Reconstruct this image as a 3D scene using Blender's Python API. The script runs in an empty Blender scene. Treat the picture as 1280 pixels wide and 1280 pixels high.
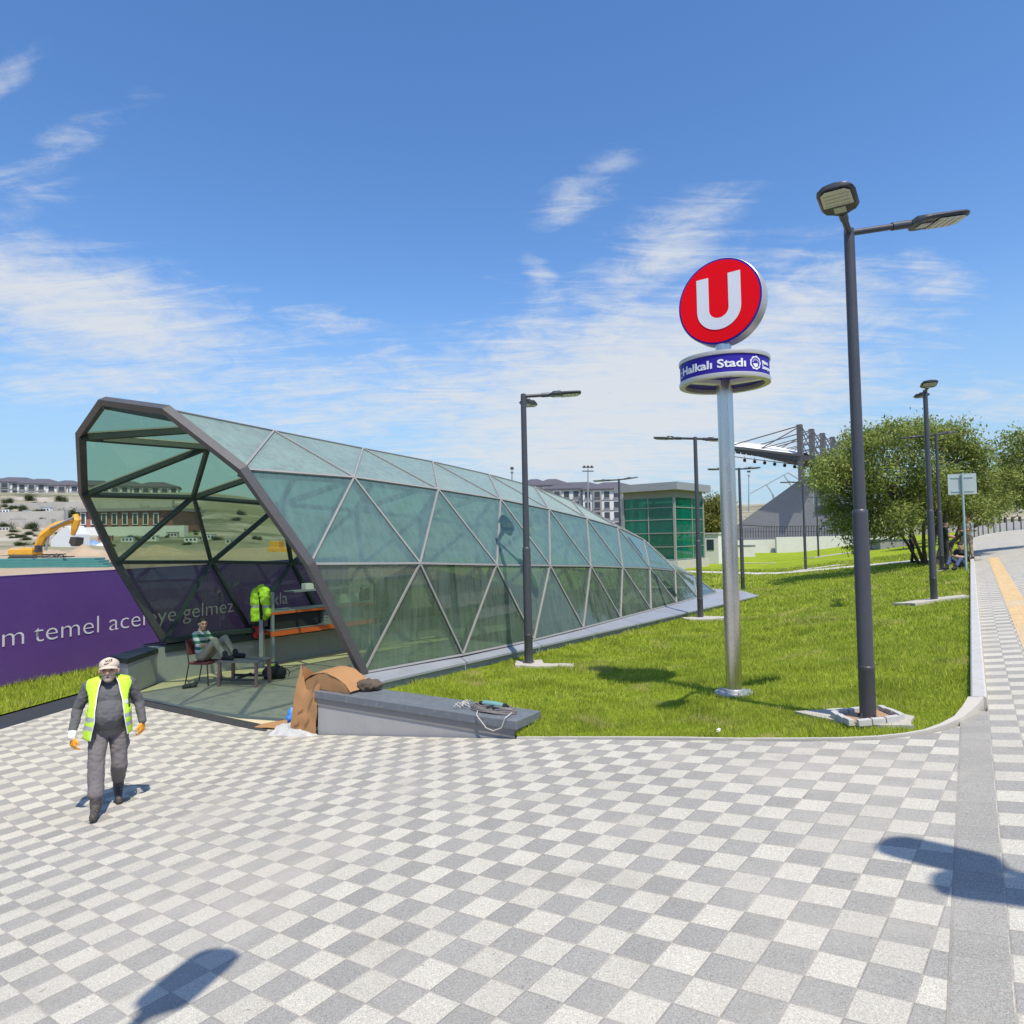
import bpy, bmesh, random
import numpy as np
from math import *
from mathutils import Vector, Matrix, noise as mnoise
from mathutils.geometry import delaunay_2d_cdt

random.seed(7)
rng = np.random.default_rng(11)
scene = bpy.context.scene
COL = scene.collection
EYE = 2.8                                   # camera height over the shelter floor (z = 0)

# ------------------------------------------------------------------ camera
FPX = 865.0
PITCH, ROLL = radians(2.2), radians(1.15)
FWD = Vector((0, cos(PITCH), sin(PITCH)))
UP0 = Vector((0, -sin(PITCH), cos(PITCH)))
RIGHT = cos(ROLL) * Vector((1, 0, 0)) - sin(ROLL) * UP0
UPV = sin(ROLL) * Vector((1, 0, 0)) + cos(ROLL) * UP0
cam_d = bpy.data.cameras.new('camera')
cam = bpy.data.objects.new('camera', cam_d)
COL.objects.link(cam)
cam_d.sensor_width = 36
cam_d.lens = 36 * FPX / 1280
cam_d.clip_start, cam_d.clip_end = 0.05, 6000
cam.matrix_world = Matrix(((RIGHT.x, UPV.x, -FWD.x, 0), (RIGHT.y, UPV.y, -FWD.y, 0),
                           (RIGHT.z, UPV.z, -FWD.z, EYE), (0, 0, 0, 1)))
scene.camera = cam

# ------------------------------------------------------------------ sky + sun
SUN_EL, SUN_AZ = radians(62), radians(157)          # azimuth from +Y towards +X
SUNV = Vector((cos(SUN_EL) * sin(SUN_AZ), cos(SUN_EL) * cos(SUN_AZ), sin(SUN_EL)))
sun_d = bpy.data.lights.new('sun', 'SUN')
sun_d.energy = 3.9
sun_d.angle = radians(0.53)
sun_d.color = (1.0, 0.935, 0.81)
sun = bpy.data.objects.new('sun', sun_d)
COL.objects.link(sun)
sun.rotation_euler = (-SUNV).to_track_quat('-Z', 'Y').to_euler()
sun.location = (20, -40, 60)

scene.view_settings.view_transform = 'Standard'
scene.view_settings.look = 'None'
scene.view_settings.gamma = 1
scene.view_settings.exposure = 0.46
scene.render.engine = 'CYCLES'
scene.cycles.max_bounces = 10
scene.cycles.transparent_max_bounces = 16
scene.cycles.glossy_bounces = 4
scene.cycles.caustics_reflective = False
scene.cycles.caustics_refractive = False
try:
    scene.cycles.use_denoising = True
    scene.cycles.denoiser = 'OPENIMAGEDENOISE'
except Exception:
    pass


class NT:
    """small helper to write node trees"""
    def __init__(self, tree):
        self.t = tree
        tree.nodes.clear()

    def n(self, typ, ins=None, **kw):
        nd = self.t.nodes.new(typ)
        for k, v in kw.items():
            setattr(nd, k, v)
        if ins:
            for k, v in ins.items():
                self.set(nd, k, v)
        return nd

    def set(self, nd, k, v):
        s = nd.inputs[k]
        if isinstance(v, bpy.types.NodeSocket):
            self.t.links.new(v, s)
        else:
            if hasattr(s, 'default_value') and not isinstance(s.default_value, (int, float, str, bool)):
                n = len(s.default_value)
                if isinstance(v, (int, float)):
                    v = [v] * n
                v = list(v)
                if n == 4 and len(v) == 3:
                    v = v + [1]
            s.default_value = v

    def m(self, op, a, b=0.5, c=None, clamp=False):
        nd = self.n('ShaderNodeMath', operation=op, use_clamp=clamp)
        self.set(nd, 0, a)
        self.set(nd, 1, b)
        if c is not None:
            self.set(nd, 2, c)
        return nd.outputs[0]

    def mix(self, f, a, b, blend='MIX'):
        nd = self.n('ShaderNodeMix', data_type='RGBA', blend_type=blend)
        self.set(nd, 0, f)
        self.set(nd, 6, a)
        self.set(nd, 7, b)
        return nd.outputs[2]

    def noise(self, vec, scale, detail=4, rough=0.55, dist=0.0, out='Fac'):
        nd = self.n('ShaderNodeTexNoise', {'Scale': scale, 'Detail': detail, 'Roughness': rough, 'Distortion': dist})
        if vec is not None:
            self.set(nd, 'Vector', vec)
        return nd.outputs[out]

    def step(self, x, a, b):
        nd = self.n('ShaderNodeMapRange', interpolation_type='SMOOTHSTEP')
        self.set(nd, 'Value', x)
        self.set(nd, 'From Min', a)
        self.set(nd, 'From Max', b)
        return nd.outputs[0]


world = bpy.data.worlds.new('World')
scene.world = world
world.use_nodes = True
w = NT(world.node_tree)
sky = w.n('ShaderNodeTexSky', sky_type='NISHITA', sun_disc=False, sun_elevation=SUN_EL,
          sun_rotation=SUN_AZ, altitude=100, air_density=1.0, dust_density=0.6, ozone_density=2.2)
tc = w.n('ShaderNodeTexCoord')
sp = w.n('ShaderNodeSeparateXYZ', {0: tc.outputs['Generated']})
dx, dy, dz = sp.outputs[0], sp.outputs[1], sp.outputs[2]
ysafe = w.m('MAXIMUM', dy, 0.08)
az = w.m('DIVIDE', dx, ysafe)
el = w.m('DIVIDE', dz, ysafe)
zz = w.m('ADD', w.m('MAXIMUM', dz, 0.0), 0.16)
cvec = w.n('ShaderNodeCombineXYZ', {0: w.m('DIVIDE', dx, zz), 1: w.m('DIVIDE', dy, zz), 2: 0.0}).outputs[0]
rot = w.n('ShaderNodeMapping', {'Vector': cvec, 'Rotation': (0, 0, radians(28)), 'Scale': (0.55, 2.3, 1)}).outputs[0]
n_big = w.noise(rot, 1.15, 6, 0.6, 0.5)
n_fine = w.noise(rot, 5.2, 10, 0.66, 0.9)
n_puff = w.noise(cvec, 7.5, 10, 0.66, 0.8)
cover = None
# soft regions of the sky where the clouds of that day stood: azimuth, elevation (tangents), radii, tilt, weight
for (a0, e0, ra, re, th, g) in (
        (-0.66, 0.365, 0.36, 0.095, -16, 1.15), (-0.45, 0.235, 0.62, 0.06, -2, 0.80), (-0.36, 0.30, 0.20, 0.035, -14, 0.55), (-0.72, 0.50, 0.16, 0.05, 20, 0.6),
        (-0.10, 0.21, 0.46, 0.10, 5, 0.80), (0.20, 0.20, 0.42, 0.19, 12, 1.25),
        (0.40, 0.30, 0.26, 0.13, 10, 0.95), (0.22, 0.40, 0.17, 0.07, 38, 0.85),
        (0.62, 0.36, 0.10, 0.07, -20, 0.72), (-0.27, 0.325, 0.11, 0.028, -9, 0.75),
        (-0.66, 0.585, 0.17, 0.05, 28, 0.60), (-0.73, 0.70, 0.09, 0.035, 40, 0.62),
        (0.12, 0.515, 0.11, 0.04, 38, 0.62), (0.03, 0.30, 0.11, 0.05, 36, 0.85), (0.05, 0.39, 0.04, 0.025, -30, 0.75),
        (0.70, 0.18, 0.2, 0.07, 0, 0.55)):
    c_, s_ = cos(radians(th)), sin(radians(th))
    u_ = w.m('SUBTRACT', az, a0)
    v_ = w.m('SUBTRACT', el, e0)
    p_ = w.m('DIVIDE', w.m('ADD', w.m('MULTIPLY', u_, c_), w.m('MULTIPLY', v_, s_)), ra)
    q_ = w.m('DIVIDE', w.m('SUBTRACT', w.m('MULTIPLY', v_, c_), w.m('MULTIPLY', u_, s_)), re)
    d2 = w.m('ADD', w.m('MULTIPLY', p_, p_), w.m('MULTIPLY', q_, q_))
    b_ = w.m('MULTIPLY', w.m('POWER', 2.718, w.m('MULTIPLY', d2, -1.0)), g)
    cover = b_ if cover is None else w.m('MAXIMUM', cover, b_)
nmix = w.m('ADD', w.m('MULTIPLY', n_big, 0.26), w.m('ADD', w.m('MULTIPLY', n_fine, 0.44), w.m('MULTIPLY', n_puff, 0.30)))
val = w.m('ADD', nmix, w.m('MULTIPLY', w.m('SUBTRACT', cover, 0.55), 0.34))
amt = w.m('MULTIPLY', w.step(val, 0.41, 0.73), w.step(dy, 0.0, 0.2))
amt = w.m('MULTIPLY', amt, w.step(cover, 0.02, 0.45))
hs = w.n('ShaderNodeHueSaturation', {'Saturation': 1.22, 'Value': 1.0, 'Color': sky.outputs[0]})
SKY_K = 0.134
base_sky = w.mix(1.0, hs.outputs[0], (SKY_K * 1.05, SKY_K * 1.02, SKY_K * 1.08), 'MULTIPLY')
hz = w.m('SUBTRACT', 1.0, w.step(dz, 0.02, 0.36))
base_sky = w.mix(w.m('MULTIPLY', hz, 0.80), base_sky, (0.255, 0.405, 0.545))
skyc = w.mix(w.m('MULTIPLY', amt, 0.92), base_sky, (0.53, 0.555, 0.585))
bg = w.n('ShaderNodeBackground', {'Color': skyc, 'Strength': 1.0})
w.t.links.new(bg.outputs[0], w.n('ShaderNodeOutputWorld').inputs[0])


# ------------------------------------------------------------------ unprojection (pixel of the 1280 px photograph -> world)
def ray(px, py):
    return FWD + RIGHT * ((px - 640) / FPX) + UPV * ((640 - py) / FPX)


def P(px, py, depth):
    return Vector((0, 0, EYE)) + ray(px, py) * depth


def Pz(px, py, z):
    r = ray(px, py)
    return Vector((0, 0, EYE)) + r * ((z - EYE) / r.z)


def smax(a, b, k):
    h = max(k - abs(a - b), 0.0) / k
    return max(a, b) + h * h * k * 0.25


def smin(a, b, k):
    return -smax(-a, -b, k)


def plane(x, y):
    return EYE - 1.87 + 0.116 * x - 0.052 * y


def h_plaza(x, y):
    return smin(smax(plane(x, y), 0.0, 0.12), 2.7, 0.8)


def h_lawn(x, y):
    fl = 0.60
    if -0.5 < x < 2.0:                      # the turf dips to meet the paving beside the wall end
        d = min(1.0, max(0.0, (y + 0.60 * x - 7.98) / 0.7))
        fl = 0.60 - 0.11 * (1 - d * d * (3 - 2 * d)) * (1 - max(0.0, min(1.0, (x - 1.2) / .8)))
    return smin(smax(plane(x, y), fl, 0.15), 2.7, 0.8)


def hit(px, py, fn):
    r = ray(px, py)
    lo, hi = 0.5, 250.0
    for _ in range(50):
        m = (lo + hi) / 2
        q = r * m
        if q.z + EYE > fn(q.x, q.y):
            lo = m
        else:
            hi = m
    q = r * hi
    return Vector((q.x, q.y, q.z + EYE))


# ------------------------------------------------------------------ materials
def principled(nt, **kw):
    b = nt.n('ShaderNodeBsdfPrincipled')
    for k, v in kw.items():
        nt.set(b, k.replace('_', ' '), v)
    o = nt.n('ShaderNodeOutputMaterial')
    nt.t.links.new(b.outputs[0], o.inputs[0])
    return b


def new_mat(name):
    m = bpy.data.materials.new(name)
    m.use_nodes = True
    return m, NT(m.node_tree)


def mat(name, col, rough=0.6, metal=0.0, var=0.12, scale=3.0, bump=0.0, bscale=60.0, spec=0.5, dirt=None, dirt_amt=0.0):
    m, t = new_mat(name)
    tcn = t.n('ShaderNodeTexCoord').outputs['Object']
    f = t.noise(tcn, scale, 6, 0.6)
    c = t.mix(f, [x * (1 - var) for x in col], [min(1, x * (1 + var)) for x in col])
    if dirt is not None:
        f2 = t.step(t.noise(tcn, scale * 2.7, 8, 0.7), 0.45, 0.72)
        c = t.mix(t.m('MULTIPLY', f2, dirt_amt), c, dirt)
    b = principled(t, Base_Color=c, Metallic=metal)
    t.set(b, 'Roughness', t.m('ADD', t.m('MULTIPLY', f, 0.16), max(0.02, rough - 0.08)))
    t.set(b, 'Specular IOR Level', spec)
    if bump > 0:
        bn = t.n('ShaderNodeBump', {'Strength': bump, 'Distance': 0.01, 'Height': t.noise(tcn, bscale, 5, 0.6)})
        t.set(b, 'Normal', bn.outputs[0])
    return m


def mat_tiles(name, ang, size, origin, light=(0.485, 0.458, 0.388), dark=(0.300, 0.289, 0.262), rows=None, single=False):
    """granite faced concrete pavers laid in a checkerboard"""
    m, t = new_mat(name)
    co = t.n('ShaderNodeTexCoord').outputs['Object']
    mp = t.n('ShaderNodeMapping', {'Vector': t.n('ShaderNodeVectorMath', {0: co, 1: (-origin[0], -origin[1], 0)}, operation='ADD').outputs[0],
                                   'Rotation': (0, 0, -ang), 'Scale': (1, 1, 1)}).outputs[0]
    sp_ = t.n('ShaderNodeSeparateXYZ', {0: mp})
    sx = size[0] if isinstance(size, tuple) else size
    sy = size[1] if isinstance(size, tuple) else size
    u = t.m('DIVIDE', sp_.outputs[0], sx)
    v = t.m('DIVIDE', sp_.outputs[1], sy)
    iu, iv = t.m('FLOOR', u), t.m('FLOOR', v)
    fu, fv = t.m('FRACT', u), t.m('FRACT', v)
    par = t.m('FLOORED_MODULO', t.m('ADD', t.m('ADD', iu, iv), 1.0), 2.0) if not single else 1.0
    cell = t.n('ShaderNodeCombineXYZ', {0: iu, 1: iv, 2: 0.37}).outputs[0]
    wn = t.n('ShaderNodeTexWhiteNoise', {0: cell}, noise_dimensions='3D')
    rnd = wn.outputs['Value']
    c = t.mix(par, dark, light)
    k = t.m('ADD', t.m('MULTIPLY', rnd, 0.15), 0.925)
    c = t.mix(1.0, c, t.n('ShaderNodeCombineXYZ', {0: k, 1: k, 2: k}).outputs[0], 'MULTIPLY')
    # granite speckle
    s1 = t.noise(co, 210, 3, 0.7)
    s2 = t.noise(co, 90, 2, 0.6)
    sk = t.m('ADD', t.m('MULTIPLY', t.m('SUBTRACT', s1, 0.5), 2.4), t.m('MULTIPLY', t.m('SUBTRACT', s2, 0.5), 0.9))
    sk = t.m('ADD', sk, 1.0)
    c = t.mix(1.0, c, t.n('ShaderNodeCombineXYZ', {0: sk, 1: sk, 2: sk}).outputs[0], 'MULTIPLY')
    # cement haze and walked-in dirt
    big = t.noise(co, 0.55, 6, 0.65)
    c = t.mix(t.m('MULTIPLY', t.step(big, 0.46, 0.74), 0.58), c, (0.46, 0.425, 0.365))
    big2 = t.noise(co, 2.1, 5, 0.6, 0.6)
    c = t.mix(t.m('MULTIPLY', t.step(big2, 0.56, 0.78), 0.38), c, (0.25, 0.225, 0.19))
    drops = t.step(t.noise(co, 24, 1, 0.4), 0.765, 0.80)
    c = t.mix(t.m('MULTIPLY', drops, 0.5), c, (0.16, 0.13, 0.10))
    # joints
    du = t.m('MINIMUM', fu, t.m('SUBTRACT', 1.0, fu))
    dv = t.m('MINIMUM', fv, t.m('SUBTRACT', 1.0, fv))
    wob = t.m('MULTIPLY', t.m('SUBTRACT', t.noise(co, 30, 2), 0.5), 0.02)
    j = t.m('ADD', t.m('MINIMUM', du, dv), wob)
    jm = t.m('SUBTRACT', 1.0, t.step(j, 0.008, 0.036))
    sandy = t.step(t.noise(co, 1.7, 4, 0.6), 0.35, 0.7)
    c = t.mix(t.m('MULTIPLY', jm, 0.5), c, t.mix(sandy, (0.24, 0.215, 0.185), (0.46, 0.39, 0.31)))
    b = principled(t, Base_Color=c, Roughness=0.8)
    t.set(b, 'Specular IOR Level', 0.3)
    hgt = t.m('ADD', t.m('MULTIPLY', t.m('SUBTRACT', 1.0, jm), 0.6), t.m('ADD', t.m('MULTIPLY', s1, 0.22), t.m('MULTIPLY', rnd, 0.2)))
    bn = t.n('ShaderNodeBump', {'Strength': 0.45, 'Distance': 0.006, 'Height': hgt})
    t.set(b, 'Normal', bn.outputs[0])
    return m


def mat_grass_ground(name, a=(0.22, 0.31, 0.016), b_=(0.34, 0.42, 0.03), dry=(0.40, 0.33, 0.12)):
    m, t = new_mat(name)
    co = t.n('ShaderNodeTexCoord').outputs['Object']
    n1 = t.noise(co, 0.55, 6, 0.65)
    n2 = t.noise(co, 9, 6, 0.7)
    n3 = t.noise(co, 0.9, 5, 0.6, 0.8)
    c = t.mix(t.step(n1, 0.3, 0.7), a, b_)
    c = t.mix(t.m('MULTIPLY', t.step(n2, 0.35, 0.75), 0.5), c, [x * 0.5 for x in a])
    c = t.mix(t.m('MULTIPLY', t.step(n3, 0.58, 0.80), 0.6), c, dry)
    b = principled(t, Base_Color=c, Roughness=0.95)
    t.set(b, 'Specular IOR Level', 0.1)
    bn = t.n('ShaderNodeBump', {'Strength': 0.9, 'Distance': 0.06, 'Height': t.noise(co, 24, 6, 0.75)})
    t.set(b, 'Normal', bn.outputs[0])
    return m


def mat_leaf(name, c1, c2, trans=0.35, dry=None, patch=0.0):
    m, t = new_mat(name)
    g = t.n('ShaderNodeNewGeometry')
    c = t.mix(g.outputs['Random Per Island'], c1, c2)
    if dry is not None:
        co = t.n('ShaderNodeTexCoord').outputs['Object']
        f = t.step(t.noise(co, 0.9, 5, 0.65, 0.8), 0.53, 0.72)
        c = t.mix(t.m('MULTIPLY', f, patch), c, dry)
        f2 = t.step(t.noise(co, 1.6, 5, 0.65), 0.42, 0.68)
        c = t.mix(t.m('MULTIPLY', f2, 0.55), c, [x * 0.70 for x in c1])
    d = t.n('ShaderNodeBsdfPrincipled', {'Base Color': c, 'Roughness': 0.55})
    t.set(d, 'Specular IOR Level', 0.25)
    tr = t.n('ShaderNodeBsdfTranslucent', {'Color': c})
    mx = t.n('ShaderNodeMixShader', {0: trans, 1: d.outputs[0], 2: tr.outputs[0]})
    t.t.links.new(mx.outputs[0], t.n('ShaderNodeOutputMaterial').inputs[0])
    return m


def mat_glass(name, tint, dust_col, dust_lo, dust_hi, refl=1.0, rough=0.015, ior=1.5, streak=True):
    """tinted architectural glass: lets light through, mirrors the sky by Fresnel, carries a film of dust"""
    m, t = new_mat(name)
    co = t.n('ShaderNodeTexCoord').outputs['Object']
    fac = t.n('ShaderNodeLayerWeight', {'Blend': 0.5}).outputs['Facing']
    fr = t.m('ADD', t.m('MULTIPLY', t.m('POWER', fac, 5.0), 0.92), 0.05)
    fr = t.m('MULTIPLY', fr, refl, clamp=True)
    tr = t.n('ShaderNodeBsdfTransparent', {'Color': tint})
    gl = t.n('ShaderNodeBsdfGlossy', {'Color': (0.92, 0.97, 0.96), 'Roughness': rough})
    wav = t.n('ShaderNodeBump', {'Strength': 0.05, 'Distance': 0.05, 'Height': t.noise(co, 1.3, 2, 0.5)})
    t.set(gl, 'Normal', wav.outputs[0])
    m1 = t.n('ShaderNodeMixShader', {0: fr, 1: tr.outputs[0], 2: gl.outputs[0]})
    df = t.n('ShaderNodeBsdfDiffuse', {'Color': dust_col, 'Roughness': 0.6})
    mp = t.n('ShaderNodeMapping', {'Vector': co, 'Scale': (5.5, 5.5, 0.5) if streak else (1.5, 1.5, 1.5)}).outputs[0]
    dn = t.m('ADD', t.m('MULTIPLY', t.noise(mp, 1.6, 6, 0.65), 0.65), t.m('MULTIPLY', t.noise(co, 0.9, 5, 0.6), 0.35))
    mr = t.n('ShaderNodeMapRange', {'Value': dn, 'From Min': 0.3, 'From Max': 0.72, 'To Min': dust_lo, 'To Max': dust_hi})
    tl_ = t.n('ShaderNodeBsdfTranslucent', {'Color': [min(1, x * 1.9) for x in dust_col]})
    df = t.n('ShaderNodeMixShader', {0: 0.38, 1: df.outputs[0], 2: tl_.outputs[0]})
    m2 = t.n('ShaderNodeMixShader', {0: mr.outputs[0], 1: m1.outputs[0], 2: df.outputs[0]})
    t.t.links.new(m2.outputs[0], t.n('ShaderNodeOutputMaterial').inputs[0])
    return m


M = {}
M['paint_dark'] = mat('graphite_powder_coat', (0.055, 0.057, 0.068), 0.42, 0.0, 0.15, 5, 0.06, 300)
M['lens'] = mat('lamp_lens', (0.50, 0.49, 0.42), 0.2, 0.0, 0.1, 30, 0.1, 90)
M['steel'] = mat('brushed_steel', (0.62, 0.58, 0.54), 0.27, 1.0, 0.10, 4, 0.05, 220)
M['steel_flat'] = mat('dull_steel', (0.5, 0.5, 0.5), 0.5, 0.8, 0.15, 6)
M['frame_dark'] = mat('portal_paint', (0.075, 0.072, 0.075), 0.5, 0, 0.15, 4)
M['frame_green'] = mat('inner_steel_paint', (0.030, 0.042, 0.042), 0.45, 0, 0.2, 3)
M['cap_grey'] = mat('glazing_cap', (0.31, 0.30, 0.285), 0.5, 0.15, 0.12, 4)
M['apron'] = mat('sheet_metal_apron', (0.36, 0.38, 0.42), 0.42, 0.35, 0.12, 2.0, dirt=(0.30, 0.29, 0.27), dirt_amt=0.4)
M['concrete'] = mat('smooth_concrete', (0.36, 0.355, 0.345), 0.85, 0, 0.1, 2.5, 0.25, 40, dirt=(0.25, 0.24, 0.22), dirt_amt=0.25)
M['conc_light'] = mat('pale_concrete', (0.50, 0.475, 0.42), 0.85, 0, 0.12, 4, 0.4, 50, dirt=(0.36, 0.33, 0.28), dirt_amt=0.4)
M['conc_grey'] = mat('grey_concrete', (0.25, 0.25, 0.26), 0.85, 0, 0.14, 0.6, 0.2, 20, dirt=(0.20, 0.20, 0.21), dirt_amt=0.5)
M['cap_stone'] = mat('slate_cap', (0.135, 0.15, 0.17), 0.45, 0, 0.16, 5, 0.12, 80, dirt=(0.30, 0.29, 0.27), dirt_amt=0.35)
M['wall_face'] = mat('grey_wall_panel', (0.385, 0.375, 0.365), 0.75, 0, 0.06, 2.0, 0.08, 30, dirt=(0.30, 0.28, 0.26), dirt_amt=0.3)
M['wall_trim'] = mat('taupe_trim', (0.25, 0.235, 0.22), 0.7, 0, 0.08, 3)
M['floor_in'] = mat('hall_floor', (0.62, 0.52, 0.34), 0.6, 0, 0.14, 1.2, 0.1, 40, dirt=(0.22, 0.21, 0.18), dirt_amt=0.4)
M['shade_paint'] = mat('painted_shade', (0.030, 0.034, 0.042), 0.75, 0, 0.3, 6, 0.3, 60)  # dark colour stands in for the shadow beside the grass verge
M['drain'] = mat('drain_grating', (0.06, 0.06, 0.062), 0.6, 0.3, 0.25, 20, 0.4, 80)
M['asphalt'] = mat('asphalt', (0.085, 0.088, 0.095), 0.9, 0, 0.2, 0.8, 0.4, 200)
M['roadpaint'] = mat('road_paint', (0.75, 0.75, 0.73), 0.7, 0, 0.1, 5)
M['earth'] = mat('earth', (0.36, 0.27, 0.18), 0.95, 0, 0.25, 0.35, 0.6, 3, dirt=(0.45, 0.38, 0.29), dirt_amt=0.5)
M['tactile'] = mat('tactile_yellow', (0.64, 0.45, 0.23), 0.8, 0, 0.14, 6, 0.3, 30)
M['purple'] = mat('purple_print', (0.10, 0.042, 0.205), 0.5, 0, 0.13, 0.8, 0.25, 260, dirt=(0.13, 0.08, 0.22), dirt_amt=0.25)
M['white_print'] = mat('white_print', (0.62, 0.58, 0.66), 0.6, 0, 0.06, 3)
M['white'] = mat('white_paint', (0.72, 0.71, 0.68), 0.5, 0, 0.06, 3)
M['sign_white'] = mat('sign_white', (0.74, 0.75, 0.78), 0.3, 0, 0.03, 3)
M['sign_red'] = mat('sign_red', (0.86, 0.002, 0.010), 0.55, 0, 0.03, 2, spec=0.12)
M['sign_blue'] = mat('sign_blue', (0.035, 0.022, 0.30), 0.5, 0, 0.05, 2, spec=0.15)
M['sign_rim'] = mat('sign_rim', (0.50, 0.475, 0.43), 0.3, 0.35, 0.08, 3)
M['bark'] = mat('bark', (0.10, 0.075, 0.055), 0.9, 0, 0.35, 8, 0.8, 25)
M['cardboard'] = mat('cardboard', (0.36, 0.19, 0.08), 0.8, 0, 0.12, 3, 0.2, 40)
M['cardboard_print'] = mat('cardboard_ink', (0.17, 0.085, 0.045), 0.8, 0, 0.1, 6)
M['plastic_sheet'] = mat('plastic_sheet', (0.47, 0.465, 0.455), 0.35, 0, 0.1, 8)
M['blue_bag'] = mat('blue_bag', (0.04, 0.22, 0.72), 0.35, 0, 0.2, 10)
M['black_cloth'] = mat('black_cloth', (0.022, 0.022, 0.024), 0.8, 0, 0.3, 12, 0.3, 60)
M['hivis'] = mat('hi_vis_yellow', (0.50, 0.78, 0.045), 0.7, 0, 0.10, 7, 0.35, 16)
M['reflective'] = mat('reflective_tape', (0.43, 0.45, 0.46), 0.4, 0.2, 0.08, 10)
M['sweater'] = mat('grey_sweater', (0.105, 0.105, 0.112), 0.95, 0, 0.16, 9, 0.5, 26)
M['trousers'] = mat('grey_work_trousers', (0.150, 0.135, 0.138), 0.9, 0, 0.20, 7, 0.6, 14)
M['boot'] = mat('dusty_boot', (0.050, 0.046, 0.043), 0.7, 0, 0.4, 14, 0.3, 40, dirt=(0.24, 0.18, 0.12), dirt_amt=0.6)
M['glove'] = mat('orange_glove', (0.75, 0.30, 0.012), 0.6, 0, 0.15, 14, 0.3, 60)
M['skin'] = mat('skin', (0.50, 0.285, 0.20), 0.55, 0, 0.12, 14, 0.1, 60)
M['stubble'] = mat('grey_stubble', (0.36, 0.28, 0.24), 0.8, 0, 0.2, 40)
M['cap'] = mat('beige_cap', (0.60, 0.50, 0.40), 0.85, 0, 0.07, 12, 0.15, 60)
M['hair_dark'] = mat('dark_hair', (0.018, 0.014, 0.012), 0.7, 0, 0.3, 30)
M['hair_grey'] = mat('grey_hair', (0.38, 0.36, 0.34), 0.8, 0, 0.2, 40)
M['eye'] = mat('eye', (0.02, 0.015, 0.012), 0.3)
M['khaki'] = mat('khaki_trousers', (0.37, 0.33, 0.24), 0.9, 0, 0.12, 8, 0.5, 16)
M['navy'] = mat('navy_cloth', (0.022, 0.026, 0.05), 0.9, 0, 0.2, 8, 0.4, 20)
M['denim'] = mat('denim', (0.055, 0.085, 0.16), 0.9, 0, 0.2, 8, 0.4, 20)
M['pale_shirt'] = mat('pale_shirt', (0.52, 0.50, 0.44), 0.9, 0, 0.1, 8, 0.4, 20)
M['tan_cloth'] = mat('tan_cloth', (0.40, 0.31, 0.22), 0.9, 0, 0.1, 8, 0.4, 20)
M['wood_pink'] = mat('weathered_wood', (0.33, 0.195, 0.165), 0.8, 0, 0.2, 9, 0.3, 50)
M['table_top'] = mat('table_board', (0.20, 0.185, 0.18), 0.7, 0, 0.2, 6, 0.2, 50)
M['chair_red'] = mat('chair_cloth', (0.20, 0.045, 0.04), 0.8, 0, 0.2, 8)
M['orange_steel'] = mat('orange_steel', (0.72, 0.13, 0.025), 0.5, 0, 0.15, 5)
M['red_cloth'] = mat('red_cloth', (0.60, 0.03, 0.03), 0.7, 0, 0.15, 6)
M['galv'] = mat('galvanised_steel', (0.36, 0.38, 0.39), 0.5, 0.5, 0.15, 8)
M['teal'] = mat('teal_sheets', (0.075, 0.22, 0.20), 0.5, 0, 0.2, 2)
M['cable'] = mat('grey_cable', (0.17, 0.155, 0.15), 0.7, 0, 0.3, 20)
M['cable_pale'] = mat('pale_rope', (0.45, 0.43, 0.40), 0.8, 0, 0.2, 20)
M['tool_teal'] = mat('tool_teal', (0.16, 0.30, 0.30), 0.4, 0, 0.1, 12)
M['digger'] = mat('digger_yellow', (0.72, 0.36, 0.025), 0.5, 0, 0.14, 2, dirt=(0.4, 0.28, 0.15), dirt_amt=0.3)
M['digger_dark'] = mat('digger_dark', (0.05, 0.048, 0.045), 0.7, 0, 0.3, 3)
M['roof_dark'] = mat('slate_roof', (0.085, 0.083, 0.10), 0.8, 0, 0.15, 0.8)
M['house_white'] = mat('house_white', (0.60, 0.60, 0.59), 0.8, 0, 0.06, 0.6)
M['house_grey'] = mat('house_grey', (0.26, 0.25, 0.25), 0.8, 0, 0.08, 0.6)
M['win_dark'] = mat('far_window', (0.045, 0.055, 0.07), 0.15, 0, 0.2, 2)
M['brick'] = mat('brick_red', (0.30, 0.13, 0.10), 0.85, 0, 0.15, 3)
M['tent'] = mat('tent_fabric', (0.62, 0.63, 0.64), 0.7, 0, 0.05, 1)
M['tarp_blue'] = mat('tarp_blue', (0.16, 0.27, 0.50), 0.5, 0, 0.2, 3)
M['canopy_white'] = mat('canopy_membrane', (0.72, 0.71, 0.69), 0.7, 0, 0.05, 0.5)
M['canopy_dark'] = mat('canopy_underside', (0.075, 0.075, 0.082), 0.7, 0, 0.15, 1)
M['steel_grey'] = mat('stadium_steel', (0.105, 0.105, 0.115), 0.6, 0, 0.15, 1)
M['stone_white'] = mat('white_render', (0.58, 0.57, 0.54), 0.85, 0, 0.08, 0.8, dirt=(0.45, 0.43, 0.40), dirt_amt=0.4)
M['booth_roof'] = mat('booth_fascia', (0.30, 0.30, 0.32), 0.55, 0.2, 0.08, 1)
M['booth_in'] = mat('booth_inner', (0.10, 0.12, 0.12), 0.6, 0, 0.3, 1.4)
M['sign_back'] = mat('sign_back', (0.46, 0.52, 0.50), 0.5, 0.25, 0.1, 5)
M['teal_pole'] = mat('sign_pole', (0.34, 0.43, 0.43), 0.5, 0.3, 0.1, 8)
M['pad'] = mat('cast_pad', (0.44, 0.415, 0.36), 0.9, 0, 0.15, 6, 0.5, 40, dirt=(0.40, 0.33, 0.25), dirt_amt=0.5)
M['soil'] = mat('dry_soil', (0.38, 0.24, 0.14), 0.95, 0, 0.25, 12, 0.6, 50)
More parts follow.
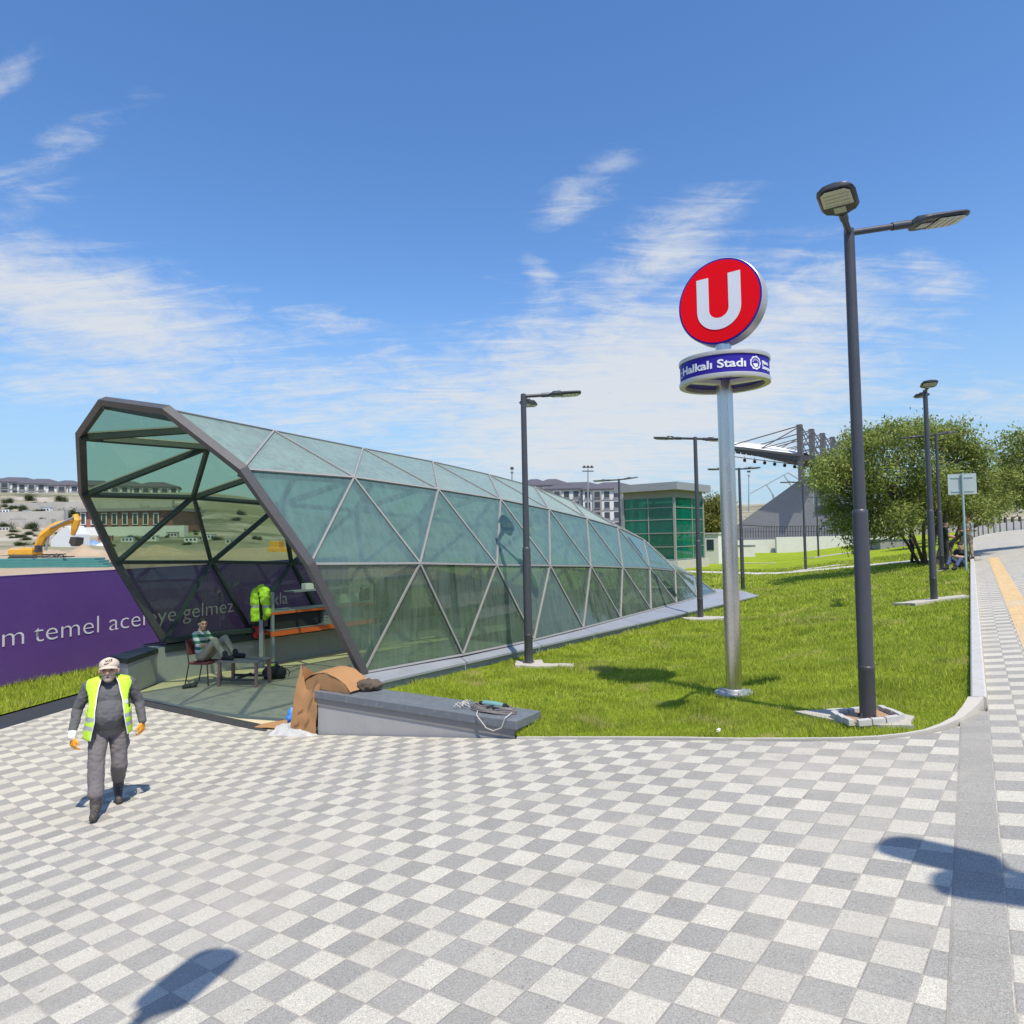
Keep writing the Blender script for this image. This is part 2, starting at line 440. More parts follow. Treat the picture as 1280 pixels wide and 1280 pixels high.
M['kerb'] = mat('kerb_concrete', (0.47, 0.46, 0.44), 0.85, 0, 0.12, 3, 0.3, 60, dirt=(0.30, 0.28, 0.25), dirt_amt=0.4)
M['edging'] = mat('edging_concrete', (0.50, 0.47, 0.41), 0.85, 0, 0.10, 4, 0.3, 60)
M['glass_side'] = mat_glass('tinted_glass', (0.46, 0.60, 0.55), (0.200, 0.330, 0.330), 0.42, 0.92, 1.6)
M['glass_low'] = mat_glass('tinted_glass_low', (0.48, 0.61, 0.50), (0.22, 0.30, 0.245), 0.12, 0.66, 2.0)
M['glass_top'] = mat_glass('dusty_roof_glass', (0.46, 0.62, 0.56), (0.35, 0.46, 0.44), 0.55, 0.92, 1.3)
M['glass_left_low'] = mat_glass('tinted_glass_back_low', (0.30, 0.36, 0.27), (0.12, 0.14, 0.10), 0.10, 0.30, 1.6)
M['glass_left'] = mat_glass('tinted_glass_back', (0.40, 0.53, 0.35), (0.22, 0.28, 0.20), 0.03, 0.13, 1.0)
M['glass_booth'] = mat_glass('emerald_glass', (0.03, 0.46, 0.33), (0.015, 0.30, 0.21), 0.25, 0.60, 1.5, streak=False)
M['grass_ground'] = mat_grass_ground('turf')
M['blade'] = mat_leaf('grass_blade', (0.23, 0.31, 0.030), (0.62, 0.665, 0.105), 0.48, (0.68, 0.56, 0.26), 0.85)
M['leaf'] = mat_leaf('leaf_olive', (0.115, 0.165, 0.036), (0.40, 0.45, 0.12), 0.45)
M['leaf_dark'] = mat_leaf('leaf_dark', (0.030, 0.050, 0.016), (0.075, 0.100, 0.030), 0.25)
M['leaf_yellow'] = mat_leaf('leaf_yellow', (0.08, 0.12, 0.03), (0.30, 0.26, 0.06), 0.3)
M['leaf_bright'] = mat_leaf('leaf_bright', (0.12, 0.17, 0.025), (0.26, 0.31, 0.06), 0.35)


# ------------------------------------------------------------------ mesh builder
class MB:
    def __init__(self):
        self.v, self.f, self.m = [], [], []

    def add(self, vs, fs, mi=0):
        o = len(self.v)
        self.v += [tuple(x) for x in vs]
        self.f += [tuple(i + o for i in q) for q in fs]
        self.m += [mi] * len(fs)

    def box(self, c, size, mi=0, R=None):
        hx, hy, hz_ = size[0] / 2, size[1] / 2, size[2] / 2
        vs = [Vector((sx * hx, sy * hy, sz * hz_)) for sz in (-1, 1) for sy in (-1, 1) for sx in (-1, 1)]
        if R is not None:
            vs = [R @ q for q in vs]
        c = Vector(c)
        self.add([q + c for q in vs], [(0, 2, 3, 1), (4, 5, 7, 6), (0, 1, 5, 4), (2, 6, 7, 3), (0, 4, 6, 2), (1, 3, 7, 5)], mi)

    def beam(self, p, q, wdt, hgt, up=(0, 0, 1), mi=0, ext=0.0):
        p, q = Vector(p), Vector(q)
        d = (q - p)
        L = d.length
        if L < 1e-6:
            return
        d /= L
        up = Vector(up)
        s = d.cross(up)
        if s.length < 1e-4:
            s = d.cross(Vector((1, 0, 0)))
        s.normalize()
        u = s.cross(d)
        R = Matrix((d, s, u)).transposed()
        self.box((p + q) / 2, (L + 2 * ext, wdt, hgt), mi, R)

    def tube(self, pts, r, seg=10, mi=0, caps=True):
        pts = [Vector(p) for p in pts]
        n = len(pts)
        rs = r if isinstance(r, (list, tuple)) else [r] * n
        rings = []
        ref = None
        for i, p in enumerate(pts):
            d = (pts[min(i + 1, n - 1)] - pts[max(i - 1, 0)]).normalized()
            if ref is None:
                ref = Vector((0, 0, 1)) if abs(d.z) < 0.9 else Vector((1, 0, 0))
            s = d.cross(ref)
            if s.length < 1e-3:
                s = d.cross(Vector((0, 1, 0)))
            s.normalize()
            u = s.cross(d)
            ref = u
            rings.append([p + (s * cos(2 * pi * k / seg) + u * sin(2 * pi * k / seg)) * rs[i] for k in range(seg)])
        vs = [q for rg in rings for q in rg]
        fs = [(i * seg + k, i * seg + (k + 1) % seg, (i + 1) * seg + (k + 1) % seg, (i + 1) * seg + k)
              for i in range(n - 1) for k in range(seg)]
        if caps:
            fs.append(tuple(range(seg - 1, -1, -1)))
            fs.append(tuple((n - 1) * seg + k for k in range(seg)))
        self.add(vs, fs, mi)

    def lathe(self, prof, seg=24, c=(0, 0, 0), mi=0, caps=True):
        vs, fs = [], []
        for (r, z) in prof:
            vs += [(c[0] + r * cos(2 * pi * k / seg), c[1] + r * sin(2 * pi * k / seg), c[2] + z) for k in range(seg)]
        n = len(prof)
        fs = [(i * seg + k, i * seg + (k + 1) % seg, (i + 1) * seg + (k + 1) % seg, (i + 1) * seg + k)
              for i in range(n - 1) for k in range(seg)]
        if caps:
            fs.append(tuple(range(seg - 1, -1, -1)))
            fs.append(tuple((n - 1) * seg + k for k in range(seg)))
        self.add(vs, fs, mi)

    def prism(self, poly, z0, z1, mi=0):
        """poly: plan polygon; z0/z1 number or list per vertex"""
        n = len(poly)
        a = z0 if isinstance(z0, (list, tuple)) else [z0] * n
        b = z1 if isinstance(z1, (list, tuple)) else [z1] * n
        vs = [(p[0], p[1], a[i]) for i, p in enumerate(poly)] + [(p[0], p[1], b[i]) for i, p in enumerate(poly)]
        fs = [tuple(range(n - 1, -1, -1)), tuple(range(n, 2 * n))]
        fs += [(i, (i + 1) % n, n + (i + 1) % n, n + i) for i in range(n)]
        self.add(vs, fs, mi)

    def slab(self, poly3, thick_vec, mi=0):
        """closed plate: polygon in space extruded along thick_vec"""
        n = len(poly3)
        tv = Vector(thick_vec)
        vs = [Vector(p) for p in poly3] + [Vector(p) + tv for p in poly3]
        fs = [tuple(range(n)), tuple(range(2 * n - 1, n - 1, -1))]
        fs += [((i + 1) % n, i, n + i, n + (i + 1) % n) for i in range(n)]
        self.add(vs, fs, mi)

    def ellipsoid(self, c, r, seg=12, rings=8, mi=0, R=None):
        vs, fs = [], []
        for i in range(rings + 1):
            th = pi * i / rings
            for k in range(seg):
                ph = 2 * pi * k / seg
                q = Vector((r[0] * sin(th) * cos(ph), r[1] * sin(th) * sin(ph), r[2] * cos(th)))
                if R is not None:
                    q = R @ q
                vs.append(q + Vector(c))
        for i in range(rings):
            for k in range(seg):
                fs.append((i * seg + k, (i + 1) * seg + k, (i + 1) * seg + (k + 1) % seg, i * seg + (k + 1) % seg))
        self.add(vs, fs, mi)

    def mesh(self, name, mats, smooth=False, bevel=0.0):
        me = bpy.data.meshes.new(name)
        me.from_pydata(self.v, [], self.f)
        for x in (mats if isinstance(mats, (list, tuple)) else [mats]):
            me.materials.append(x)
        me.polygons.foreach_set('material_index', self.m)
        bm = bmesh.new()
        bm.from_mesh(me)
        bmesh.ops.remove_doubles(bm, verts=bm.verts, dist=1e-5)
        if bevel > 0:
            ed = [e for e in bm.edges if len(e.link_faces) == 2 and e.calc_face_angle(0) > 0.6]
            bmesh.ops.bevel(bm, geom=ed, offset=bevel, segments=2, affect='EDGES', profile=0.6, clamp_overlap=True)
        bmesh.ops.recalc_face_normals(bm, faces=bm.faces)
        bm.to_mesh(me)
        bm.free()
        if smooth:
            for p in me.polygons:
                p.use_smooth = True
            try:
                me.set_sharp_from_angle(angle=radians(38))
            except Exception:
                pass
        me.update()
        return me

    def build(self, name, mats, parent=None, smooth=False, bevel=0.0, loc=None):
        o = bpy.data.objects.new(name, self.mesh(name, mats, smooth, bevel))
        COL.objects.link(o)
        if parent is not None:
            o.parent = parent
        if loc is not None:
            o.location = loc
        return o


def tag(o, label=None, cat=None, group=None, kind=None):
    if label:
        o['label'] = label
    if cat:
        o['category'] = cat
    if group:
        o['group'] = group
    if kind:
        o['kind'] = kind
    return o


def thing(name, label, cat, loc=(0, 0, 0), rz=0.0, group=None):
    o = bpy.data.objects.new(name, None)
    COL.objects.link(o)
    o.empty_display_size = 0.2
    o.location = loc
    o.rotation_euler = (0, 0, rz)
    return tag(o, label, cat, group)


def part(name, mb, mats, root, smooth=False, bevel=0.0, world=False):
    """child of root; when world is True the shape was given in world coordinates (root is not rotated)"""
    o = mb.build(name, mats, root, smooth, bevel)
    if world:
        r = root
        off = Vector((0, 0, 0))
        while r is not None:
            off += Vector(r.location)
            r = r.parent
        o.location = -off
    return o


KIDS = {}


def copy_tree(o, parent=None):
    c = o.copy()
    COL.objects.link(c)
    if parent is not None:
        c.parent = parent
    for ch in list(o.children):
        copy_tree(ch, c)
    return c


def sheet(name, poly, fn, material, dz=0.0, step=0.6, kind='structure', holes=(), dense=None):
    """a ground surface: plan polygon filled with triangles, draped over fn"""
    pts, edges = [], []

    def ring(pl):
        o = len(pts)
        rp = []
        for i, p in enumerate(pl):
            q = pl[(i + 1) % len(pl)]
            d = hypot(q[0] - p[0], q[1] - p[1])
            k = max(1, int(d / max(step * 2, 0.3)))
            for j in range(k):
                rp.append((p[0] + (q[0] - p[0]) * j / k, p[1] + (q[1] - p[1]) * j / k))
        pts.extend(rp)
        n = len(rp)
        edges.extend((o + i, o + (i + 1) % n) for i in range(n))
    ring(poly)
    for h in holes:
        ring(h)
    xs, ys = [p[0] for p in poly], [p[1] for p in poly]
    pa = np.array(poly)

    def inside(x, y, pl):
        c = False
        n = len(pl)
        for i in range(n):
            x1, y1 = pl[i]
            x2, y2 = pl[(i + 1) % n]
            if (y1 > y) != (y2 > y) and x < (x2 - x1) * (y - y1) / (y2 - y1) + x1:
                c = not c
        return c
    st = step
    x = min(xs) + st / 2
    while x < max(xs):
        y = min(ys) + st / 2
        while y < max(ys):
            if inside(x, y, poly) and not any(inside(x, y, h) for h in holes):
                pts.append((x + random.uniform(-.1, .1) * st, y + random.uniform(-.1, .1) * st))
            y += st
        x += st
    v2, _, f2, _, _, _ = delaunay_2d_cdt([Vector(p) for p in pts], edges, [], 2 if holes else 1, 1e-4)
    fs = []
    for f in f2:
        cx = sum(v2[i].x for i in f) / len(f)
        cy = sum(v2[i].y for i in f) / len(f)
        if inside(cx, cy, poly) and not any(inside(cx, cy, h) for h in holes):
            fs.append(tuple(f))
    me = bpy.data.meshes.new(name)
    me.from_pydata([(p.x, p.y, fn(p.x, p.y) + dz) for p in v2], [], fs)
    me.materials.append(material)
    bm = bmesh.new()
    bm.from_mesh(me)
    bmesh.ops.recalc_face_normals(bm, faces=bm.faces)
    if bm.faces and sum(f.normal.z for f in bm.faces) < 0:
        bmesh.ops.reverse_faces(bm, faces=bm.faces)
    bm.to_mesh(me)
    bm.free()
    for p in me.polygons:
        p.use_smooth = True
    o = bpy.data.objects.new(name, me)
    COL.objects.link(o)
    tag(o, kind=kind)
    return o


def text_mesh(body, size, extrude=0.004, align='LEFT', bold=0.0, space=1.0):
    cu = bpy.data.curves.new('lettering', 'FONT')
    cu.body = body
    cu.size = size
    cu.extrude = extrude
    cu.offset = bold
    cu.align_x = align
    cu.space_character = space
    cu.resolution_u = 4
    ob = bpy.data.objects.new('lettering', cu)
    COL.objects.link(ob)
    dg = bpy.context.evaluated_depsgraph_get()
    me = bpy.data.meshes.new_from_object(ob.evaluated_get(dg))
    bpy.data.objects.remove(ob)
    return me

# ================================================================== SETTING
E2 = Vector((0.552, 0.834)).normalized()
N2 = Vector((E2.y, -E2.x))
BL0 = Vector((3.92, 6.19))


def pathpt(t, off):
    """pavement line along the road: straight, then bending right in the distance"""
    if t <= 46:
        p, d = BL0 + E2 * t, E2
    else:
        p, a = BL0 + E2 * 46, atan2(E2.y, E2.x)
        s = 46.0
        while s < t:
            st = min(1.0, t - s)
            a -= radians(0.95) * st if a > radians(12) else 0
            p = p + Vector((cos(a), sin(a))) * st
            s += st
        d = Vector((cos(a), sin(a)))
    n = Vector((d.y, -d.x))
    return p + n * off


def strip(name, o0, o1, t0, t1, fn, material, dz, step=1.0, nw=2, kind='structure'):
    vs, fs = [], []
    nt = max(2, int((t1 - t0) / step))
    for i in range(nt + 1):
        t = t0 + (t1 - t0) * i / nt
        for k in range(nw + 1):
            q = pathpt(t, o0 + (o1 - o0) * k / nw)
            vs.append((q.x, q.y, fn(q.x, q.y) + dz))
    for i in range(nt):
        for k in range(nw):
            a = i * (nw + 1) + k
            fs.append((a, a + 1, a + nw + 2, a + nw + 1))
    mb = MB()
    mb.add(vs, fs)
    o = mb.build(name, material, smooth=True)
    if o.data.polygons[0].normal.z < 0:
        o.data.flip_normals()
    return tag(o, kind=kind)


# shelter frame of reference (also the direction of the plaza paving)
SC = Vector((-4.80, 12.50, 0.70))
SA = Vector((0.625, 0.7806, 0))
SB = Vector((0.7806, -0.625, 0))


def S(s, w_, h):
    return SC + SA * s + SB * w_ + Vector((0, 0, h))


def S2(s, w_):
    q = S(s, w_, 0)
    return (q.x, q.y)


UANG = radians(-39.1)
M['tiles'] = mat_tiles('plaza_pavers', UANG, 0.2058, (-0.0110, 3.488))
M['tiles_road'] = mat_tiles('pavement_pavers', atan2(E2.y, E2.x), 0.2058, (4.103, 6.068))
M['tiles_band'] = mat_tiles('border_pavers', atan2(E2.y, E2.x), (0.21, 0.5), (3.92, 6.19), light=(0.305, 0.292, 0.262), single=True)
M['tactile'] = mat_tiles('tactile_pavers', atan2(E2.y, E2.x), (0.20, 0.064), (4.49, 5.80), light=(0.60, 0.42, 0.21), single=True)

# ---- far terrain: one polar sheet to the horizon


def sstep(x, a, b):
    t = min(1, max(0, (x - a) / (b - a)))
    return t * t * (3 - 2 * t)


def h_far(x, y):
    r = hypot(x, y)
    a = degrees(atan2(x, y))
    nz = mnoise.noise(Vector((x * .012, y * .012, 0))) * 0.6 + mnoise.noise(Vector((x * .05, y * .05, 3))) * 0.15
    # left hillside
    hl = np.interp(r, [0, 30, 60, 80, 120, 180, 235, 300, 420, 900, 2500], [-.4, .3, 1.3, 2.2, 5.3, 10.8, 18.0, 22.6, 24, 20, 10])
    hr = np.interp(r, [0, 60, 130, 240, 400, 620, 900, 1500, 2500], [-.2, .2, 0.6, 4.5, 12, 27, 36, 30, 10])
    hb = np.interp(r, [0, 60, 2500], [-.5, .2, 5])
    wl = sstep(-a, 8, 24)
    wb = sstep(abs(a), 70, 110)
    h = (hl * wl + hr * (1 - wl)) * (1 - wb) + hb * wb
    return h + nz * sstep(r, 50, 200) * (2.5 + 5 * sstep(r, 300, 800))


def hit_far(px, py, lo=30.0):
    r = ray(px, py)
    d = lo
    while d < 500:
        q = r * d
        g = h_far(q.x, q.y)
        if hypot(q.x, q.y) < 88:
            g = max(g, site_h(q.x, q.y))
        if q.z + EYE < g:
            return Vector((q.x, q.y, g)), d
        d += .5
    q = r * 300
    return Vector((q.x, q.y, h_far(q.x, q.y))), 300.0


def site_h(x, y):
    return float(np.interp(hypot(x, y), [0, 14, 60, 85, 110], [0, .15, 1.55, 2.35, 2.6])) + 0.12 * mnoise.noise(Vector((x * .25, y * .25, 1)))


def terrain():
    mb = MB()
    rs = [0.0] + [4 * 1.075 ** i for i in range(91)]
    na = 200
    vs = [(0, 0, -4)]
    for r in rs[1:]:
        for k in range(na):
            a = 2 * pi * k / na
            x, y = r * sin(a), r * cos(a)
            near = sstep(r, 44, 62)
            an = degrees(atan2(x, y))
            lowz = -4.0 if -75 < an < 60 else -0.6
            if an > 20:
                far = smin(plane(x, y) - .5, 2.2, .8) if r < 90 else 0
                hh = h_far(x, y)
                hh = hh * sstep(r, 110, 160) + (far if r < 90 else smin(plane(x, y) - .5, 2.0, .8)) * (1 - sstep(r, 110, 160)) if abs(an) < 90 else hh
            else:
                hh = h_far(x, y)
            vs.append((x, y, lowz * (1 - near) + hh * near))
    fs = [(0, 1 + (k + 1) % na, 1 + k) for k in range(na)]
    for i in range(len(rs) - 2):
        for k in range(na):
            a, b = 1 + i * na + k, 1 + i * na + (k + 1) % na
            fs.append((a, b, b + na, a + na))
    mb.add(vs, fs)
    m, t = new_mat('hill_ground')
    co = t.n('ShaderNodeTexCoord').outputs['Object']
    n1 = t.noise(co, 0.016, 7, 0.62, 0.6)
    n2 = t.noise(co, 0.06, 6, 0.65)
    c = t.mix(t.step(n1, 0.40, 0.60), (0.32, 0.285, 0.215), (0.20, 0.195, 0.125))
    c = t.mix(t.step(n2, 0.50, 0.64), c, (0.40, 0.365, 0.315))
    c = t.mix(t.m('MULTIPLY', t.step(t.noise(co, 0.028, 8, 0.7), 0.53, 0.60), 0.7), c, (0.07, 0.085, 0.05))
    b = principled(t, Base_Color=c, Roughness=0.95)
    t.set(b, 'Specular IOR Level', 0.05)
    o = mb.build('terrain', m, smooth=True)
    if o.data.polygons[5].normal.z < 0:
        o.data.flip_normals()
    tag(o, kind='structure')


terrain()

# ---- plaza, pavement, road
EDGE = [(3.92, 6.19), (3.60, 6.09), (3.17, 6.11), (2.58, 6.39), (1.63, 7.0), (0.39, 7.75), (-0.01, 8.00)]


def stripx(y):
    return -8.01 + 0.197 * (y - 10.85)


def hoardx(y):
    return -10.27 + 0.326 * (y - 13.9)


THR0, THR1 = (-2.86, 9.93), (-7.40, 12.93)
plaza = EDGE + [(-2.80, 9.86), (-2.95, 9.99), THR1, (stripx(13.25), 13.25), (stripx(10.85), 10.85), (stripx(-7), -7), (-4.9, -7.15)]
sheet('plaza_paving', plaza, h_plaza, M['tiles'], 0.0, 0.45)
strip('paving_border', 0.0, 0.215, -16, 0.55, h_plaza, M['tiles_band'], 0.0, 0.5)
strip('pavement', 0.215, 2.9, -16, 120, h_plaza, M['tiles_road'], 0.0, 0.8, 4)
strip('tactile_strip', 0.66, 0.98, 1.0, 25.2, h_plaza, M['tactile'], 0.004, 0.8)
strip('road', 3.02, 11.5, -16, 140, h_plaza, M['asphalt'], -0.11, 1.0, 6)
strip('road_line', 3.75, 3.90, 40, 110, h_plaza, M['roadpaint'], -0.104, 1.0, 1)


def sweep_kerb(name, o0, o1, t0, t1, top, bottom, fn, material, label=None, cat=None, kind=None, step=1.0):
    mb = MB()
    n = max(2, int((t1 - t0) / step))
    vs = []
    for i in range(n + 1):
        t = t0 + (t1 - t0) * i / n
        a, b = pathpt(t, o0), pathpt(t, o1)
        for q, z in ((a, bottom), (a, top - .012), (a + (b - a) * .12, top), (b + (a - b) * .12, top), (b, top - .012), (b, bottom)):
            vs.append((q.x, q.y, fn(q.x, q.y) + z))
    fs = []
    for i in range(n):
        for k in range(5):
            a = i * 6 + k
            fs.append((a, a + 1, a + 7, a + 6))
    fs.append((0, 5, 4, 3, 2, 1))
    fs.append(tuple(n * 6 + k for k in range(6)))
    mb.add(vs, fs)
    o = mb.build(name, material)
    return tag(o, label, cat, kind=kind)


sweep_kerb('kerb', 0.085, 0.212, 0.72, 100, 0.10, -0.10, h_plaza, M['kerb'], kind='structure')
sweep_kerb('road_kerb', 2.9, 3.02, -16, 130, 0.005, -0.2, h_plaza, M['kerb'], kind='structure', step=1.5)


def ribbon_edge():
    """flush concrete edging between plaza and lawn, rising into the kerb"""
    pts = [(0.0, 7.98)] + [(0.39, 7.76), (1.0, 7.40), (1.63, 7.02), (2.10, 6.70), (2.58, 6.42), (2.90, 6.25), (3.17, 6.15), (3.40, 6.12), (3.60, 6.14), (3.82, 6.24), (4.05, 6.37), (4.24, 6.53), (4.36, 6.635), (4.44, 6.72)]
    pts = [Vector(p) for p in pts]
    n = len(pts)
    vs = []
    for i, p in enumerate(pts):
        d = (pts[min(i + 1, n - 1)] - pts[max(0, i - 1)]).normalized()
        nn = Vector((-d.y, d.x))
        up = 0.022 + 0.074 * sstep(i, n - 5, n - 1)
        gw = .048 * sstep(i, n - 7, n - 1)
        for off, z in ((0.0 - gw, -.1), (0.0 - gw, up), (0.032 + gw, up), (0.032 + gw, -.1)):
            q = p + nn * off
            vs.append((q.x, q.y, h_plaza(q.x, q.y) + z))
    fs = [(i * 4 + k, i * 4 + k + 1, i * 4 + k + 5, i * 4 + k + 4) for i in range(n - 1) for k in range(3)]
    mb = MB()
    mb.add(vs, fs)
    o = mb.build('lawn_edging', M['edging'])
    tag(o, kind='structure')


ribbon_edge()

# cast shadow painted as a dark paving strip, and the grass by the hoarding
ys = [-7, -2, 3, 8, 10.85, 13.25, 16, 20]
sheet('shade_strip', [(stripx(y), y) for y in ys] + [(stripx(y) - .80, y) for y in reversed(ys)], lambda x, y: 0.0, M['shade_paint'], -0.004, 0.8)
GS = [(stripx(y) - .80, y) for y in (2, 8, 12, 16)] + [(-7.9, 20), (-6.3, 25), (hoardx(25), 25), (hoardx(14), 14), (hoardx(2), 2)]
h_gs = lambda x, y: 0.02 + 0.02 * mnoise.noise(Vector((x * 2, y * 2, 0)))
sheet('grass_verge', GS, h_gs, M['grass_ground'], 0.0, 0.7)

# ---- lawn
kin = [tuple(pathpt(t, 0.09)) for t in (0.75, 4, 8, 14, 20, 28, 36, 46, 52, 58, 64)]
LAWN = [(0.02, 8.02), (0.39, 7.78), (1.0, 7.42), (1.63, 7.04), (2.10, 6.72), (2.58, 6.44), (2.90, 6.27), (3.17, 6.17), (3.40, 6.15), (3.58, 6.17), (3.80, 6.28), (4.02, 6.44), (4.20, 6.62)] + \
       kin + [(52, 84), (30, 88), (14, 92), (-8, 80), (-6, 52), (-1.0, 36), S2(16.3, -3.45), S2(18.1, -2.2), S2(18.9, 0), S2(18.1, 2.2), S2(16.3, 3.4), S2(8, 3.55), S2(0.4, 3.62), S2(-0.35, 3.45)]
# drop to the wall's back
LAWN += [(-1.6, 9.42), (-0.6, 8.75)]
sheet('lawn', LAWN, lambda x, y: h_lawn(x, y) - 0.03 * sstep(0.2 - abs(x), 0, .2) * 0, M['grass_ground'], 0.0, 0.7)

# construction-site ground beyond the hoarding
sheet('site_ground', [(hoardx(2) - .2, 2), (hoardx(14) - .2, 14), (hoardx(25) - .2, 25), (-6.6, 27), (-7, 50), (-12, 82), (-40, 92), (-75, 70), (-60, 20), (-30, 2)], site_h, M['earth'], 0.0, 3.0)

# far paths across the lawn
PATHS = []


def ground_path(name, a, b, wdt, z=0.02):
    a, b = Vector(a), Vector(b)
    d = (b - a).normalized()
    n = Vector((-d.y, d.x)) * wdt / 2
    PATHS.append([tuple(a + n), tuple(b + n), tuple(b - n), tuple(a - n)])
    vs, fs = [], []
    k = 14
    for i in range(k + 1):
        q = a + (b - a) * i / k
        for s_ in (-1, 1):
            r = q + n * s_
            vs.append((r.x, r.y, h_lawn(r.x, r.y) + z))
    fs = [(2 * i, 2 * i + 1, 2 * i + 3, 2 * i + 2) for i in range(k)]
    mb = MB()
    mb.add(vs, fs)
    o = mb.build(name, M['conc_light'])
    if o.data.polygons[0].normal.z < 0:
        o.data.flip_normals()
    tag(o, kind='structure')


p1, p2 = hit(840, 714, h_lawn), hit(1170, 699, h_lawn)
ground_path('path', (p1.x, p1.y), (p2.x, p2.y), 1.5)
p1, p2 = hit(850, 704, h_lawn), hit(970, 704, h_lawn)
ground_path('path', (p1.x, p1.y), (p2.x, p2.y), 0.7, 0.024)

# ---- shelter floor, threshold drain, stairs
FLOOR = [THR0, THR1, (-7.25, 13.1), S2(0, -3.1), S2(7.6, -3.1), S2(7.6, 3.1), S2(0, 3.1), S2(-.7, 3.15)]
sheet('hall_floor', FLOOR, lambda x, y: 0.0, M['floor_in'], 0.004, 0.9)
mb = MB()
a, b = Vector(THR0 + (0,)), Vector(THR1 + (0,))
d = (b - a).normalized()
n_ = Vector((d.y, -d.x, 0))
if n_.y > 0:
    n_ = -n_
mb.beam(a + n_ * -.02 + Vector((.5 * -d.x, .5 * -d.y, 0)) * 0, b + n_ * -.02, 0.24, 0.03, mi=0)
o = mb.build('threshold_drain', M['drain'])
tag(o, kind='structure')
mb = MB()
for k in range(14):
    s0 = 7.6 + 0.32 * k
    mb.add([S(s0, -3.1, -.7 - .17 * (k + 1)), S(s0 + .32, -3.1, -.7 - .17 * (k + 1)), S(s0 + .32, 3.1, -.7 - .17 * (k + 1)), S(s0, 3.1, -.7 - .17 * (k + 1)),
            S(s0, -3.1, -.7 - .17 * k), S(s0, 3.1, -.7 - .17 * k)], [(0, 1, 2, 3), (0, 3, 5, 4)])
mb.add([S(12.08, -3.1, -.7 - 2.38), S(18.2, -3.1, -3.08), S(18.2, 3.1, -3.08), S(12.08, 3.1, -3.08)], [(0, 1, 2, 3)])
o = mb.build('stairwell', M['floor_in'])
tag(o, kind='structure')

# ================================================================== GLASS SHELTER
B_w = [3.22, 3.40, 3.42, 3.26, 3.04, 2.82, 2.60, 2.36, 2.16]
M_w = [3.23, 3.35, 3.29, 3.07, 2.81, 2.52, 2.26, 2.08, 1.78]
M_h = [1.80, 1.73, 1.62, 1.52, 1.42, 1.30, 1.18, 1.02, 0.74]
U_w = [2.78, 2.64, 2.55, 2.38, 2.18, 1.93, 1.67, 1.42, 1.18]
U_h = [3.12, 3.13, 3.03, 2.92, 2.76, 2.58, 2.36, 1.98, 1.30]
S_w = [1.57, 1.12, 1.00, 0.88, 0.76, 0.63, 0.47, 0.32, 0.22]
S_h = [4.04, 4.00, 3.89, 3.79, 3.64, 3.45, 3.14, 2.67, 2.02]
NODE = {}
for i in range(9):
    for sg in (1, -1):
        NODE['B', i, sg] = S(2.0 * i, sg * B_w[i], 0.13)
        NODE['M', i, sg] = S(2.0 * i - .93, sg * M_w[i], M_h[i])
        NODE['U', i, sg] = S(2.0 * i - 1.68, sg * U_w[i], U_h[i])
        NODE['S', i, sg] = S(2.0 * i - 2.15, sg * S_w[i], S_h[i])
        NODE['A', i, sg] = S(2.0 * i - 2.38, 0, S_h[i] + 0.20 * S_w[i])
for sg in (1, -1):
    NODE['B', 9, sg] = S(17.35, sg * 1.55, 0.13)
    NODE['M', 9, sg] = S(17.25, sg * 1.30, 0.17)
    NODE['U', 9, sg] = S(17.30, sg * 0.80, 0.20)
    NODE['S', 9, sg] = S(17.35, sg * 0.20, 0.22)
    NODE['A', 9, sg] = S(17.40, 0, 0.23)
ROWS = 'BMUSA'

sroot = thing('metro_entrance', 'long faceted glass entrance hall that tapers down to the lawn, dark slanted portal frame', 'entrance hall', SC)
# portal frame
mb = MB()
loop = [NODE[k, 0, -1] for k in 'BMUS'] + [NODE['A', 0, 1]] + [NODE[k, 0, 1] for k in 'SUMB']
ctr = sum(loop, Vector()) / len(loop)
PN = (NODE['A', 0, 1] - (NODE['B', 0, 1] + NODE['B', 0, -1]) / 2).cross(SB).normalized()
for i in range(len(loop) - 1):
    mb.beam(loop[i], loop[i + 1], 0.105, 0.13, up=PN, ext=0.022)
part('portal_frame', mb, M['frame_dark'], sroot, world=True, bevel=0.008)
# steel inside / caps outside
inn, cap = MB(), MB()
edges = set()
for sg in (1, -1):
    for k in range(5):
        for i in range(9):
            if i > 0:
                if k < 4:
                    edges.add((ROWS[k], i, ROWS[k + 1], i, sg))
            edges.add((ROWS[k], i, ROWS[k], i + 1, sg))
            if k < 4:
                edges.add((ROWS[k], i, ROWS[k + 1], i + 1, sg))
for (ka, ia, kb, ib, sg) in sorted(edges):
    if ka == 'A' and sg == -1:
        continue
    p, q = NODE[ka, ia, sg], NODE[kb, ib, sg]
    if (p - q).length < 0.05:
        continue
    mid = (p + q) / 2
    axis_pt = SC + SA * ((mid - SC).dot(SA)) + Vector((0, 0, 1.2 if mid.z > 1.5 else 0.5))
    out = mid - axis_pt
    d = (q - p).normalized()
    out = (out - d * out.dot(d)).normalized()
    if ka == 'B' and kb == 'B':
        out = (SB * sg + Vector((0, 0, .3))).normalized()
    if ia < 8:
        inn.beam(p - out * .07, q - out * .07, 0.062, 0.10, up=out)
    wd = 0.034 if (ka == kb) else 0.030
    cap.beam(p + out * .012, q + out * .012, wd, 0.028, up=out)
part('steel_lattice', inn, M['frame_green'], sroot, world=True)
part('glazing_bars', cap, M['cap_grey'], sroot, world=True)
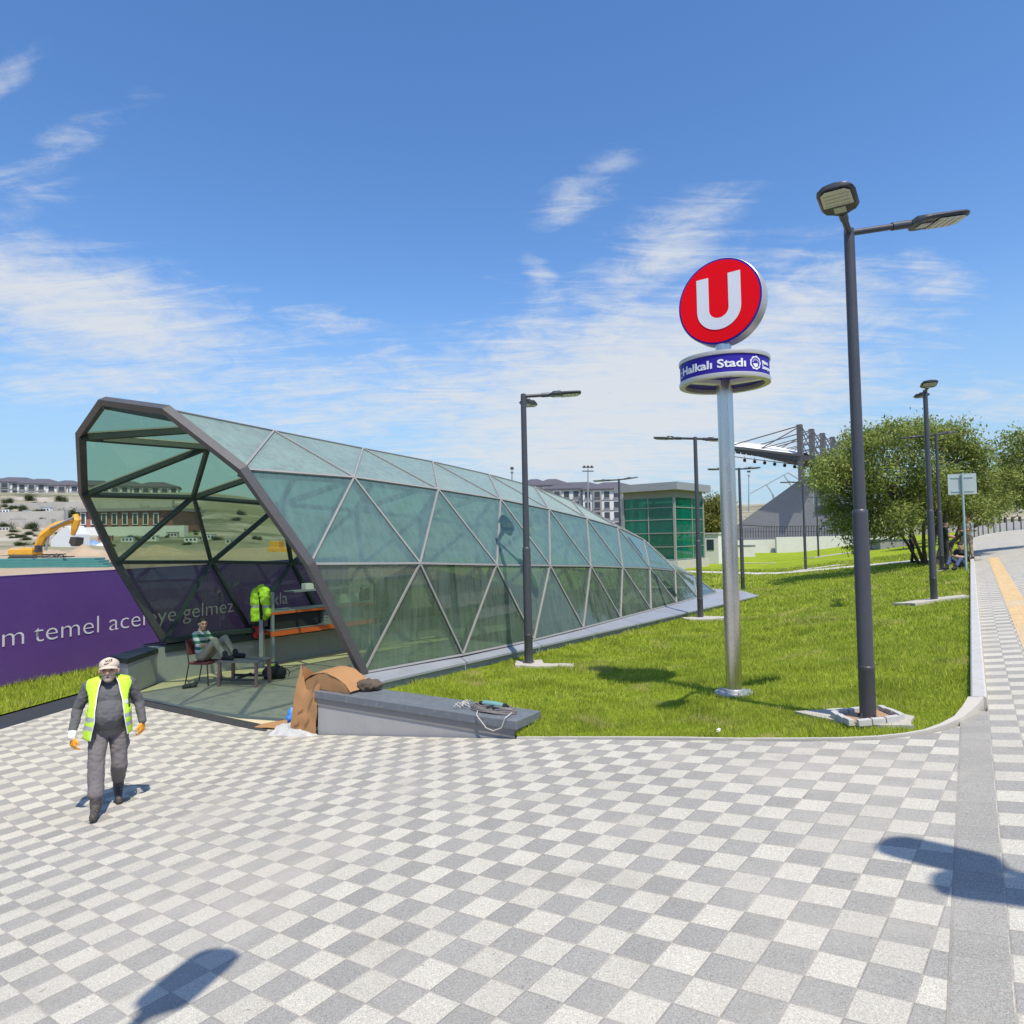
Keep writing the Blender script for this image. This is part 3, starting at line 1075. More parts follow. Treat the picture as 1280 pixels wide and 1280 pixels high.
# panes
rest = MB()
npan = 0
mats_r = ['glass_low', 'glass_side', 'glass_top', 'glass_top']
for sg in (1, -1):
    for k in range(4):
        for i in range(9):
            a, b = NODE[ROWS[k], i, sg], NODE[ROWS[k], i + 1, sg]
            c, d = NODE[ROWS[k + 1], i + 1, sg], NODE[ROWS[k + 1], i, sg]
            tris = [(a, c, d), (a, b, c)]
            for t3 in tris:
                if sg == 1 and i == 8:
                    continue
                own = (sg == 1 and k < 3) or (sg == -1 and i < 5) or (sg == 1 and i < 4)
                own = own and npan < 99
                mt = mats_r[k] if sg == 1 else ('glass_left_low' if k == 0 else 'glass_left')
                if own:
                    m1 = MB()
                    m1.add(t3, [(0, 1, 2)])
                    part('glass_pane', m1, M[mt], sroot, world=True)
                    npan += 1
                else:
                    rest.add(t3, [(0, 1, 2)], 0 if sg == -1 else 1)
o = part('glass_panes_far', rest, [M['glass_left'], M['glass_top']], sroot, world=True)
o['kind'] = 'stuff'
# metal closing panels at the tail
mb = MB()
for sg in (1,):
    for k in range(4):
        a, b = NODE[ROWS[k], 8, sg], NODE[ROWS[k], 9, sg]
        c, d = NODE[ROWS[k + 1], 9, sg], NODE[ROWS[k + 1], 8, sg]
        mb.add((a, b, c, d), [(0, 1, 2), (0, 2, 3)])
part('tail_panel', mb, M['apron'], sroot, world=True)
# sheet-metal apron with seams, and its skirt
ap = MB()
for sg in (1, -1):
    outer = [(-0.25, 3.62), (4, 3.62), (8, 3.60), (12, 3.55), (16.35, 3.48), (18.15, 2.25), (18.95, 0)]
    inner = [(0 - .02, B_w[0]), (4, B_w[2]), (8, B_w[4]), (12, B_w[6]), (16, B_w[8]), (17.35, 1.55), (17.5, 0)]
    for j in range(len(outer) - 1):
        o0, o1, i0, i1 = outer[j], outer[j + 1], inner[j], inner[j + 1]
        nsub = 2 if j < 4 else 1
        for q in range(nsub):
            f0, f1 = q / nsub, (q + 1) / nsub
            L = lambda u, v, f: (u[0] + (v[0] - u[0]) * f, u[1] + (v[1] - u[1]) * f)
            oa, ob, ia, ib = L(o0, o1, f0), L(o0, o1, f1 - .004), L(i0, i1, f0), L(i0, i1, f1 - .004)
            zo, zi = 0.045, 0.115
            A_, B_, C_, D_ = S(oa[0], sg * oa[1], zo), S(ob[0], sg * ob[1], zo), S(ib[0], sg * ib[1], zi), S(ia[0], sg * ia[1], zi)
            dn = Vector((0, 0, -.035))
            ap.add([A_, B_, C_, D_, A_ + dn, B_ + dn], [(0, 1, 2, 3), (0, 4, 5, 1)])
part('apron_sheet', ap, M['apron'], sroot, world=True)
sk = MB()
for sg in (1, -1):
    ol = [(-0.2, 3.57), (16.33, 3.43), (18.1, 2.2), (18.9, 0)]
    il = [(-0.2, 3.06), (16.2, 2.95), (17.4, 1.4), (17.6, 0)]
    for j in range(3):
        lo = -0.9 if j == 0 else -0.5
        q = [S(ol[j][0], sg * ol[j][1], 0), S(ol[j + 1][0], sg * ol[j + 1][1], 0), S(il[j + 1][0], sg * il[j + 1][1], 0), S(il[j][0], sg * il[j][1], 0)]
        vs = [v + Vector((0, 0, .008)) for v in q] + [v + Vector((0, 0, lo)) for v in q]
        sk.add(vs, [(0, 1, 2, 3), (4, 7, 6, 5), (0, 4, 5, 1), (1, 5, 6, 2), (2, 6, 7, 3), (3, 7, 4, 0)])
part('plinth', sk, M['concrete'], sroot, world=True)
# inside base channel: dark steel band over the plinth on the far side
mb = MB()
mb.beam(S(-.05, -3.06, -.02), S(15.5, -2.9, -.02), 0.10, 0.16)
mb.beam(S(-.05, -3.04, .14), S(15.5, -2.5, .14), 0.12, 0.10)
part('base_channel', mb, M['frame_green'], sroot, world=True)

# low front wall of the left side
lw = thing('low_wall', 'short grey concrete wall end with dark cap left of the glass hall entrance', 'wall', (-7.4, 13.6, 0))
mb = MB()
lp = [(-7.26, 13.08), S2(-.2, -3.06), S2(-.2, -3.6), (-7.78, 13.35)]
mb.prism(lp, 0.0, 0.60)
part('wall_body', mb, M['concrete'], lw, world=True)
mb = MB()
cx = sum(p[0] for p in lp) / 4
cy = sum(p[1] for p in lp) / 4
mb.prism([(cx + (p[0] - cx) * 1.06, cy + (p[1] - cy) * 1.06) for p in lp], 0.601, 0.70)
part('wall_cap', mb, M['frame_green'], lw, world=True, bevel=.006)

# right wall
rw = thing('retaining_wall', 'wedge shaped grey retaining wall with slate cap between plaza and lawn', 'wall', (-1.4, 9.0, 0))
WA, WB = Vector((-2.80, 9.885)), Vector((0.0, 8.06))
wd = (WB - WA).normalized()
wn = Vector((-wd.y, wd.x))
if wn.y < 0:
    wn = -wn
mb = MB()
poly = [WA, WB - wd * .03, WB - wd * .03 + wn * .46, WA + wn * .46]
mb.prism([(p.x, p.y) for p in poly], -0.2, 0.50)
part('wall_body', mb, M['wall_face'], rw, world=True)
mb = MB()
poly = [WA - wd * .008 - wn * .010, WB - wd * .02 - wn * .010, WB - wd * .02 + wn * .47, WA - wd * .008 + wn * .47]
mb.prism([(p.x, p.y) for p in poly], 0.502, 0.60)
part('trim_band', mb, M['wall_trim'], rw, world=True)
mb = MB()
poly = [WA - wd * .03 - wn * .035, WB + wd * .02 - wn * .035, WB + wd * .02 + wn * .52, WA - wd * .03 + wn * .52]
mb.prism([(p.x, p.y) for p in poly], 0.602, 0.705)
part('wall_cap', mb, M['cap_stone'], rw, world=True, bevel=.008)

# ================================================================== STREET LAMPS
def lamp_parts(root, arms, H=4.75, pad=None):
    """tapered two-step post, arms with flat LED heads; arms: (azimuth from +Y towards +X, arm length, head length, tilt)"""
    mb = MB()
    mb.lathe([(0.074, 0.0), (0.074, 0.50), (0.077, 0.505), (0.077, 0.53), (0.073, 0.535), (0.071, 2.00), (0.070, 2.03), (0.058, 2.045)], 20)
    for k in range(4):
        a = k * pi / 2 + .4
        mb.prism([(cos(a) * .071 - sin(a) * .006, sin(a) * .071 + cos(a) * .006), (cos(a) * .071 + sin(a) * .006, sin(a) * .071 - cos(a) * .006),
                  (cos(a) * .135 + sin(a) * .006, sin(a) * .135 - cos(a) * .006), (cos(a) * .135 - sin(a) * .006, sin(a) * .135 + cos(a) * .006)], 0.0, [.09, .09, .015, .015])
    part('post_base', mb, M['paint_dark'], root, smooth=True)
    mb = MB()
    mb.lathe([(0.056, 2.046), (0.048, H - .08), (0.046, H - .01), (0.02, H)], 18)
    part('post', mb, M['paint_dark'], root, smooth=True)
    for (az_, la, lh, tilt) in arms:
        d = Vector((sin(az_), cos(az_), 0))
        sd = Vector((cos(az_), -sin(az_), 0))
        dv = (d * cos(tilt) + Vector((0, 0, sin(tilt)))).normalized()
        upv = sd.cross(dv)
        if upv.z < 0:
            upv = -upv
        st = Vector((0, 0, H - .05))
        mb = MB()
        mb.tube([st, st + dv * (la * .72)], 0.031, 12)
        mb.tube([st + dv * (la * .70), st + dv * la], 0.040, 12)
        arm = part('arm', mb, M['paint_dark'], root, smooth=True)
        # head: flat rounded housing
        p0 = st + dv * la
        mb = MB()
        out = []
        for (t, hw) in ((0, .045), (.06, .085), (.12, .140), (.22, .160), (.75, .160), (.90, .145), (.97, .110), (1, .06)):
            out.append((t * lh, hw))
        vs = []
        for (t, hw) in out:
            for (sx, zz_) in ((-1, -.006), (-.84, .024), (0, .032), (.84, .024), (1, -.006), (.88, -.028), (-.88, -.028)):
                vs.append(p0 + dv * t + sd * (hw * sx) + upv * zz_ * (0.75 if t > lh * .7 else 1.0))
        fs = []
        for i in range(len(out) - 1):
            for k in range(7):
                fs.append((i * 7 + k, i * 7 + (k + 1) % 7, (i + 1) * 7 + (k + 1) % 7, (i + 1) * 7 + k))
        fs.append(tuple(range(6, -1, -1)))
        fs.append(tuple((len(out) - 1) * 7 + k for k in range(7)))
        mb.add(vs, fs)
        mb.beam(p0 + dv * (lh * .10) + upv * .032, p0 + dv * (lh * .36) + upv * .036, .11, .035, up=upv)
        head = part('lamp_head', mb, M['paint_dark'], arm, smooth=True)
        mb = MB()
        qs = [p0 + dv * (lh * t) + sd * s_ + upv * -.0335 for t, s_ in ((.40, -.125), (.40, .125), (.84, .120), (.94, .08), (.94, -.08), (.84, -.120))]
        mb.slab(qs, upv * -.006)
        part('lens', mb, M['lens'], arm)
        mb = MB()
        for kk in range(4):
            t = .45 + .12 * kk
            mb.beam(p0 + dv * (lh * t) + sd * -.10 + upv * -.0415, p0 + dv * (lh * t) + sd * .10 + upv * -.0415, .012, .004, up=upv)
        mb.beam(p0 + dv * (lh * .14) + upv * -.036, p0 + dv * (lh * .34) + upv * -.036, .10, .010, up=upv)
        part('driver_cover', mb, M['steel_flat'], arm)


D = radians
# position, arms (azimuth, arm, head, tilt), label
LAMPS = [
    ((3.39, 6.74), [(D(213), .46, .52, D(4)), (D(86), .64, .58, D(9))], 'tall graphite street lamp with two heads on a brick-edged slab at the lawn corner'),
    ((0.24, 12.11), [(D(8), .50, .56, D(2)), (D(88), .46, .56, D(3))], 'graphite street lamp close beside the glass hall, its head reaching right'),
    ((4.83, 18.03), [(D(-62), .52, .58, D(6)), (D(62), .40, .56, D(1))], 'graphite street lamp near the low tail of the glass hall with heads to both sides'),
    ((9.34, 15.45), [(D(25), .45, .55, D(4)), (D(205), .45, .55, D(3))], 'graphite street lamp in front of the big tree, heads seen end on'),
    ((14.71, 23.81), [(D(-58), .55, .58, D(-2)), (D(62), .55, .58, D(8))], 'thin graphite street lamp among the branches, close to the group in the shade'),
    ((15.62, 37.05), [(D(-70), .55, .58, D(2)), (D(70), .5, .56, D(3))], 'distant graphite lamp on the far lawn below the grandstand wall'),
    ((23.8, 54.0), [(D(-70), .55, .58, D(0)), (D(110), .5, .56, D(2))], 'most distant graphite lamp on the far lawn, beside the grandstand wall edge'),
    ((4.75, 30.5), [(D(-70), .55, .6, D(0)), (D(62), .45, .56, D(8))], 'graphite lamp rising behind the glass hall beside the emerald glass booth'),
    ((8.85, 26.8), [(D(-68), .60, .58, D(3)), (D(80), .35, .52, D(4))], 'graphite lamp mostly hidden behind the steel metro sign pole'),
]
lamp_pads = []
for (xy, arms, lab) in LAMPS:
    z = h_lawn(*xy)
    r = thing('street_lamp', lab, 'street lamp', (xy[0], xy[1], z), 0, 'graphite street lamps along the lawn')
    lamp_parts(r, arms, 4.83 if not lamp_pads else 4.75)
    lamp_pads.append(r)
# two more of the same lamps stand beside the camera; their shadows lie on the paving
for (xy, arms, lab) in [((-0.95, 0.40), [(D(17), .60, .56, D(4)), (D(-80), .5, .56, D(4))], 'graphite street lamp just left of the camera, whose head shades the paving'),
                        ((3.89, 0.72), [(D(-36), .55, .58, D(6)), (D(-58), .30, .52, D(4))], 'graphite street lamp just right of the camera, whose heads shade the paving')]:
    r = thing('street_lamp', lab, 'street lamp', (xy[0], xy[1], h_plaza(*xy)), 0, 'graphite street lamps along the lawn')
    lamp_parts(r, arms)


PADS = []


def pad_on(root, pts, top=0.035, name='base_slab', material='pad', jitter=0.03, deep=.15):
    PADS.append(pts)
    mb = MB()
    pp = []
    n = len(pts)
    for i in range(n):
        a, b = Vector(pts[i]), Vector(pts[(i + 1) % n])
        for k in range(4):
            q = a + (b - a) * k / 4
            pp.append((q.x + random.uniform(-jitter, jitter), q.y + random.uniform(-jitter, jitter)))
    mb.prism(pp, [h_lawn(*p) - deep for p in pp], [h_lawn(*p) + top for p in pp])
    return part(name, mb, M[material], root, world=True)


l1 = lamp_pads[0]
pad_on(l1, [(2.95, 7.40), (3.22, 6.55), (3.55, 6.30), (3.78, 6.62), (3.62, 7.15), (3.30, 7.30)], .03, deep=.1)
mb = MB()
for (ax, ay, bx, by) in ((3.18, 6.52, 3.56, 6.50), (3.14, 6.55, 3.16, 6.98), (3.60, 6.53, 3.62, 6.96), (3.18, 7.0, 3.60, 6.99)):
    n = 3
    for k in range(n):
        p = Vector((ax + (bx - ax) * k / n, ay + (by - ay) * k / n, 0))
        q = Vector((ax + (bx - ax) * (k + .94) / n, ay + (by - ay) * (k + .94) / n, 0))
        for v in (p, q):
            v.z = h_lawn(v.x, v.y) + .055 + random.uniform(-.006, .006)
        mb.beam(p, q, .055, .06)
part('brick_rim', mb, M['kerb'], l1, world=True, bevel=.006)
mb = MB()
mb.prism([(3.20, 6.55), (3.57, 6.53), (3.59, 6.96), (3.19, 6.97)], [h_lawn(3.4, 6.7) - .02] * 4, [h_lawn(x, y) + .045 for x, y in ((3.20, 6.55), (3.57, 6.53), (3.59, 6.96), (3.19, 6.97))])
part('soil_bed', mb, M['soil'], l1, world=True)
pad_on(lamp_pads[1], [(0.02, 12.35), (-.02, 11.9), (.45, 11.75), (.95, 11.72), (1.0, 11.95), (.52, 12.05), (.5, 12.38)], .04)
pad_on(lamp_pads[2], [(4.4, 18.2), (4.4, 17.6), (5.4, 17.4), (5.5, 17.75), (5.0, 18.3)], .05)
pad_on(lamp_pads[3], [(8.55, 15.75), (8.75, 15.15), (9.95, 15.2), (10.05, 15.5), (9.5, 15.75)], .06)
pad_on(lamp_pads[4], [(14.4, 24.0), (14.4, 23.5), (15.0, 23.5), (15.0, 24.0)], .03)
pad_on(lamp_pads[5], [(15.0, 37.5), (15.0, 36.5), (17.5, 36.5), (17.5, 37.5)], .04)
pad_on(lamp_pads[6], [(23.0, 54.5), (23.2, 53.3), (27.5, 53.3), (27.5, 54.5)], .05)

# ================================================================== METRO SIGN
SX, SY = 2.742, 8.759
SZ = h_lawn(SX, SY)
sg_root = thing('metro_sign', 'tall steel station pole with a red U disc and a blue ring sign', 'station sign', (SX, SY, SZ))
mb = MB()
mb.lathe([(0.098, 0.0), (0.097, 4.45)], 40)
part('pole', mb, M['steel'], sg_root, smooth=True)
mb = MB()
mb.lathe([(0.24, 0.0), (0.24, 0.030), (0.225, 0.034)], 36)
mb.lathe([(0.125, 0.035), (0.118, 0.065), (0.10, 0.075)], 30)
for k in range(8):
    a = k * pi / 4
    mb.lathe([(0.016, 0.03), (0.016, 0.055), (0.008, 0.07)], 8, (0.19 * cos(a), 0.19 * sin(a), 0))
part('base_plate', mb, M['steel_flat'], sg_root, smooth=True)
# ring
RZ0, RZ1, RR = 3.90, 4.225, 0.545
mb = MB()
mb.lathe([(RR - .02, RZ0 + .055), (RR, RZ0 + .055), (RR, RZ1 - .05), (RR - .02, RZ1 - .05)], 72)
ringp = part('ring_band', mb, M['sign_blue'], sg_root, smooth=True)
mb = MB()
for za, zb_ in ((RZ0, RZ0 + .054), (RZ1 - .049, RZ1)):
    vs, fs = [], []
    sec = [(RR - .060, za), (RR + .012, za), (RR + .018, (za + zb_) / 2), (RR + .012, zb_), (RR - .060, zb_)]
    seg = 72
    for k in range(seg):
        a = 2 * pi * k / seg
        vs += [(r * cos(a), r * sin(a), z) for r, z in sec]
    for k in range(seg):
        for j in range(5):
            fs.append((k * 5 + j, k * 5 + (j + 1) % 5, ((k + 1) % seg) * 5 + (j + 1) % 5, ((k + 1) % seg) * 5 + j))
    mb.add(vs, fs)
part('ring_rim', mb, M['sign_rim'], ringp, smooth=True)
mb = MB()
mb.lathe([(RR - .022, RZ0 + .05), (RR - .024, RZ0 + .16), (RR - .022, RZ1 - .045)], 72, caps=False)
part('ring_liner', mb, M['concrete'], ringp, smooth=True)
mb = MB()
for k in range(3):
    a = radians(-40 + 120 * k)
    c_, s_ = cos(a), sin(a)
    mb.beam((c_ * .09, s_ * .09, RZ0 + .09), (c_ * (RR - .03), s_ * (RR - .03), RZ0 + .09), .10, .17)
part('ring_bracket', mb, M['white'], sg_root)
VIEW_AZ = atan2(-SX, -SY)                 # from the pole towards the viewer, azimuth from +Y towards +X


def wrap_ring(me, ang0, r, z0):
    for v in me.vertices:
        a = ang0 - v.co.x / r
        rr = r + v.co.z
        v.co = Vector((rr * sin(a), rr * cos(a), z0 + v.co.y))
    return me


def link_mesh(name, me, material, parent, loc=(0, 0, 0)):
    me.materials.clear()
    me.materials.append(material)
    me.name = name
    o = bpy.data.objects.new(name, me)
    COL.objects.link(o)
    o.parent = parent
    o.location = loc
    return o


# lettering runs clockwise seen from above's reverse: x to the viewer's right means decreasing azimuth here
tm = text_mesh('Halkalı Stadı', 0.150, 0.003, 'LEFT', 0.0035, 1.0)
xs_ = [v.co.x for v in tm.vertices]
tw = max(xs_) - min(xs_)
want = 0.875
for v in tm.vertices:
    v.co.x = (v.co.x - min(xs_)) * want / tw
    v.co.y *= 0.92
link_mesh('lettering', wrap_ring(tm, VIEW_AZ + radians(64), RR + .003, RZ0 + .115), M['sign_white'], ringp)
tm = text_mesh(':', 0.16, 0.003, 'LEFT', 0.003)
link_mesh('lettering', wrap_ring(tm, VIEW_AZ + radians(71), RR + .003, RZ0 + .10), M['sign_white'], ringp)
for (dz_, tx) in ((.165, 'Metro'), (.105, 'İstasyonu')):
    tm = text_mesh(tx, 0.060, 0.003, 'LEFT', 0.002)
    link_mesh('lettering', wrap_ring(tm, VIEW_AZ - radians(54), RR + .003, RZ0 + dz_), M['sign_white'], ringp)
# round emblem: scalloped ring with a shield-like core
mb = MB()
R0 = 0.082
vs, fs = [], []
seg = 36
for k in range(seg):
    a = 2 * pi * k / seg
    for rr in (R0 * (1.0 + .06 * cos(a * 9)), R0 * .78):
        vs.append((rr * cos(a), rr * sin(a), 0.002))
for k in range(seg):
    fs.append((2 * k, 2 * ((k + 1) % seg), 2 * ((k + 1) % seg) + 1, 2 * k + 1))
mb.add(vs, fs)
for k in range(7):
    a = pi / 2 + (k - 3) * .42
    mb.add([(R0 * .62 * cos(a - .1), R0 * .62 * sin(a - .1), .002), (R0 * .62 * cos(a + .1), R0 * .62 * sin(a + .1), .002), (R0 * .30 * cos(a), R0 * .30 * sin(a), .002)], [(0, 1, 2)])
mb.add([(-R0 * .5, -R0 * .1, .002), (R0 * .5, -R0 * .1, .002), (R0 * .32, -R0 * .55, .002), (0, -R0 * .70, .002), (-R0 * .32, -R0 * .55, .002)], [(0, 1, 2, 3, 4)])
em = mb.mesh('emblem', M['sign_white'])
link_mesh('emblem', wrap_ring(em, VIEW_AZ - radians(42), RR + .002, RZ0 + .165), M['sign_white'], ringp)
# disc
DC = Vector((0, 0, 4.965))
FN = -SA                                           # the way the disc faces
DXV = SB                                           # to the right on the face
R_d = 0.545


def disc_pt(x, y, dpt):
    return DC + DXV * x + Vector((0, 0, y)) + FN * dpt


mb = MB()
seg = 64
vs = []
for dpt, rr in ((-.10, R_d), (-.095, R_d + .006), (.085, R_d + .006), (.09, R_d)):
    vs += [disc_pt(rr * cos(2 * pi * k / seg), rr * sin(2 * pi * k / seg), dpt) for k in range(seg)]
fs = [(i * seg + k, i * seg + (k + 1) % seg, (i + 1) * seg + (k + 1) % seg, (i + 1) * seg + k) for i in range(3) for k in range(seg)]
fs += [tuple(range(seg - 1, -1, -1)), tuple(3 * seg + k for k in range(seg))]
mb.add(vs, fs)
disc = part('disc_box', mb, M['sign_rim'], sg_root, smooth=True)
for sgn in (1, -1):
    mb = MB()
    mb.slab([disc_pt(R_d * .995 * cos(2 * pi * k / seg), R_d * .995 * sin(2 * pi * k / seg), sgn * .095) for k in range(seg)], FN * sgn * .004)
    part('disc_border', mb, M['sign_blue'], disc)
    mb = MB()
    mb.slab([disc_pt(R_d * .955 * cos(2 * pi * k / seg), R_d * .955 * sin(2 * pi * k / seg), sgn * .1015) for k in range(seg)], FN * sgn * .004)
    part('disc_face', mb, M['sign_red'], disc)
    # letter U
    mb = MB()
    wo, wi, top, cy_ = .288, .128, .340, -.085
    out = [(-wo, top), (-wo, cy_)] + [(wo * cos(pi + pi * k / 20), cy_ + wo * sin(pi + pi * k / 20) * .92) for k in range(1, 20)] + [(wo, cy_), (wo, top)]
    inn_ = [(-wi, top), (-wi, cy_)] + [(wi * cos(pi + pi * k / 20), cy_ + wi * sin(pi + pi * k / 20) * .92) for k in range(1, 20)] + [(wi, cy_), (wi, top)]
    n = len(out)
    vs = [disc_pt(x * 1, y - .01, sgn * .1075) for x, y in out] + [disc_pt(x, y - .01, sgn * .1075) for x, y in inn_]
    vs += [v + FN * sgn * .003 for v in vs]
    fs = []
    for k in range(n - 1):
        fs.append((k, k + 1, n + k + 1, n + k))
        fs.append((2 * n + k, 3 * n + k, 3 * n + k + 1, 2 * n + k + 1))
    mb.add(vs, fs)
    part('letter_u', mb, M['sign_white'], disc)
#PART3

# ================================================================== HOARDING
HD = Vector((0.326, 1.0, 0)).normalized()          # the way it runs
HN = Vector((HD.y, -HD.x, 0))                      # towards the plaza
H0 = Vector((-10.27, 13.9, 0.0))
hb = thing('hoarding', 'purple printed hoarding with large white lettering along the grass verge', 'hoarding', (H0.x, H0.y, 0))
mb = MB()
NS = 40
ha, hb_ = -9.0, 13.0
vs, fs = [], []
for i in range(NS + 1):
    u = ha + (hb_ - ha) * i / NS
    q = H0 + HD * u
    wv = 0.005 * sin(u * 3.1) + 0.003 * sin(u * 7.7 + 1)
    for z, k in ((0.05, 0), (0.7, 1), (1.4, .7), (2.235, 0)):
        vs.append(q + HN * (wv * k) + Vector((0, 0, z)))
for i in range(NS):
    for k in range(3):
        a = i * 4 + k
        fs.append((a, a + 4, a + 5, a + 1))
n0 = len(vs)
vs += [v - HN * .03 for v in vs]
fs += [tuple(n0 + j for j in reversed(f)) for f in fs]
mb.add(vs, fs)
part('printed_panel', mb, M['purple'], hb, smooth=True, world=True)
mb = MB()
for i in range(12):
    q = H0 + HD * (ha + .6 + i * 1.9) - HN * .08
    mb.beam(q + Vector((0, 0, -.1)), q + Vector((0, 0, 2.2)), .06, .06, up=HN)
    mb.beam(q + Vector((0, 0, 1.6)), q - HN * 1.1 + Vector((0, 0, -.05)), .05, .05)
part('support_post', mb, M['galv'], hb, world=True)
mb = MB()
mb.beam(H0 + HD * ha - HN * .02 + Vector((0, 0, 2.245)), H0 + HD * hb_ - HN * .02 + Vector((0, 0, 2.245)), .05, .02)
part('top_rail', mb, M['purple'], hb, world=True)


def hu(px, py, z):
    """distance along the hoarding of a picture point at about that height"""
    r = ray(px, py)
    # plane through H0 with normal HN
    t = (H0 - Vector((0, 0, EYE))).dot(HN) / r.dot(HN)
    q = Vector((0, 0, EYE)) + r * t
    return (q - H0).dot(HD), q.z


uA, zA = hu(42, 803, 0)
uB, zB = hu(292, 778, 0)
uC, zC = hu(113, 799, 0)
uC2, zC2 = hu(113, 778, 0)
for body, ua, ub in (('temel aceleye gelmez', uA, uB),):
    tm = text_mesh(body, 1.0, 0.0, 'LEFT', -0.011, 1.0)
    xs_ = [v.co.x for v in tm.vertices]
    x0, x1 = min(xs_), max(xs_)
    kx = (ub - ua) / (x1 - x0)
    asc = max(v.co.y for v in tm.vertices)
    ky = (zC2 - zC) / asc
    zb0, zb1 = zA, zB
for body, mode in (('temel aceleye gelmez', 0), ('Sağlam ', -1), ('ıkla', 1)):
    tm = text_mesh(body, 1.0, 0.0, 'LEFT', -0.011, 1.0)
    xs_ = [v.co.x for v in tm.vertices]
    if mode == 0:
        sh = ua - x0 * kx
    elif mode == -1:
        sh = ua - (max(xs_) + .30) * kx
    else:
        sh = uB + 1.6
    for v in tm.vertices:
        u = sh + v.co.x * kx
        z = zb0 + v.co.y * ky
        v.co = H0 + HD * u + HN * .010 + Vector((0, 0, z))
    o = link_mesh('lettering', tm, M['white_print'], hb)
    o.location = -Vector(hb.location)


# ================================================================== PEOPLE
def prim_mesh(prims, seg=14):
    mb = MB()
    for pr in prims:
        if pr[0] == 'c':
            _, p, q, r1, r2, mi = pr
            p, q = Vector(p), Vector(q)
            d = (q - p)
            L = d.length
            d = d / L if L > 1e-6 else Vector((0, 0, 1))
            pts, rs = [], []
            for k in range(5):
                a = pi / 2 * (1 - k / 4)
                pts.append(p - d * r1 * sin(a))
                rs.append(max(r1 * cos(a), r1 * .03))
            for k in range(5):
                a = pi / 2 * (k / 4)
                pts.append(q + d * r2 * sin(a))
                rs.append(max(r2 * cos(a), r2 * .03))
            s = d.cross(Vector((0, 0, 1)) if abs(d.z) < .9 else Vector((1, 0, 0))).normalized()
            u = s.cross(d)
            vs = []
            for pp, r in zip(pts, rs):
                vs += [pp + (s * cos(2 * pi * k / seg) + u * sin(2 * pi * k / seg)) * r for k in range(seg)]
            n = len(pts)
            fs = [(i * seg + k, i * seg + (k + 1) % seg, (i + 1) * seg + (k + 1) % seg, (i + 1) * seg + k) for i in range(n - 1) for k in range(seg)]
            fs += [tuple(range(seg - 1, -1, -1)), tuple((n - 1) * seg + k for k in range(seg))]
            mb.add(vs, fs)
        else:
            _, c, r, R, mi = pr
            mb.ellipsoid(c, r, 18, 12, 0, R)
    return mb


def fuse(name, prims, voxel, smooth_it=4):
    """one continuous skin over all the shapes"""
    mb = prim_mesh(prims)
    me = bpy.data.meshes.new(name)
    me.from_pydata(mb.v, [], mb.f)
    ob = bpy.data.objects.new(name, me)
    COL.objects.link(ob)
    md = ob.modifiers.new('r', 'REMESH')
    md.mode = 'VOXEL'
    md.voxel_size = voxel
    ms = ob.modifiers.new('s', 'SMOOTH')
    ms.factor = 0.5
    ms.iterations = smooth_it
    dg = bpy.context.evaluated_depsgraph_get()
    out = bpy.data.meshes.new_from_object(ob.evaluated_get(dg))
    bpy.data.objects.remove(ob)
    out.name = name
    return out


def prim_dist(prims, X):
    D_ = np.empty((len(prims), len(X)))
    for k, pr in enumerate(prims):
        if pr[0] == 'c':
            p, q = np.array(pr[1], float), np.array(pr[2], float)
            d = q - p
            L2 = max(d @ d, 1e-9)
            t = np.clip(((X - p) @ d) / L2, 0, 1)
            D_[k] = np.linalg.norm(X - (p + t[:, None] * d), axis=1) - (pr[3] + (pr[4] - pr[3]) * t)
        else:
            c, r = np.array(pr[1], float), np.array(pr[2], float)
            Y = X - c
            if pr[3] is not None:
                Y = Y @ np.array(pr[3])
            D_[k] = (np.linalg.norm(Y / r, axis=1) - 1) * r.min()
    return D_


def skin_figure(name, prims, mats, voxel, parent, folds=0.006, recolor=None, smooth_it=4):
    me = fuse(name, prims, voxel, smooth_it)
    n = len(me.vertices)
    X = np.empty(n * 3)
    me.vertices.foreach_get('co', X)
    X = X.reshape(-1, 3)
    lab = np.array([pr[-1] for pr in prims])
    vm = lab[prim_dist(prims, X).argmin(0)]
    # cloth folds on everything but skin
    if folds > 0:
        N = np.empty(n * 3)
        me.vertices.foreach_get('normal', N)
        N = N.reshape(-1, 3)
        for i in range(n):
            if vm[i] in (1, 2):
                p = Vector(X[i])
                f = mnoise.noise(Vector((p.x * 10 + p.z * 6, p.y * 9, p.z * 11 - p.x * 7))) + .7 * mnoise.noise(Vector((p.x * 24 + 4 + p.z * 14, p.y * 22, p.z * 26 - p.x * 12)))
                X[i] += N[i] * folds * f
        me.vertices.foreach_set('co', X.ravel())
    fc = np.empty(len(me.polygons) * 3)
    me.polygons.foreach_get('center', fc)
    fc = fc.reshape(-1, 3)
    fm = lab[prim_dist(prims, fc).argmin(0)].astype(np.int32)
    if recolor is not None:
        fm = recolor(fc, fm)
    me.materials.clear()
    for x in mats:
        me.materials.append(M[x])
    me.polygons.foreach_set('material_index', fm.astype(np.int32))
    me.polygons.foreach_set('use_smooth', [True] * len(me.polygons))
    me.update()
    o = bpy.data.objects.new(name, me)
    COL.objects.link(o)
    o.parent = parent
    return o


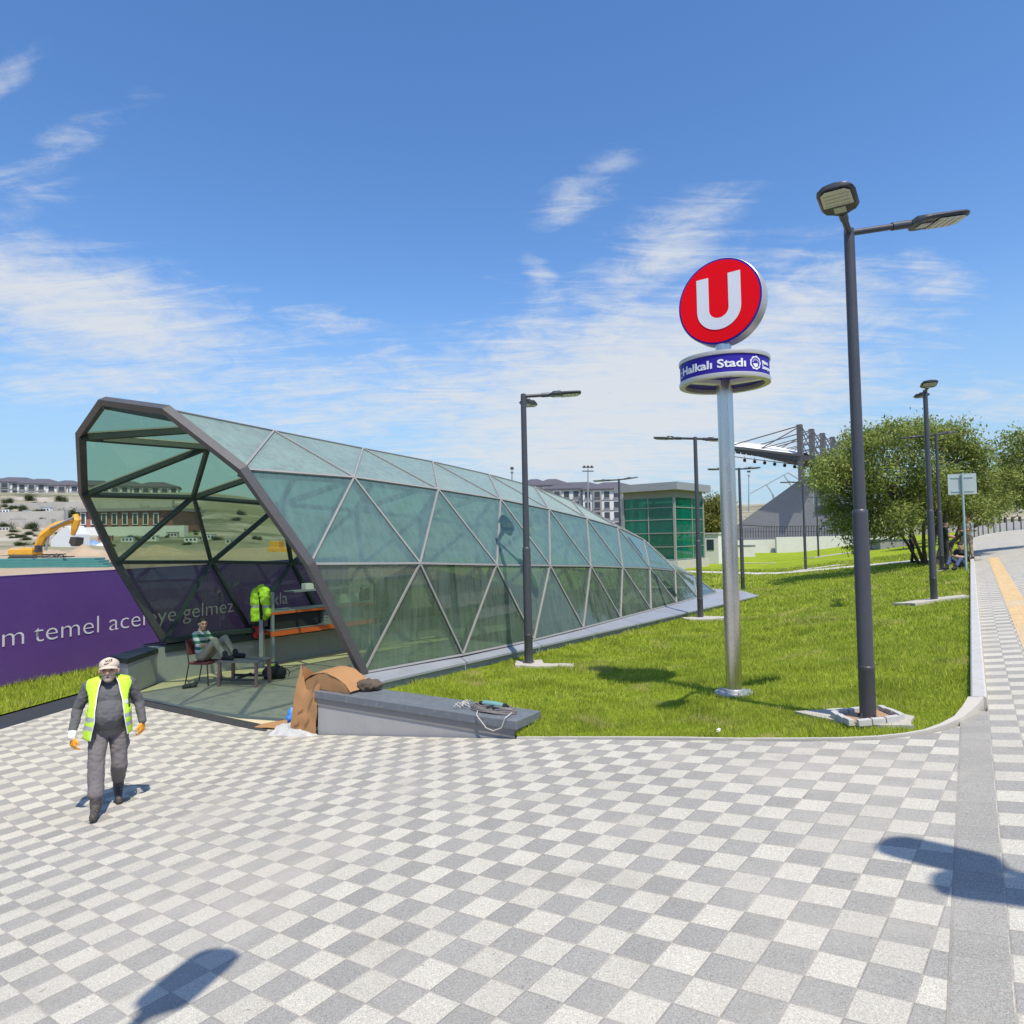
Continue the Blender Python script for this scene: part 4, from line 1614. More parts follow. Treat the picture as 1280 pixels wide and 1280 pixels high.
def hand_prims(W, d, side, palm, curl=0.5, mi=4, k=1.0):
    """palm with four unequal bent fingers and a thumb leaving its side; d: along the hand, side: towards the thumb, palm: the way the palm faces"""
    W, d, side, palm = Vector(W), Vector(d).normalized(), Vector(side).normalized(), Vector(palm).normalized()
    out = []
    for i in range(3):
        s = (i - 1) * .024 * k
        out.append(('c', W + side * s * .7 + d * .01, W + d * .085 * k + side * s * 1.15, .017 * k, .0155 * k, mi))
    for i, ln in enumerate((.040, .045, .042, .032)):
        s = (1.5 - i) * .0215 * k
        b = W + d * .085 * k + side * s
        d1 = (d * cos(curl * .7) + palm * sin(curl * .7)).normalized()
        d2 = (d * cos(curl * 1.7) + palm * sin(curl * 1.7)).normalized()
        m_ = b + d1 * ln * k
        out.append(('c', b, m_, .0100 * k, .0092 * k, mi))
        out.append(('c', m_, m_ + d2 * ln * .85 * k, .0092 * k, .0078 * k, mi))
    b = W + d * .022 * k + side * .030 * k
    t1 = (d * .72 + side * .62 + palm * .25).normalized()
    m_ = b + t1 * .042 * k
    out.append(('c', b, m_, .0130 * k, .0105 * k, mi))
    out.append(('c', m_, m_ + (d * .9 + side * .15 + palm * .35).normalized() * .034 * k, .0105 * k, .0085 * k, mi))
    return out


def head_prims(H, yaw=0.0, nod=0.0, mi=0, beard=None, k=1.0):
    """head looking along -Y before yaw/nod"""
    R = Matrix.Rotation(yaw, 3, 'Z') @ Matrix.Rotation(nod, 3, 'X')
    H = Vector(H)

    def q(x, y, z):
        return H + R @ Vector((x, y, z)) * k
    out = [('e', q(0, .012, .025), (.076 * k, .096 * k, .092 * k), R, mi),
           ('e', q(0, -.022, -.045), (.060 * k, .072 * k, .078 * k), R, mi),
           ('e', q(0, -.062, -.098), (.034 * k, .028 * k, .024 * k), R, mi if beard is None else beard),
           ('c', q(0, -.094, .010), q(0, -.112, -.032), .0095 * k, .0155 * k, mi),
           ('c', q(-.014, -.100, -.036), q(.014, -.100, -.036), .0095 * k, .0095 * k, mi),
           ('c', q(-.038, -.078, .026), q(-.012, -.088, .022), .012 * k, .011 * k, mi),
           ('c', q(.038, -.078, .026), q(.012, -.088, .022), .012 * k, .011 * k, mi),
           ('e', q(-.040, -.066, -.024), (.022 * k, .020 * k, .020 * k), R, mi),
           ('e', q(.040, -.066, -.024), (.022 * k, .020 * k, .020 * k), R, mi),
           ('c', q(-.020, -.086, -.066), q(.020, -.086, -.066), .0085 * k, .0085 * k, mi),
           ('c', q(-.018, -.083, -.079), q(.018, -.083, -.079), .0085 * k, .0085 * k, mi),
           ('e', q(-.080, .008, -.008), (.011 * k, .020 * k, .032 * k), R, mi),
           ('e', q(.080, .008, -.008), (.011 * k, .020 * k, .032 * k), R, mi)]
    return out, q, R


def face_parts(parent, q, R, k=1.0, mouth=True):
    for sx in (-1, 1):
        mb = MB()
        mb.ellipsoid(q(sx * .031, -.0865, .006), (.013 * k, .008 * k, .0065 * k), 10, 6, 0, R)
        part('eye', mb, M['eye'], parent, smooth=True)
    mb = MB()
    for sx in (-1, 1):
        mb.tube([q(sx * .014, -.0985, .026), q(sx * .032, -.094, .031), q(sx * .048, -.078, .026)], .0045 * k, 6)
    part('eyebrows', mb, M['hair_dark'] if mouth else M['hair_grey'], parent)
    mb = MB()
    mb.tube([q(-.022, -.0885, -.0725), q(0, -.0945, -.0735), q(.022, -.0885, -.0725)], .0032 * k, 6)
    part('mouth_line', mb, M['chair_red'], parent)


def shoe_prims(ank, toe, mi=3, r=.047, heel=None):
    ank, toe = Vector(ank), Vector(toe)
    f = (toe - ank)
    f.z = 0
    f.normalize()
    hl = Vector(heel) if heel else Vector((ank.x, ank.y, toe.z)) - f * .045
    return [('c', ank + Vector((0, 0, .07)), ank, .058, .056, mi), ('c', ank, hl, .054, .042, mi),
            ('c', hl, toe, .040, .036, mi), ('c', ank, toe + Vector((0, 0, .018)), .046, .034, mi),
            ('c', hl + Vector((0, 0, -.012)), toe + Vector((0, 0, -.010)), .036, .032, mi)]


# ---------------- walking worker
WX, WY = -4.285, 7.36
WZ = h_plaza(WX, WY)
wk = thing('person', 'person walking in a yellow hi-vis vest, beige cap and orange work gloves', 'person', (WX, WY, WZ), radians(28))
bi = lambda x, y: h_plaza(*(Vector((WX, WY)) + Matrix.Rotation(radians(28), 2) @ Vector((x, y)))) - WZ
zR, zL = bi(-.10, -.42), bi(.08, .20)
hipR, hipL = (-.095, 0, .93), (.095, .01, .93)
kR, kL = (-.115, -.16, .51 + zR * .6), (.100, -.04, .50 + zL * .6)
aR, aL = (-.110, -.27, .105 + zR), (.085, .25, .165 + zL)
tR, tL = (-.125, -.48, .055 + zR), (.095, .085, .050 + zL)
shR, shL = (-.195, .01, 1.425), (.195, .01, 1.425)
eR, eL = (-.300, .06, 1.165), (.290, .08, 1.175)
wR, wL = (-.335, -.055, .945), (.325, -.010, .965)
torso = [('e', (0, -.055, 1.10), (.200, .180, .195), None, 1), ('e', (0, -.01, 1.28), (.195, .135, .175), None, 1),
         ('c', (-.13, .015, 1.40), (.13, .015, 1.40), .085, .085, 1), ('c', (0, .02, 1.44), (0, -.005, 1.49), .075, .062, 1),
         ('c', (-.185, .012, 1.415), (.185, .012, 1.415), .070, .070, 1), ('e', (0, -.02, .985), (.180, .150, .09), None, 1)]
legs = [('e', (0, .005, .925), (.172, .140, .115), None, 2),
        ('c', hipR, kR, .104, .082, 2), ('c', kR, (aR[0], aR[1] + .02, aR[2] + .12), .084, .074, 2),
        ('c', hipL, kL, .104, .082, 2), ('c', kL, (aL[0], aL[1] - .02, aL[2] + .12), .084, .072, 2),
        ('c', (kR[0], kR[1] - .01, kR[2] - .10), (aR[0], aR[1] + .005, aR[2] + .14), .078, .078, 2),
        ('e', (-.165, -.05, .74), (.035, .06, .075), None, 2), ('e', (.165, -.01, .74), (.035, .06, .075), None, 2)]
arms = [('c', shR, eR, .066, .055, 1), ('c', eR, wR, .056, .044, 1), ('c', shL, eL, .066, .055, 1), ('c', eL, wL, .056, .044, 1)]
HK = 1.15
hp, hq0, hR = head_prims((0, -.050, 1.600), radians(-4), radians(-9), 0, 5, HK)
hq = hq0
neck = [('c', (0, .005, 1.47), (0, -.025, 1.56), .058, .056, 0)]
cuff = [('c', Vector(wR) + (Vector(wR) - Vector(eR)).normalized() * .005, Vector(wR) + (Vector(wR) - Vector(eR)).normalized() * .055, .045, .042, 6)]
dR = Vector((.05, -.25, -1))
dL = Vector((-.05, -.15, -1))
hands = hand_prims(Vector(wR) + Vector((0, -.015, -.055)), dR, (.55, -.8, 0), (.8, .5, -.1), .75, 4, 1.08) + \
        hand_prims(Vector(wL) + Vector((0, -.005, -.015)), dL, (-.55, -.8, 0), (-.8, .5, -.1), .75, 4, 1.08)
boots = shoe_prims(aR, tR) + shoe_prims(aL, tL)
allp = torso + legs + arms + hp + neck + cuff + hands + boots


def stub(fc, fm):
    # grey stubble over jaw and upper lip
    q0 = np.array(hq(0, -.05, -.075))
    d_ = np.linalg.norm((fc - q0) / np.array([.075, .07, .052]), axis=1)
    fm = fm.copy()
    fm[(fm == 0) & (d_ < 1) & (fc[:, 2] < q0[2] + .035)] = 5
    return fm


body = skin_figure('body', allp, ['skin', 'sweater', 'trousers', 'boot', 'glove', 'stubble', 'white'], 0.0072, wk, .0075, stub, 3)
face_parts(wk, hq, hR, HK, mouth=False)
# hair at the sides
mb = MB()
for sx in (-1, 1):
    mb.ellipsoid(hq(sx * .068, .03, .01), (.020, .045, .040), 12, 8, 0, hR)
mb.ellipsoid(hq(0, .085, .0), (.060, .030, .050), 12, 8, 0, hR)
part('hair', mb, M['hair_grey'], wk, smooth=True)
# cap: crown, visor, button, emblem
mb = MB()
vs, fs = [], []
seg, rg = 28, 8
for i in range(rg + 1):
    th = (pi / 2) * i / rg
    for k in range(seg):
        ph = 2 * pi * k / seg
        r_ = sin(th)
        vs.append(hq(.088 * r_ * cos(ph), .012 + .110 * r_ * sin(ph), .038 + .080 * cos(th) ** .75 * (1 - .10 * sin(ph))))
vs += [hq(.084 * cos(2 * pi * k / seg), .012 + .106 * sin(2 * pi * k / seg), .030) for k in range(seg)]
for i in range(rg + 1):
    for k in range(seg):
        fs.append((i * seg + k, i * seg + (k + 1) % seg, (i + 1) * seg + (k + 1) % seg, (i + 1) * seg + k))
mb.add(vs, fs)
capo = part('cap', mb, M['cap'], wk, smooth=True)
mb = MB()
top_, n = [], 16
for k in range(n + 1):
    a = radians(212 + 116 * k / n)
    for f in (0, 1):
        rr = 1.0 + f * .50 * sin(pi * k / n) ** .6
        x, y = .086 * cos(a) * (1 + .12 * f), .012 + .108 * sin(a) * rr
        top_.append(hq(x, y, .036 - f * .018 - .012 * (x / .09) ** 2))
vs = top_ + [v + hR @ Vector((0, 0, -.006)) for v in top_]
m_ = len(top_)
fs = []
for k in range(n):
    fs += [(2 * k, 2 * k + 2, 2 * k + 3, 2 * k + 1), (m_ + 2 * k, m_ + 2 * k + 1, m_ + 2 * k + 3, m_ + 2 * k + 2), (2 * k + 1, 2 * k + 3, m_ + 2 * k + 3, m_ + 2 * k + 1)]
mb.add(vs, fs)
part('visor', mb, M['cap'], capo, smooth=True)


def on_cap(x, z):
    """point on the front of the cap"""
    ny = sqrt(max(0.0, 1 - (x / .088) ** 2))
    zz_ = max(0.0, (z - .040)) / .088
    return hq(x, .012 - .112 * ny * sqrt(max(.05, 1 - zz_ ** 2.2)) - .002, z)


mb = MB()
sw_ = [(-.036, .066), (-.030, .056), (-.018, .054), (0.0, .060), (.040, .078), (0.0, .068), (-.016, .064), (-.026, .064)]
mb.add([on_cap(x, z) for x, z in sw_], [(0, 1, 2, 7), (7, 2, 3, 6), (6, 3, 4, 5)])
tm = text_mesh('NIKE', .034, 0.0, 'CENTER', .0015)
for v in tm.vertices:
    v.co = on_cap(v.co.x * .8 + .004, .080 + v.co.y * .9 + v.co.x * .12)
link_mesh('cap_lettering', tm, M['black_cloth'], capo)
part('cap_emblem', mb, M['black_cloth'], capo)
# open vest: a lofted shell round the torso with arm holes, tape bands and white piping
VL = [(.84, .215, .200, -.03), (.93, .222, .205, -.035), (1.03, .222, .212, -.045), (1.12, .218, .208, -.048), (1.21, .212, .185, -.035),
      (1.30, .216, .160, -.012), (1.38, .228, .138, .004), (1.45, .236, .116, .012), (1.495, .205, .100, .012), (1.525, .105, .076, .010)]
vz_ = [v[0] for v in VL]


def vest_pt(th, z, out=0.0):
    rx, ry, cy = (float(np.interp(z, vz_, [v[k] for v in VL])) for k in (1, 2, 3))
    e = 0.82
    c_, s_ = cos(th), sin(th)
    x = (rx + out) * (abs(c_) ** e) * (1 if c_ > 0 else -1)
    y = cy + (ry + out) * (abs(s_) ** e) * (1 if s_ > 0 else -1)
    fl = max(0.0, 1.05 - z) * (0.16 if x < 0 else 0.05)
    n_f = mnoise.noise(Vector((th * 2.6, z * 5.5, 2.0))) * .007 + mnoise.noise(Vector((th * 6.0, z * 14, 5.0))) * .004
    x += (fl + n_f) * (1 if x > 0 else -1)
    return Vector((x, y, z - .02 * (fl > .02)))


def open_ang(z, side):
    """half-opening angle from the front (-90 deg) at height z"""
    g = np.interp(z, [.84, 1.0, 1.15, 1.30, 1.40, 1.525], [.120, .115, .105, .095, .082, .05]) if side < 0 else np.interp(z, [.84, 1.0, 1.15, 1.30, 1.40, 1.525], [.165, .150, .135, .110, .088, .05])
    rx = float(np.interp(z, vz_, [v[1] for v in VL]))
    return asin(min(.95, g / rx)) ** 1.0


mb = MB()
NZ, NT_ = 44, 72
vs = []
for i in range(NZ + 1):
    for k in range(NT_ + 1):
        f = k / NT_
        z0 = .865 + .045 * sin(pi * f)
        z = z0 + (1.525 - z0) * i / NZ
        t0 = -pi / 2 + open_ang(z, 1)
        t1 = 3 * pi / 2 - open_ang(z, -1)
        vs.append(vest_pt(t0 + (t1 - t0) * f, z))
fs, ms = [], []
for i in range(NZ):
    for k in range(NT_):
        a = i * (NT_ + 1) + k
        c = (vs[a] + vs[a + NT_ + 2]) / 2
        if 1.16 < c.z < 1.44 and abs(c.x) > float(np.interp(c.z, [1.16, 1.26, 1.36, 1.44], [.200, .184, .200, .232])):
            continue
        fs.append((a, a + 1, a + NT_ + 2, a + NT_ + 1))
        zt = c.z - .02 * abs(c.x)
        ms.append(1 if (.955 < zt < 1.005 or 1.055 < zt < 1.105) else 0)
me = bpy.data.meshes.new('safety_vest')
me.from_pydata(vs, [], fs)
me.materials.append(M['hivis'])
me.materials.append(M['reflective'])
me.polygons.foreach_set('material_index', ms)
bm = bmesh.new()
bm.from_mesh(me)
bmesh.ops.delete(bm, geom=[v for v in bm.verts if not v.link_faces], context='VERTS')
bmesh.ops.recalc_face_normals(bm, faces=bm.faces)
bmesh.ops.solidify(bm, geom=bm.faces[:], thickness=.006)
for f in bm.faces:
    f.smooth = True
bm.to_mesh(me)
bm.free()
vm_ = me
mb = MB()
for side in (1, -1):
    pts = []
    for i in range(24):
        z = .875 + (1.522 - .875) * i / 23
        th = -pi / 2 + open_ang(z, 1) if side > 0 else 3 * pi / 2 - open_ang(z, -1)
        pts.append(vest_pt(th, z, .004))
    mb.tube(pts, .0055, 6)
part('piping', mb, M['sign_white'], wk)
vo = bpy.data.objects.new('safety_vest', vm_)
COL.objects.link(vo)
vo.parent = wk
wk.scale = (.95, .95, .905)
mb = MB()
bp_ = vest_pt(-pi / 2 + open_ang(1.24, 1) + .22, 1.24, .007)
mb.box(bp_, (.035, .006, .045), 0, Matrix.Rotation(radians(38), 3, 'Z'))
part('badge', mb, M['sign_white'], wk)


# ---------------- other people
def standing(name_label, loc, rz, mats, arms_pose='phone', k=1.0, lean=0.0, hair=True, voxel=.014):
    r = thing('person', name_label, 'person', loc, rz)
    sR, sL = (-.185, .01, 1.42), (.185, .01, 1.42)
    if arms_pose == 'phone':
        eR_, wR_, eL_, wL_ = (-.23, -.02, 1.14), (-.09, -.24, 1.10), (.23, 0, 1.14), (.12, -.22, 1.06)
    elif arms_pose == 'crossed':
        eR_, wR_, eL_, wL_ = (-.24, -.06, 1.17), (.08, -.19, 1.18), (.24, -.06, 1.17), (-.07, -.22, 1.14)
    else:
        eR_, wR_, eL_, wL_ = (-.25, .03, 1.14), (-.25, -.06, .90), (.25, .03, 1.14), (.25, -.05, .90)
    pr = [('e', (0, -.01, 1.10), (.155, .115, .18), None, 1), ('e', (0, 0, 1.28), (.175, .12, .17), None, 1),
          ('c', (-.16, .01, 1.41), (.16, .01, 1.41), .065, .065, 1), ('e', (0, 0, .95), (.155, .125, .12), None, 2),
          ('c', (-.09, 0, .92), (-.11, -.03, .50), .085, .062, 2), ('c', (-.11, -.03, .50), (-.12, .02, .12), .062, .05, 2),
          ('c', (.09, 0, .92), (.11, -.02, .50), .085, .062, 2), ('c', (.11, -.02, .50), (.12, .03, .12), .062, .05, 2),
          ('c', sR, eR_, .058, .047, 1), ('c', eR_, wR_, .044, .034, 0), ('c', sL, eL_, .058, .047, 1), ('c', eL_, wL_, .044, .034, 0),
          ('c', (0, .01, 1.45), (0, -.02, 1.55), .055, .052, 0)]
    h_, q_, R_ = head_prims((0, -.035, 1.61), 0, radians(20 if arms_pose == 'phone' else 5))
    for (e_, w_, sx) in ((eR_, wR_, 1), (eL_, wL_, -1)):
        dd = Vector(w_) - Vector(e_)
        side = Vector((sx, 0, .4)) if arms_pose != 'down' else Vector((sx * .4, -.9, 0))
        pr += hand_prims(w_, dd, side, (sx * .6, .3, -.4), .6, 0)
    pr += h_ + shoe_prims((-.12, .02, .10), (-.14, -.16, .045)) + shoe_prims((.12, .03, .10), (.15, -.15, .045))
    skin_figure('body', pr, mats, voxel, r, .005, None, 3)
    mb = MB()
    mb.ellipsoid(q_(0, .022, .045), (.084, .100, .082), 16, 10, 0, R_)
    part('hair', mb, M['hair_dark'], r, smooth=True)
    face_parts(r, q_, R_)
    r.scale = (k, k, k)
    return r


# seated man on a chair with his feet on a low table
CHX, CHY = -6.28, 14.10
TBX, TBY = -5.42, 13.92
TANG = atan2(TBX - CHX, -(TBY - CHY))               # turns -Y to the table
st = thing('person', 'person in a green and white striped shirt sitting with feet up on the low table', 'person', (CHX, CHY, 0), TANG)
pr = [('e', (0, .02, .56), (.165, .14, .11), None, 2), ('e', (0, .06, .72), (.165, .125, .16), None, 1), ('e', (0, .09, .90), (.18, .12, .15), None, 1),
      ('c', (-.155, .09, 1.00), (.155, .09, 1.00), .066, .066, 1),
      ('c', (-.09, -.02, .55), (-.15, -.34, .89), .090, .068, 2), ('c', (-.15, -.34, .89), (-.13, -.52, .60), .066, .056, 2),
      ('c', (.09, -.02, .55), (.15, -.36, .90), .090, .068, 2), ('c', (.15, -.36, .90), (.12, -.58, .60), .066, .056, 2),
      ('c', (-.175, .09, 1.0), (-.25, -.05, .80), .058, .048, 1), ('c', (-.25, -.05, .80), (-.09, -.20, .80), .042, .034, 0),
      ('c', (.175, .09, 1.0), (.25, -.04, .80), .058, .048, 1), ('c', (.25, -.04, .80), (.08, -.21, .82), .042, .034, 0),
      ('c', (0, .09, 1.04), (0, .06, 1.14), .055, .052, 0)]
h_, q_, R_ = head_prims((0, .035, 1.20), radians(-35), radians(4))
pr += h_
pr += hand_prims((-.08, -.20, .80), (1, -.3, .1), (0, -.2, 1), (.3, 1, 0), .7, 0) + hand_prims((.07, -.21, .82), (-1, -.3, .05), (0, -.2, 1), (-.3, 1, 0), .7, 0)
pr += shoe_prims((-.13, -.55, .56), (-.16, -.74, .545), 3) + shoe_prims((.12, -.61, .56), (.14, -.80, .545), 3)


def stripes(fc, fm):
    fm = fm.copy()
    band = np.floor((fc[:, 2] * 1.0 + fc[:, 0] * .10) / .062).astype(int) % 2
    fm[(fm == 1) & (band == 1)] = 4
    return fm


M['terrace'] = mat('terrace_render', (0.42, 0.40, 0.37), 0.9, 0, 0.2, .25, dirt=(0.30, 0.27, 0.22), dirt_amt=.7)
M['shirt_green'] = mat('shirt_green', (0.03, 0.15, 0.11), 0.9, 0, 0.1, 8)
M['shirt_white'] = mat('shirt_white', (0.55, 0.57, 0.56), 0.9, 0, 0.1, 8)
skin_figure('body', pr, ['skin', 'shirt_white', 'khaki', 'black_cloth', 'shirt_green'], .010, st, .006, stripes, 3)
mb = MB()
mb.ellipsoid(q_(0, .022, .045), (.082, .099, .080), 16, 10, 0, R_)
part('hair', mb, M['hair_dark'], st, smooth=True)
face_parts(st, q_, R_)
# chair
ch = thing('chair', 'dark metal frame chair with red seat under the seated man', 'chair', (CHX, CHY, 0), TANG)
mb = MB()
mb.box((0, -.02, .435), (.44, .43, .045))
part('seat', mb, M['chair_red'], ch, bevel=.012)
mb = MB()
mb.box((0, .245, .74), (.42, .035, .30), 0, Matrix.Rotation(radians(-9), 3, 'X'))
part('backrest', mb, M['chair_red'], ch, bevel=.012)
for sx in (-1, 1):
    mb = MB()
    mb.tube([(sx * .21, .20, .43), (sx * .215, .285, .0)], .012, 8)
    mb.tube([(sx * .21, .20, .43), (sx * .205, .275, .90)], .012, 8)
    part('leg', mb, M['digger_dark'], ch, smooth=True)
    mb = MB()
    mb.tube([(sx * .21, -.21, .43), (sx * .22, -.245, .0)], .012, 8)
    part('leg', mb, M['digger_dark'], ch, smooth=True)
# table
tb = thing('low_table', 'weathered low wooden table with pinkish legs, feet resting on it', 'table', (TBX, TBY, 0), TANG)
mb = MB()
for k in range(4):
    mb.box((0, -.02 + .0 + (k - 1.5) * .235, .488), (.56, .228, .024))
part('table_top', mb, M['table_top'], tb, bevel=.004)
for sx in (-1, 1):
    for sy in (-1, 1):
        mb = MB()
        mb.beam((sx * .235, sy * .41 - .02, 0), (sx * .225, sy * .40 - .02, .474), .055, .055, up=(0, 1, 0))
        part('leg', mb, M['wood_pink'], tb, bevel=.004)
mb = MB()
mb.beam((-.23, -.42, .14), (-.23, .38, .14), .03, .045)
mb.beam((.23, -.42, .14), (.23, .38, .14), .03, .045)
mb.beam((-.23, -.02, .17), (.23, -.02, .17), .03, .045)
part('stretcher', mb, M['digger_dark'], tb)
# shoe left on the floor
mb = MB()
me = fuse('shoe', [('c', (0, 0, .045), (0, -.20, .035), .045, .036, 0), ('c', (0, 0, .05), (0, .02, .085), .045, .042, 0), ('c', (0, -.1, .05), (0, -.18, .045), .045, .04, 0)], .01, 3)
me.materials.append(M['boot'])
for p_ in me.polygons:
    p_.use_smooth = True
so = bpy.data.objects.new('shoe', me)
COL.objects.link(so)
so.location = (-6.30, 13.72, 0.004)
so.rotation_euler = (0, 0, radians(-55))
tag(so, 'single dark shoe lying on the hall floor below the chair', 'shoe')

# ================================================================== INSIDE THE HALL
# post with hi-vis jacket
PX, PY = -5.72, 15.75
po = thing('steel_post', 'grey steel post with square foot standing by the rack in the hall', 'post', (PX, PY, 0))
mb = MB()
mb.box((0, 0, .90), (.09, .09, 1.8))
part('upright', mb, M['galv'], po, bevel=.006)
mb = MB()
mb.box((0, 0, .008), (.26, .26, .016))
mb.beam((-.05, 0, .02), (-.45, -.1, .02), .04, .03)
part('foot', mb, M['galv'], po)


def cloth_body(name, label, cat, loc, prims, voxel, mats, rz=0, folds=.02, recolor=None):
    me = fuse(name, prims, voxel, 4)
    for v in me.vertices:
        f = mnoise.noise(v.co * 9) + .5 * mnoise.noise(v.co * 21)
        v.co += v.normal * folds * f
    me.materials.clear()
    for x in mats:
        me.materials.append(M[x])
    for p_ in me.polygons:
        p_.use_smooth = True
        if recolor:
            p_.material_index = recolor(p_.center)
    o = bpy.data.objects.new(name, me)
    COL.objects.link(o)
    o.location = loc
    o.rotation_euler = (0, 0, rz)
    return tag(o, label, cat)


cloth_body('safety_jacket', 'yellow hi-vis jacket hung over the steel post', 'jacket', (PX, PY, 0),
           [('c', (-.10, -.02, 1.72), (.14, -.02, 1.74), .10, .10, 0), ('c', (-.12, -.06, 1.66), (-.13, -.06, 1.02), .11, .10, 0),
            ('c', (.14, -.06, 1.66), (.24, -.05, 1.22), .11, .075, 0), ('c', (.02, .05, 1.70), (.02, .06, 1.15), .13, .12, 0), ('c', (-.03, -.03, 1.80), (.06, -.03, 1.82), .07, .06, 0)],
           .018, ['hivis', 'black_cloth', 'reflective'], radians(-25), .022, lambda c: 1 if (0.0 < c.x < .075 and c.y < .02 and c.z < 1.7) or c.z < 1.05 else (2 if 1.36 < c.z < 1.41 else 0))
cloth_body('red_jacket', 'red cloth hanging behind the hi-vis jacket', 'jacket', (PX - .10, PY + .12, 0),
           [('c', (-.10, 0, 1.45), (-.08, 0, .72), .11, .09, 0), ('c', (-.12, .03, 1.30), (.05, .03, .80), .10, .09, 0)], .02, ['red_cloth'], radians(-20), .02)
# bag
bg_ = thing('tool_bag', 'black tool bag with a yellow rag on the hall floor', 'bag', (-4.98, 14.42, 0.004))
mb = MB()
me = fuse('bag', [('c', (-.13, 0, .13), (.13, 0, .13), .12, .12, 0), ('c', (-.12, 0, .06), (.14, 0, .06), .10, .09, 0), ('e', (0, 0, .2), (.16, .1, .1), None, 0)], .016, 3)
for v in me.vertices:
    v.co.z = max(0.0, v.co.z + .012 * mnoise.noise(v.co * 18))
me.materials.append(M['black_cloth'])
for p_ in me.polygons:
    p_.use_smooth = True
o = bpy.data.objects.new('bag_body', me)
COL.objects.link(o)
o.parent = bg_
mb = MB()
mb.tube([(-.10, -.03, .25), (-.06, -.05, .34), (.05, -.05, .35), (.10, -.03, .25)], .012, 8)
mb.tube([(.12, .02, .2), (.22, .02, .22), (.32, 0, .14), (.30, -.02, .05)], .010, 8)
part('handle', mb, M['black_cloth'], bg_, smooth=True)
mb = MB()
mb.ellipsoid((-.03, -.05, .285), (.06, .04, .028), 10, 6)
part('rag', mb, M['hivis'], bg_, smooth=True)
# storage rack along the far side
rk = thing('storage_rack', 'orange beamed storage rack with grey shelf along the hall side', 'rack', S(3.4, -2.6, -.7))
mb = MB()
for s_ in (2.05, 4.9):
    for w_ in (-2.85, -2.45):
        mb.beam(S(s_, w_, -.7), S(s_, w_, 1.0), .06, .06, up=SA)
part('upright', mb, M['galv'], rk, world=True)
mb = MB()
for z in (.06, .52):
    for w_ in (-2.86, -2.44):
        mb.beam(S(2.0, w_, z), S(4.95, w_, z), .05, .10 if z < .3 else .05)
part('beam', mb, M['orange_steel'], rk, world=True)
mb = MB()
mb.beam(S(2.05, -2.65, .135), S(4.9, -2.65, .135), .40, .02)
mb.beam(S(2.05, -2.65, .565), S(4.9, -2.65, .565), .46, .03)
mb.beam(S(2.6, -2.65, .97), S(4.9, -2.65, .97), .40, .03)
part('shelf', mb, M['galv'], rk, world=True)
mb = MB()
mb.slab([S(2.15, -2.50, .15), S(3.3, -2.50, .15), S(3.3, -2.50, .50), S(2.15, -2.50, .50)], SB * -.3)
tag(part('crate', mb, M['black_cloth'], None), 'black crate on the lower shelf of the orange rack', 'crate')
mb = MB()
for k in range(5):
    a = .15 + .07 * k
    mb.slab([S(3.45, -2.48, a), S(4.6, -2.48, a), S(4.6, -2.48, a + .062), S(3.45, -2.48, a + .062)], SB * -.34)
tag(part('board_stack', mb, M['conc_grey'], None), 'stack of grey boards on the lower shelf beside the black crate', 'boards')
mb = MB()
mb.box(S(3.1, -2.62, 1.06), (.22, .18, .14), 0, Matrix.Rotation(radians(51), 3, 'Z'))
tag(part('carton', mb, M['white'], None, bevel=.004), 'small white carton on the top shelf of the rack', 'carton')
mb = MB()
mb.box(S(4.25, -2.62, .70), (.55, .25, .22), 0, Matrix.Rotation(radians(51), 3, 'Z'))
tag(part('carton', mb, M['pale_shirt'], None, bevel=.004), 'wide pale carton on the middle shelf of the rack', 'carton')
mb = MB()
mb.box(S(4.75, -2.60, .22), (.22, .2, .16), 0, Matrix.Rotation(radians(51), 3, 'Z'))
tag(part('carton', mb, M['cardboard'], None, bevel=.004), 'small brown carton at the end of the lower rack shelf', 'carton')

# ================================================================== HEAP BY THE WALL
cbd = thing('cardboard_sheet', 'crumpled brown cardboard leaning on the wall end, curled over its cap', 'cardboard', (-3.1, 10.05, 0))
wdir = Vector((wd.x, wd.y, 0))
wnn = Vector((wn.x, wn.y, 0))
A0 = Vector((WA.x, WA.y, 0))


def crumple(fn, nu, nv, thick, name, material, root, amp=.012, fr=7.0, seed=0):
    vs, fs = [], []
    for i in range(nu + 1):
        for j in range(nv + 1):
            q = Vector(fn(i / nu, j / nv))
            k = Vector((q.x * fr + seed, q.y * fr, q.z * fr))
            q += Vector((mnoise.noise(k), mnoise.noise(k + Vector((9, 0, 0))), mnoise.noise(k + Vector((0, 9, 0))))) * amp
            vs.append(q)
    for i in range(nu):
        for j in range(nv):
            a = i * (nv + 1) + j
            fs.append((a, a + 1, a + nv + 2, a + nv + 1))
    mb = MB()
    mb.add(vs, fs)
    me = mb.mesh(name, material)
    bm = bmesh.new()
    bm.from_mesh(me)
    bmesh.ops.solidify(bm, geom=bm.faces[:], thickness=thick)
    bm.to_mesh(me)
    bm.free()
    for p_ in me.polygons:
        p_.use_smooth = True
    try:
        me.set_sharp_from_angle(angle=radians(35))
    except Exception:
        pass
    o = bpy.data.objects.new(name, me)
    COL.objects.link(o)
    o.parent = root
    if root is not None:
        o.location = -Vector(root.location)
    return o


def cb_front(u, v):
    base = A0 - wdir * (.50 - .50 * u) - wnn * (.07 - .03 * u)
    top = .90 - .22 * sin(pi * min(1, u * 1.3)) * (1 if u < .77 else 1) + (.14 * max(0, 1 - u / .22))
    z = .06 + (top - .06) * v
    lean = wnn * (.12 * v * v) + wdir * (.10 * v * (1 - u))
    return base + lean + Vector((0, 0, z))


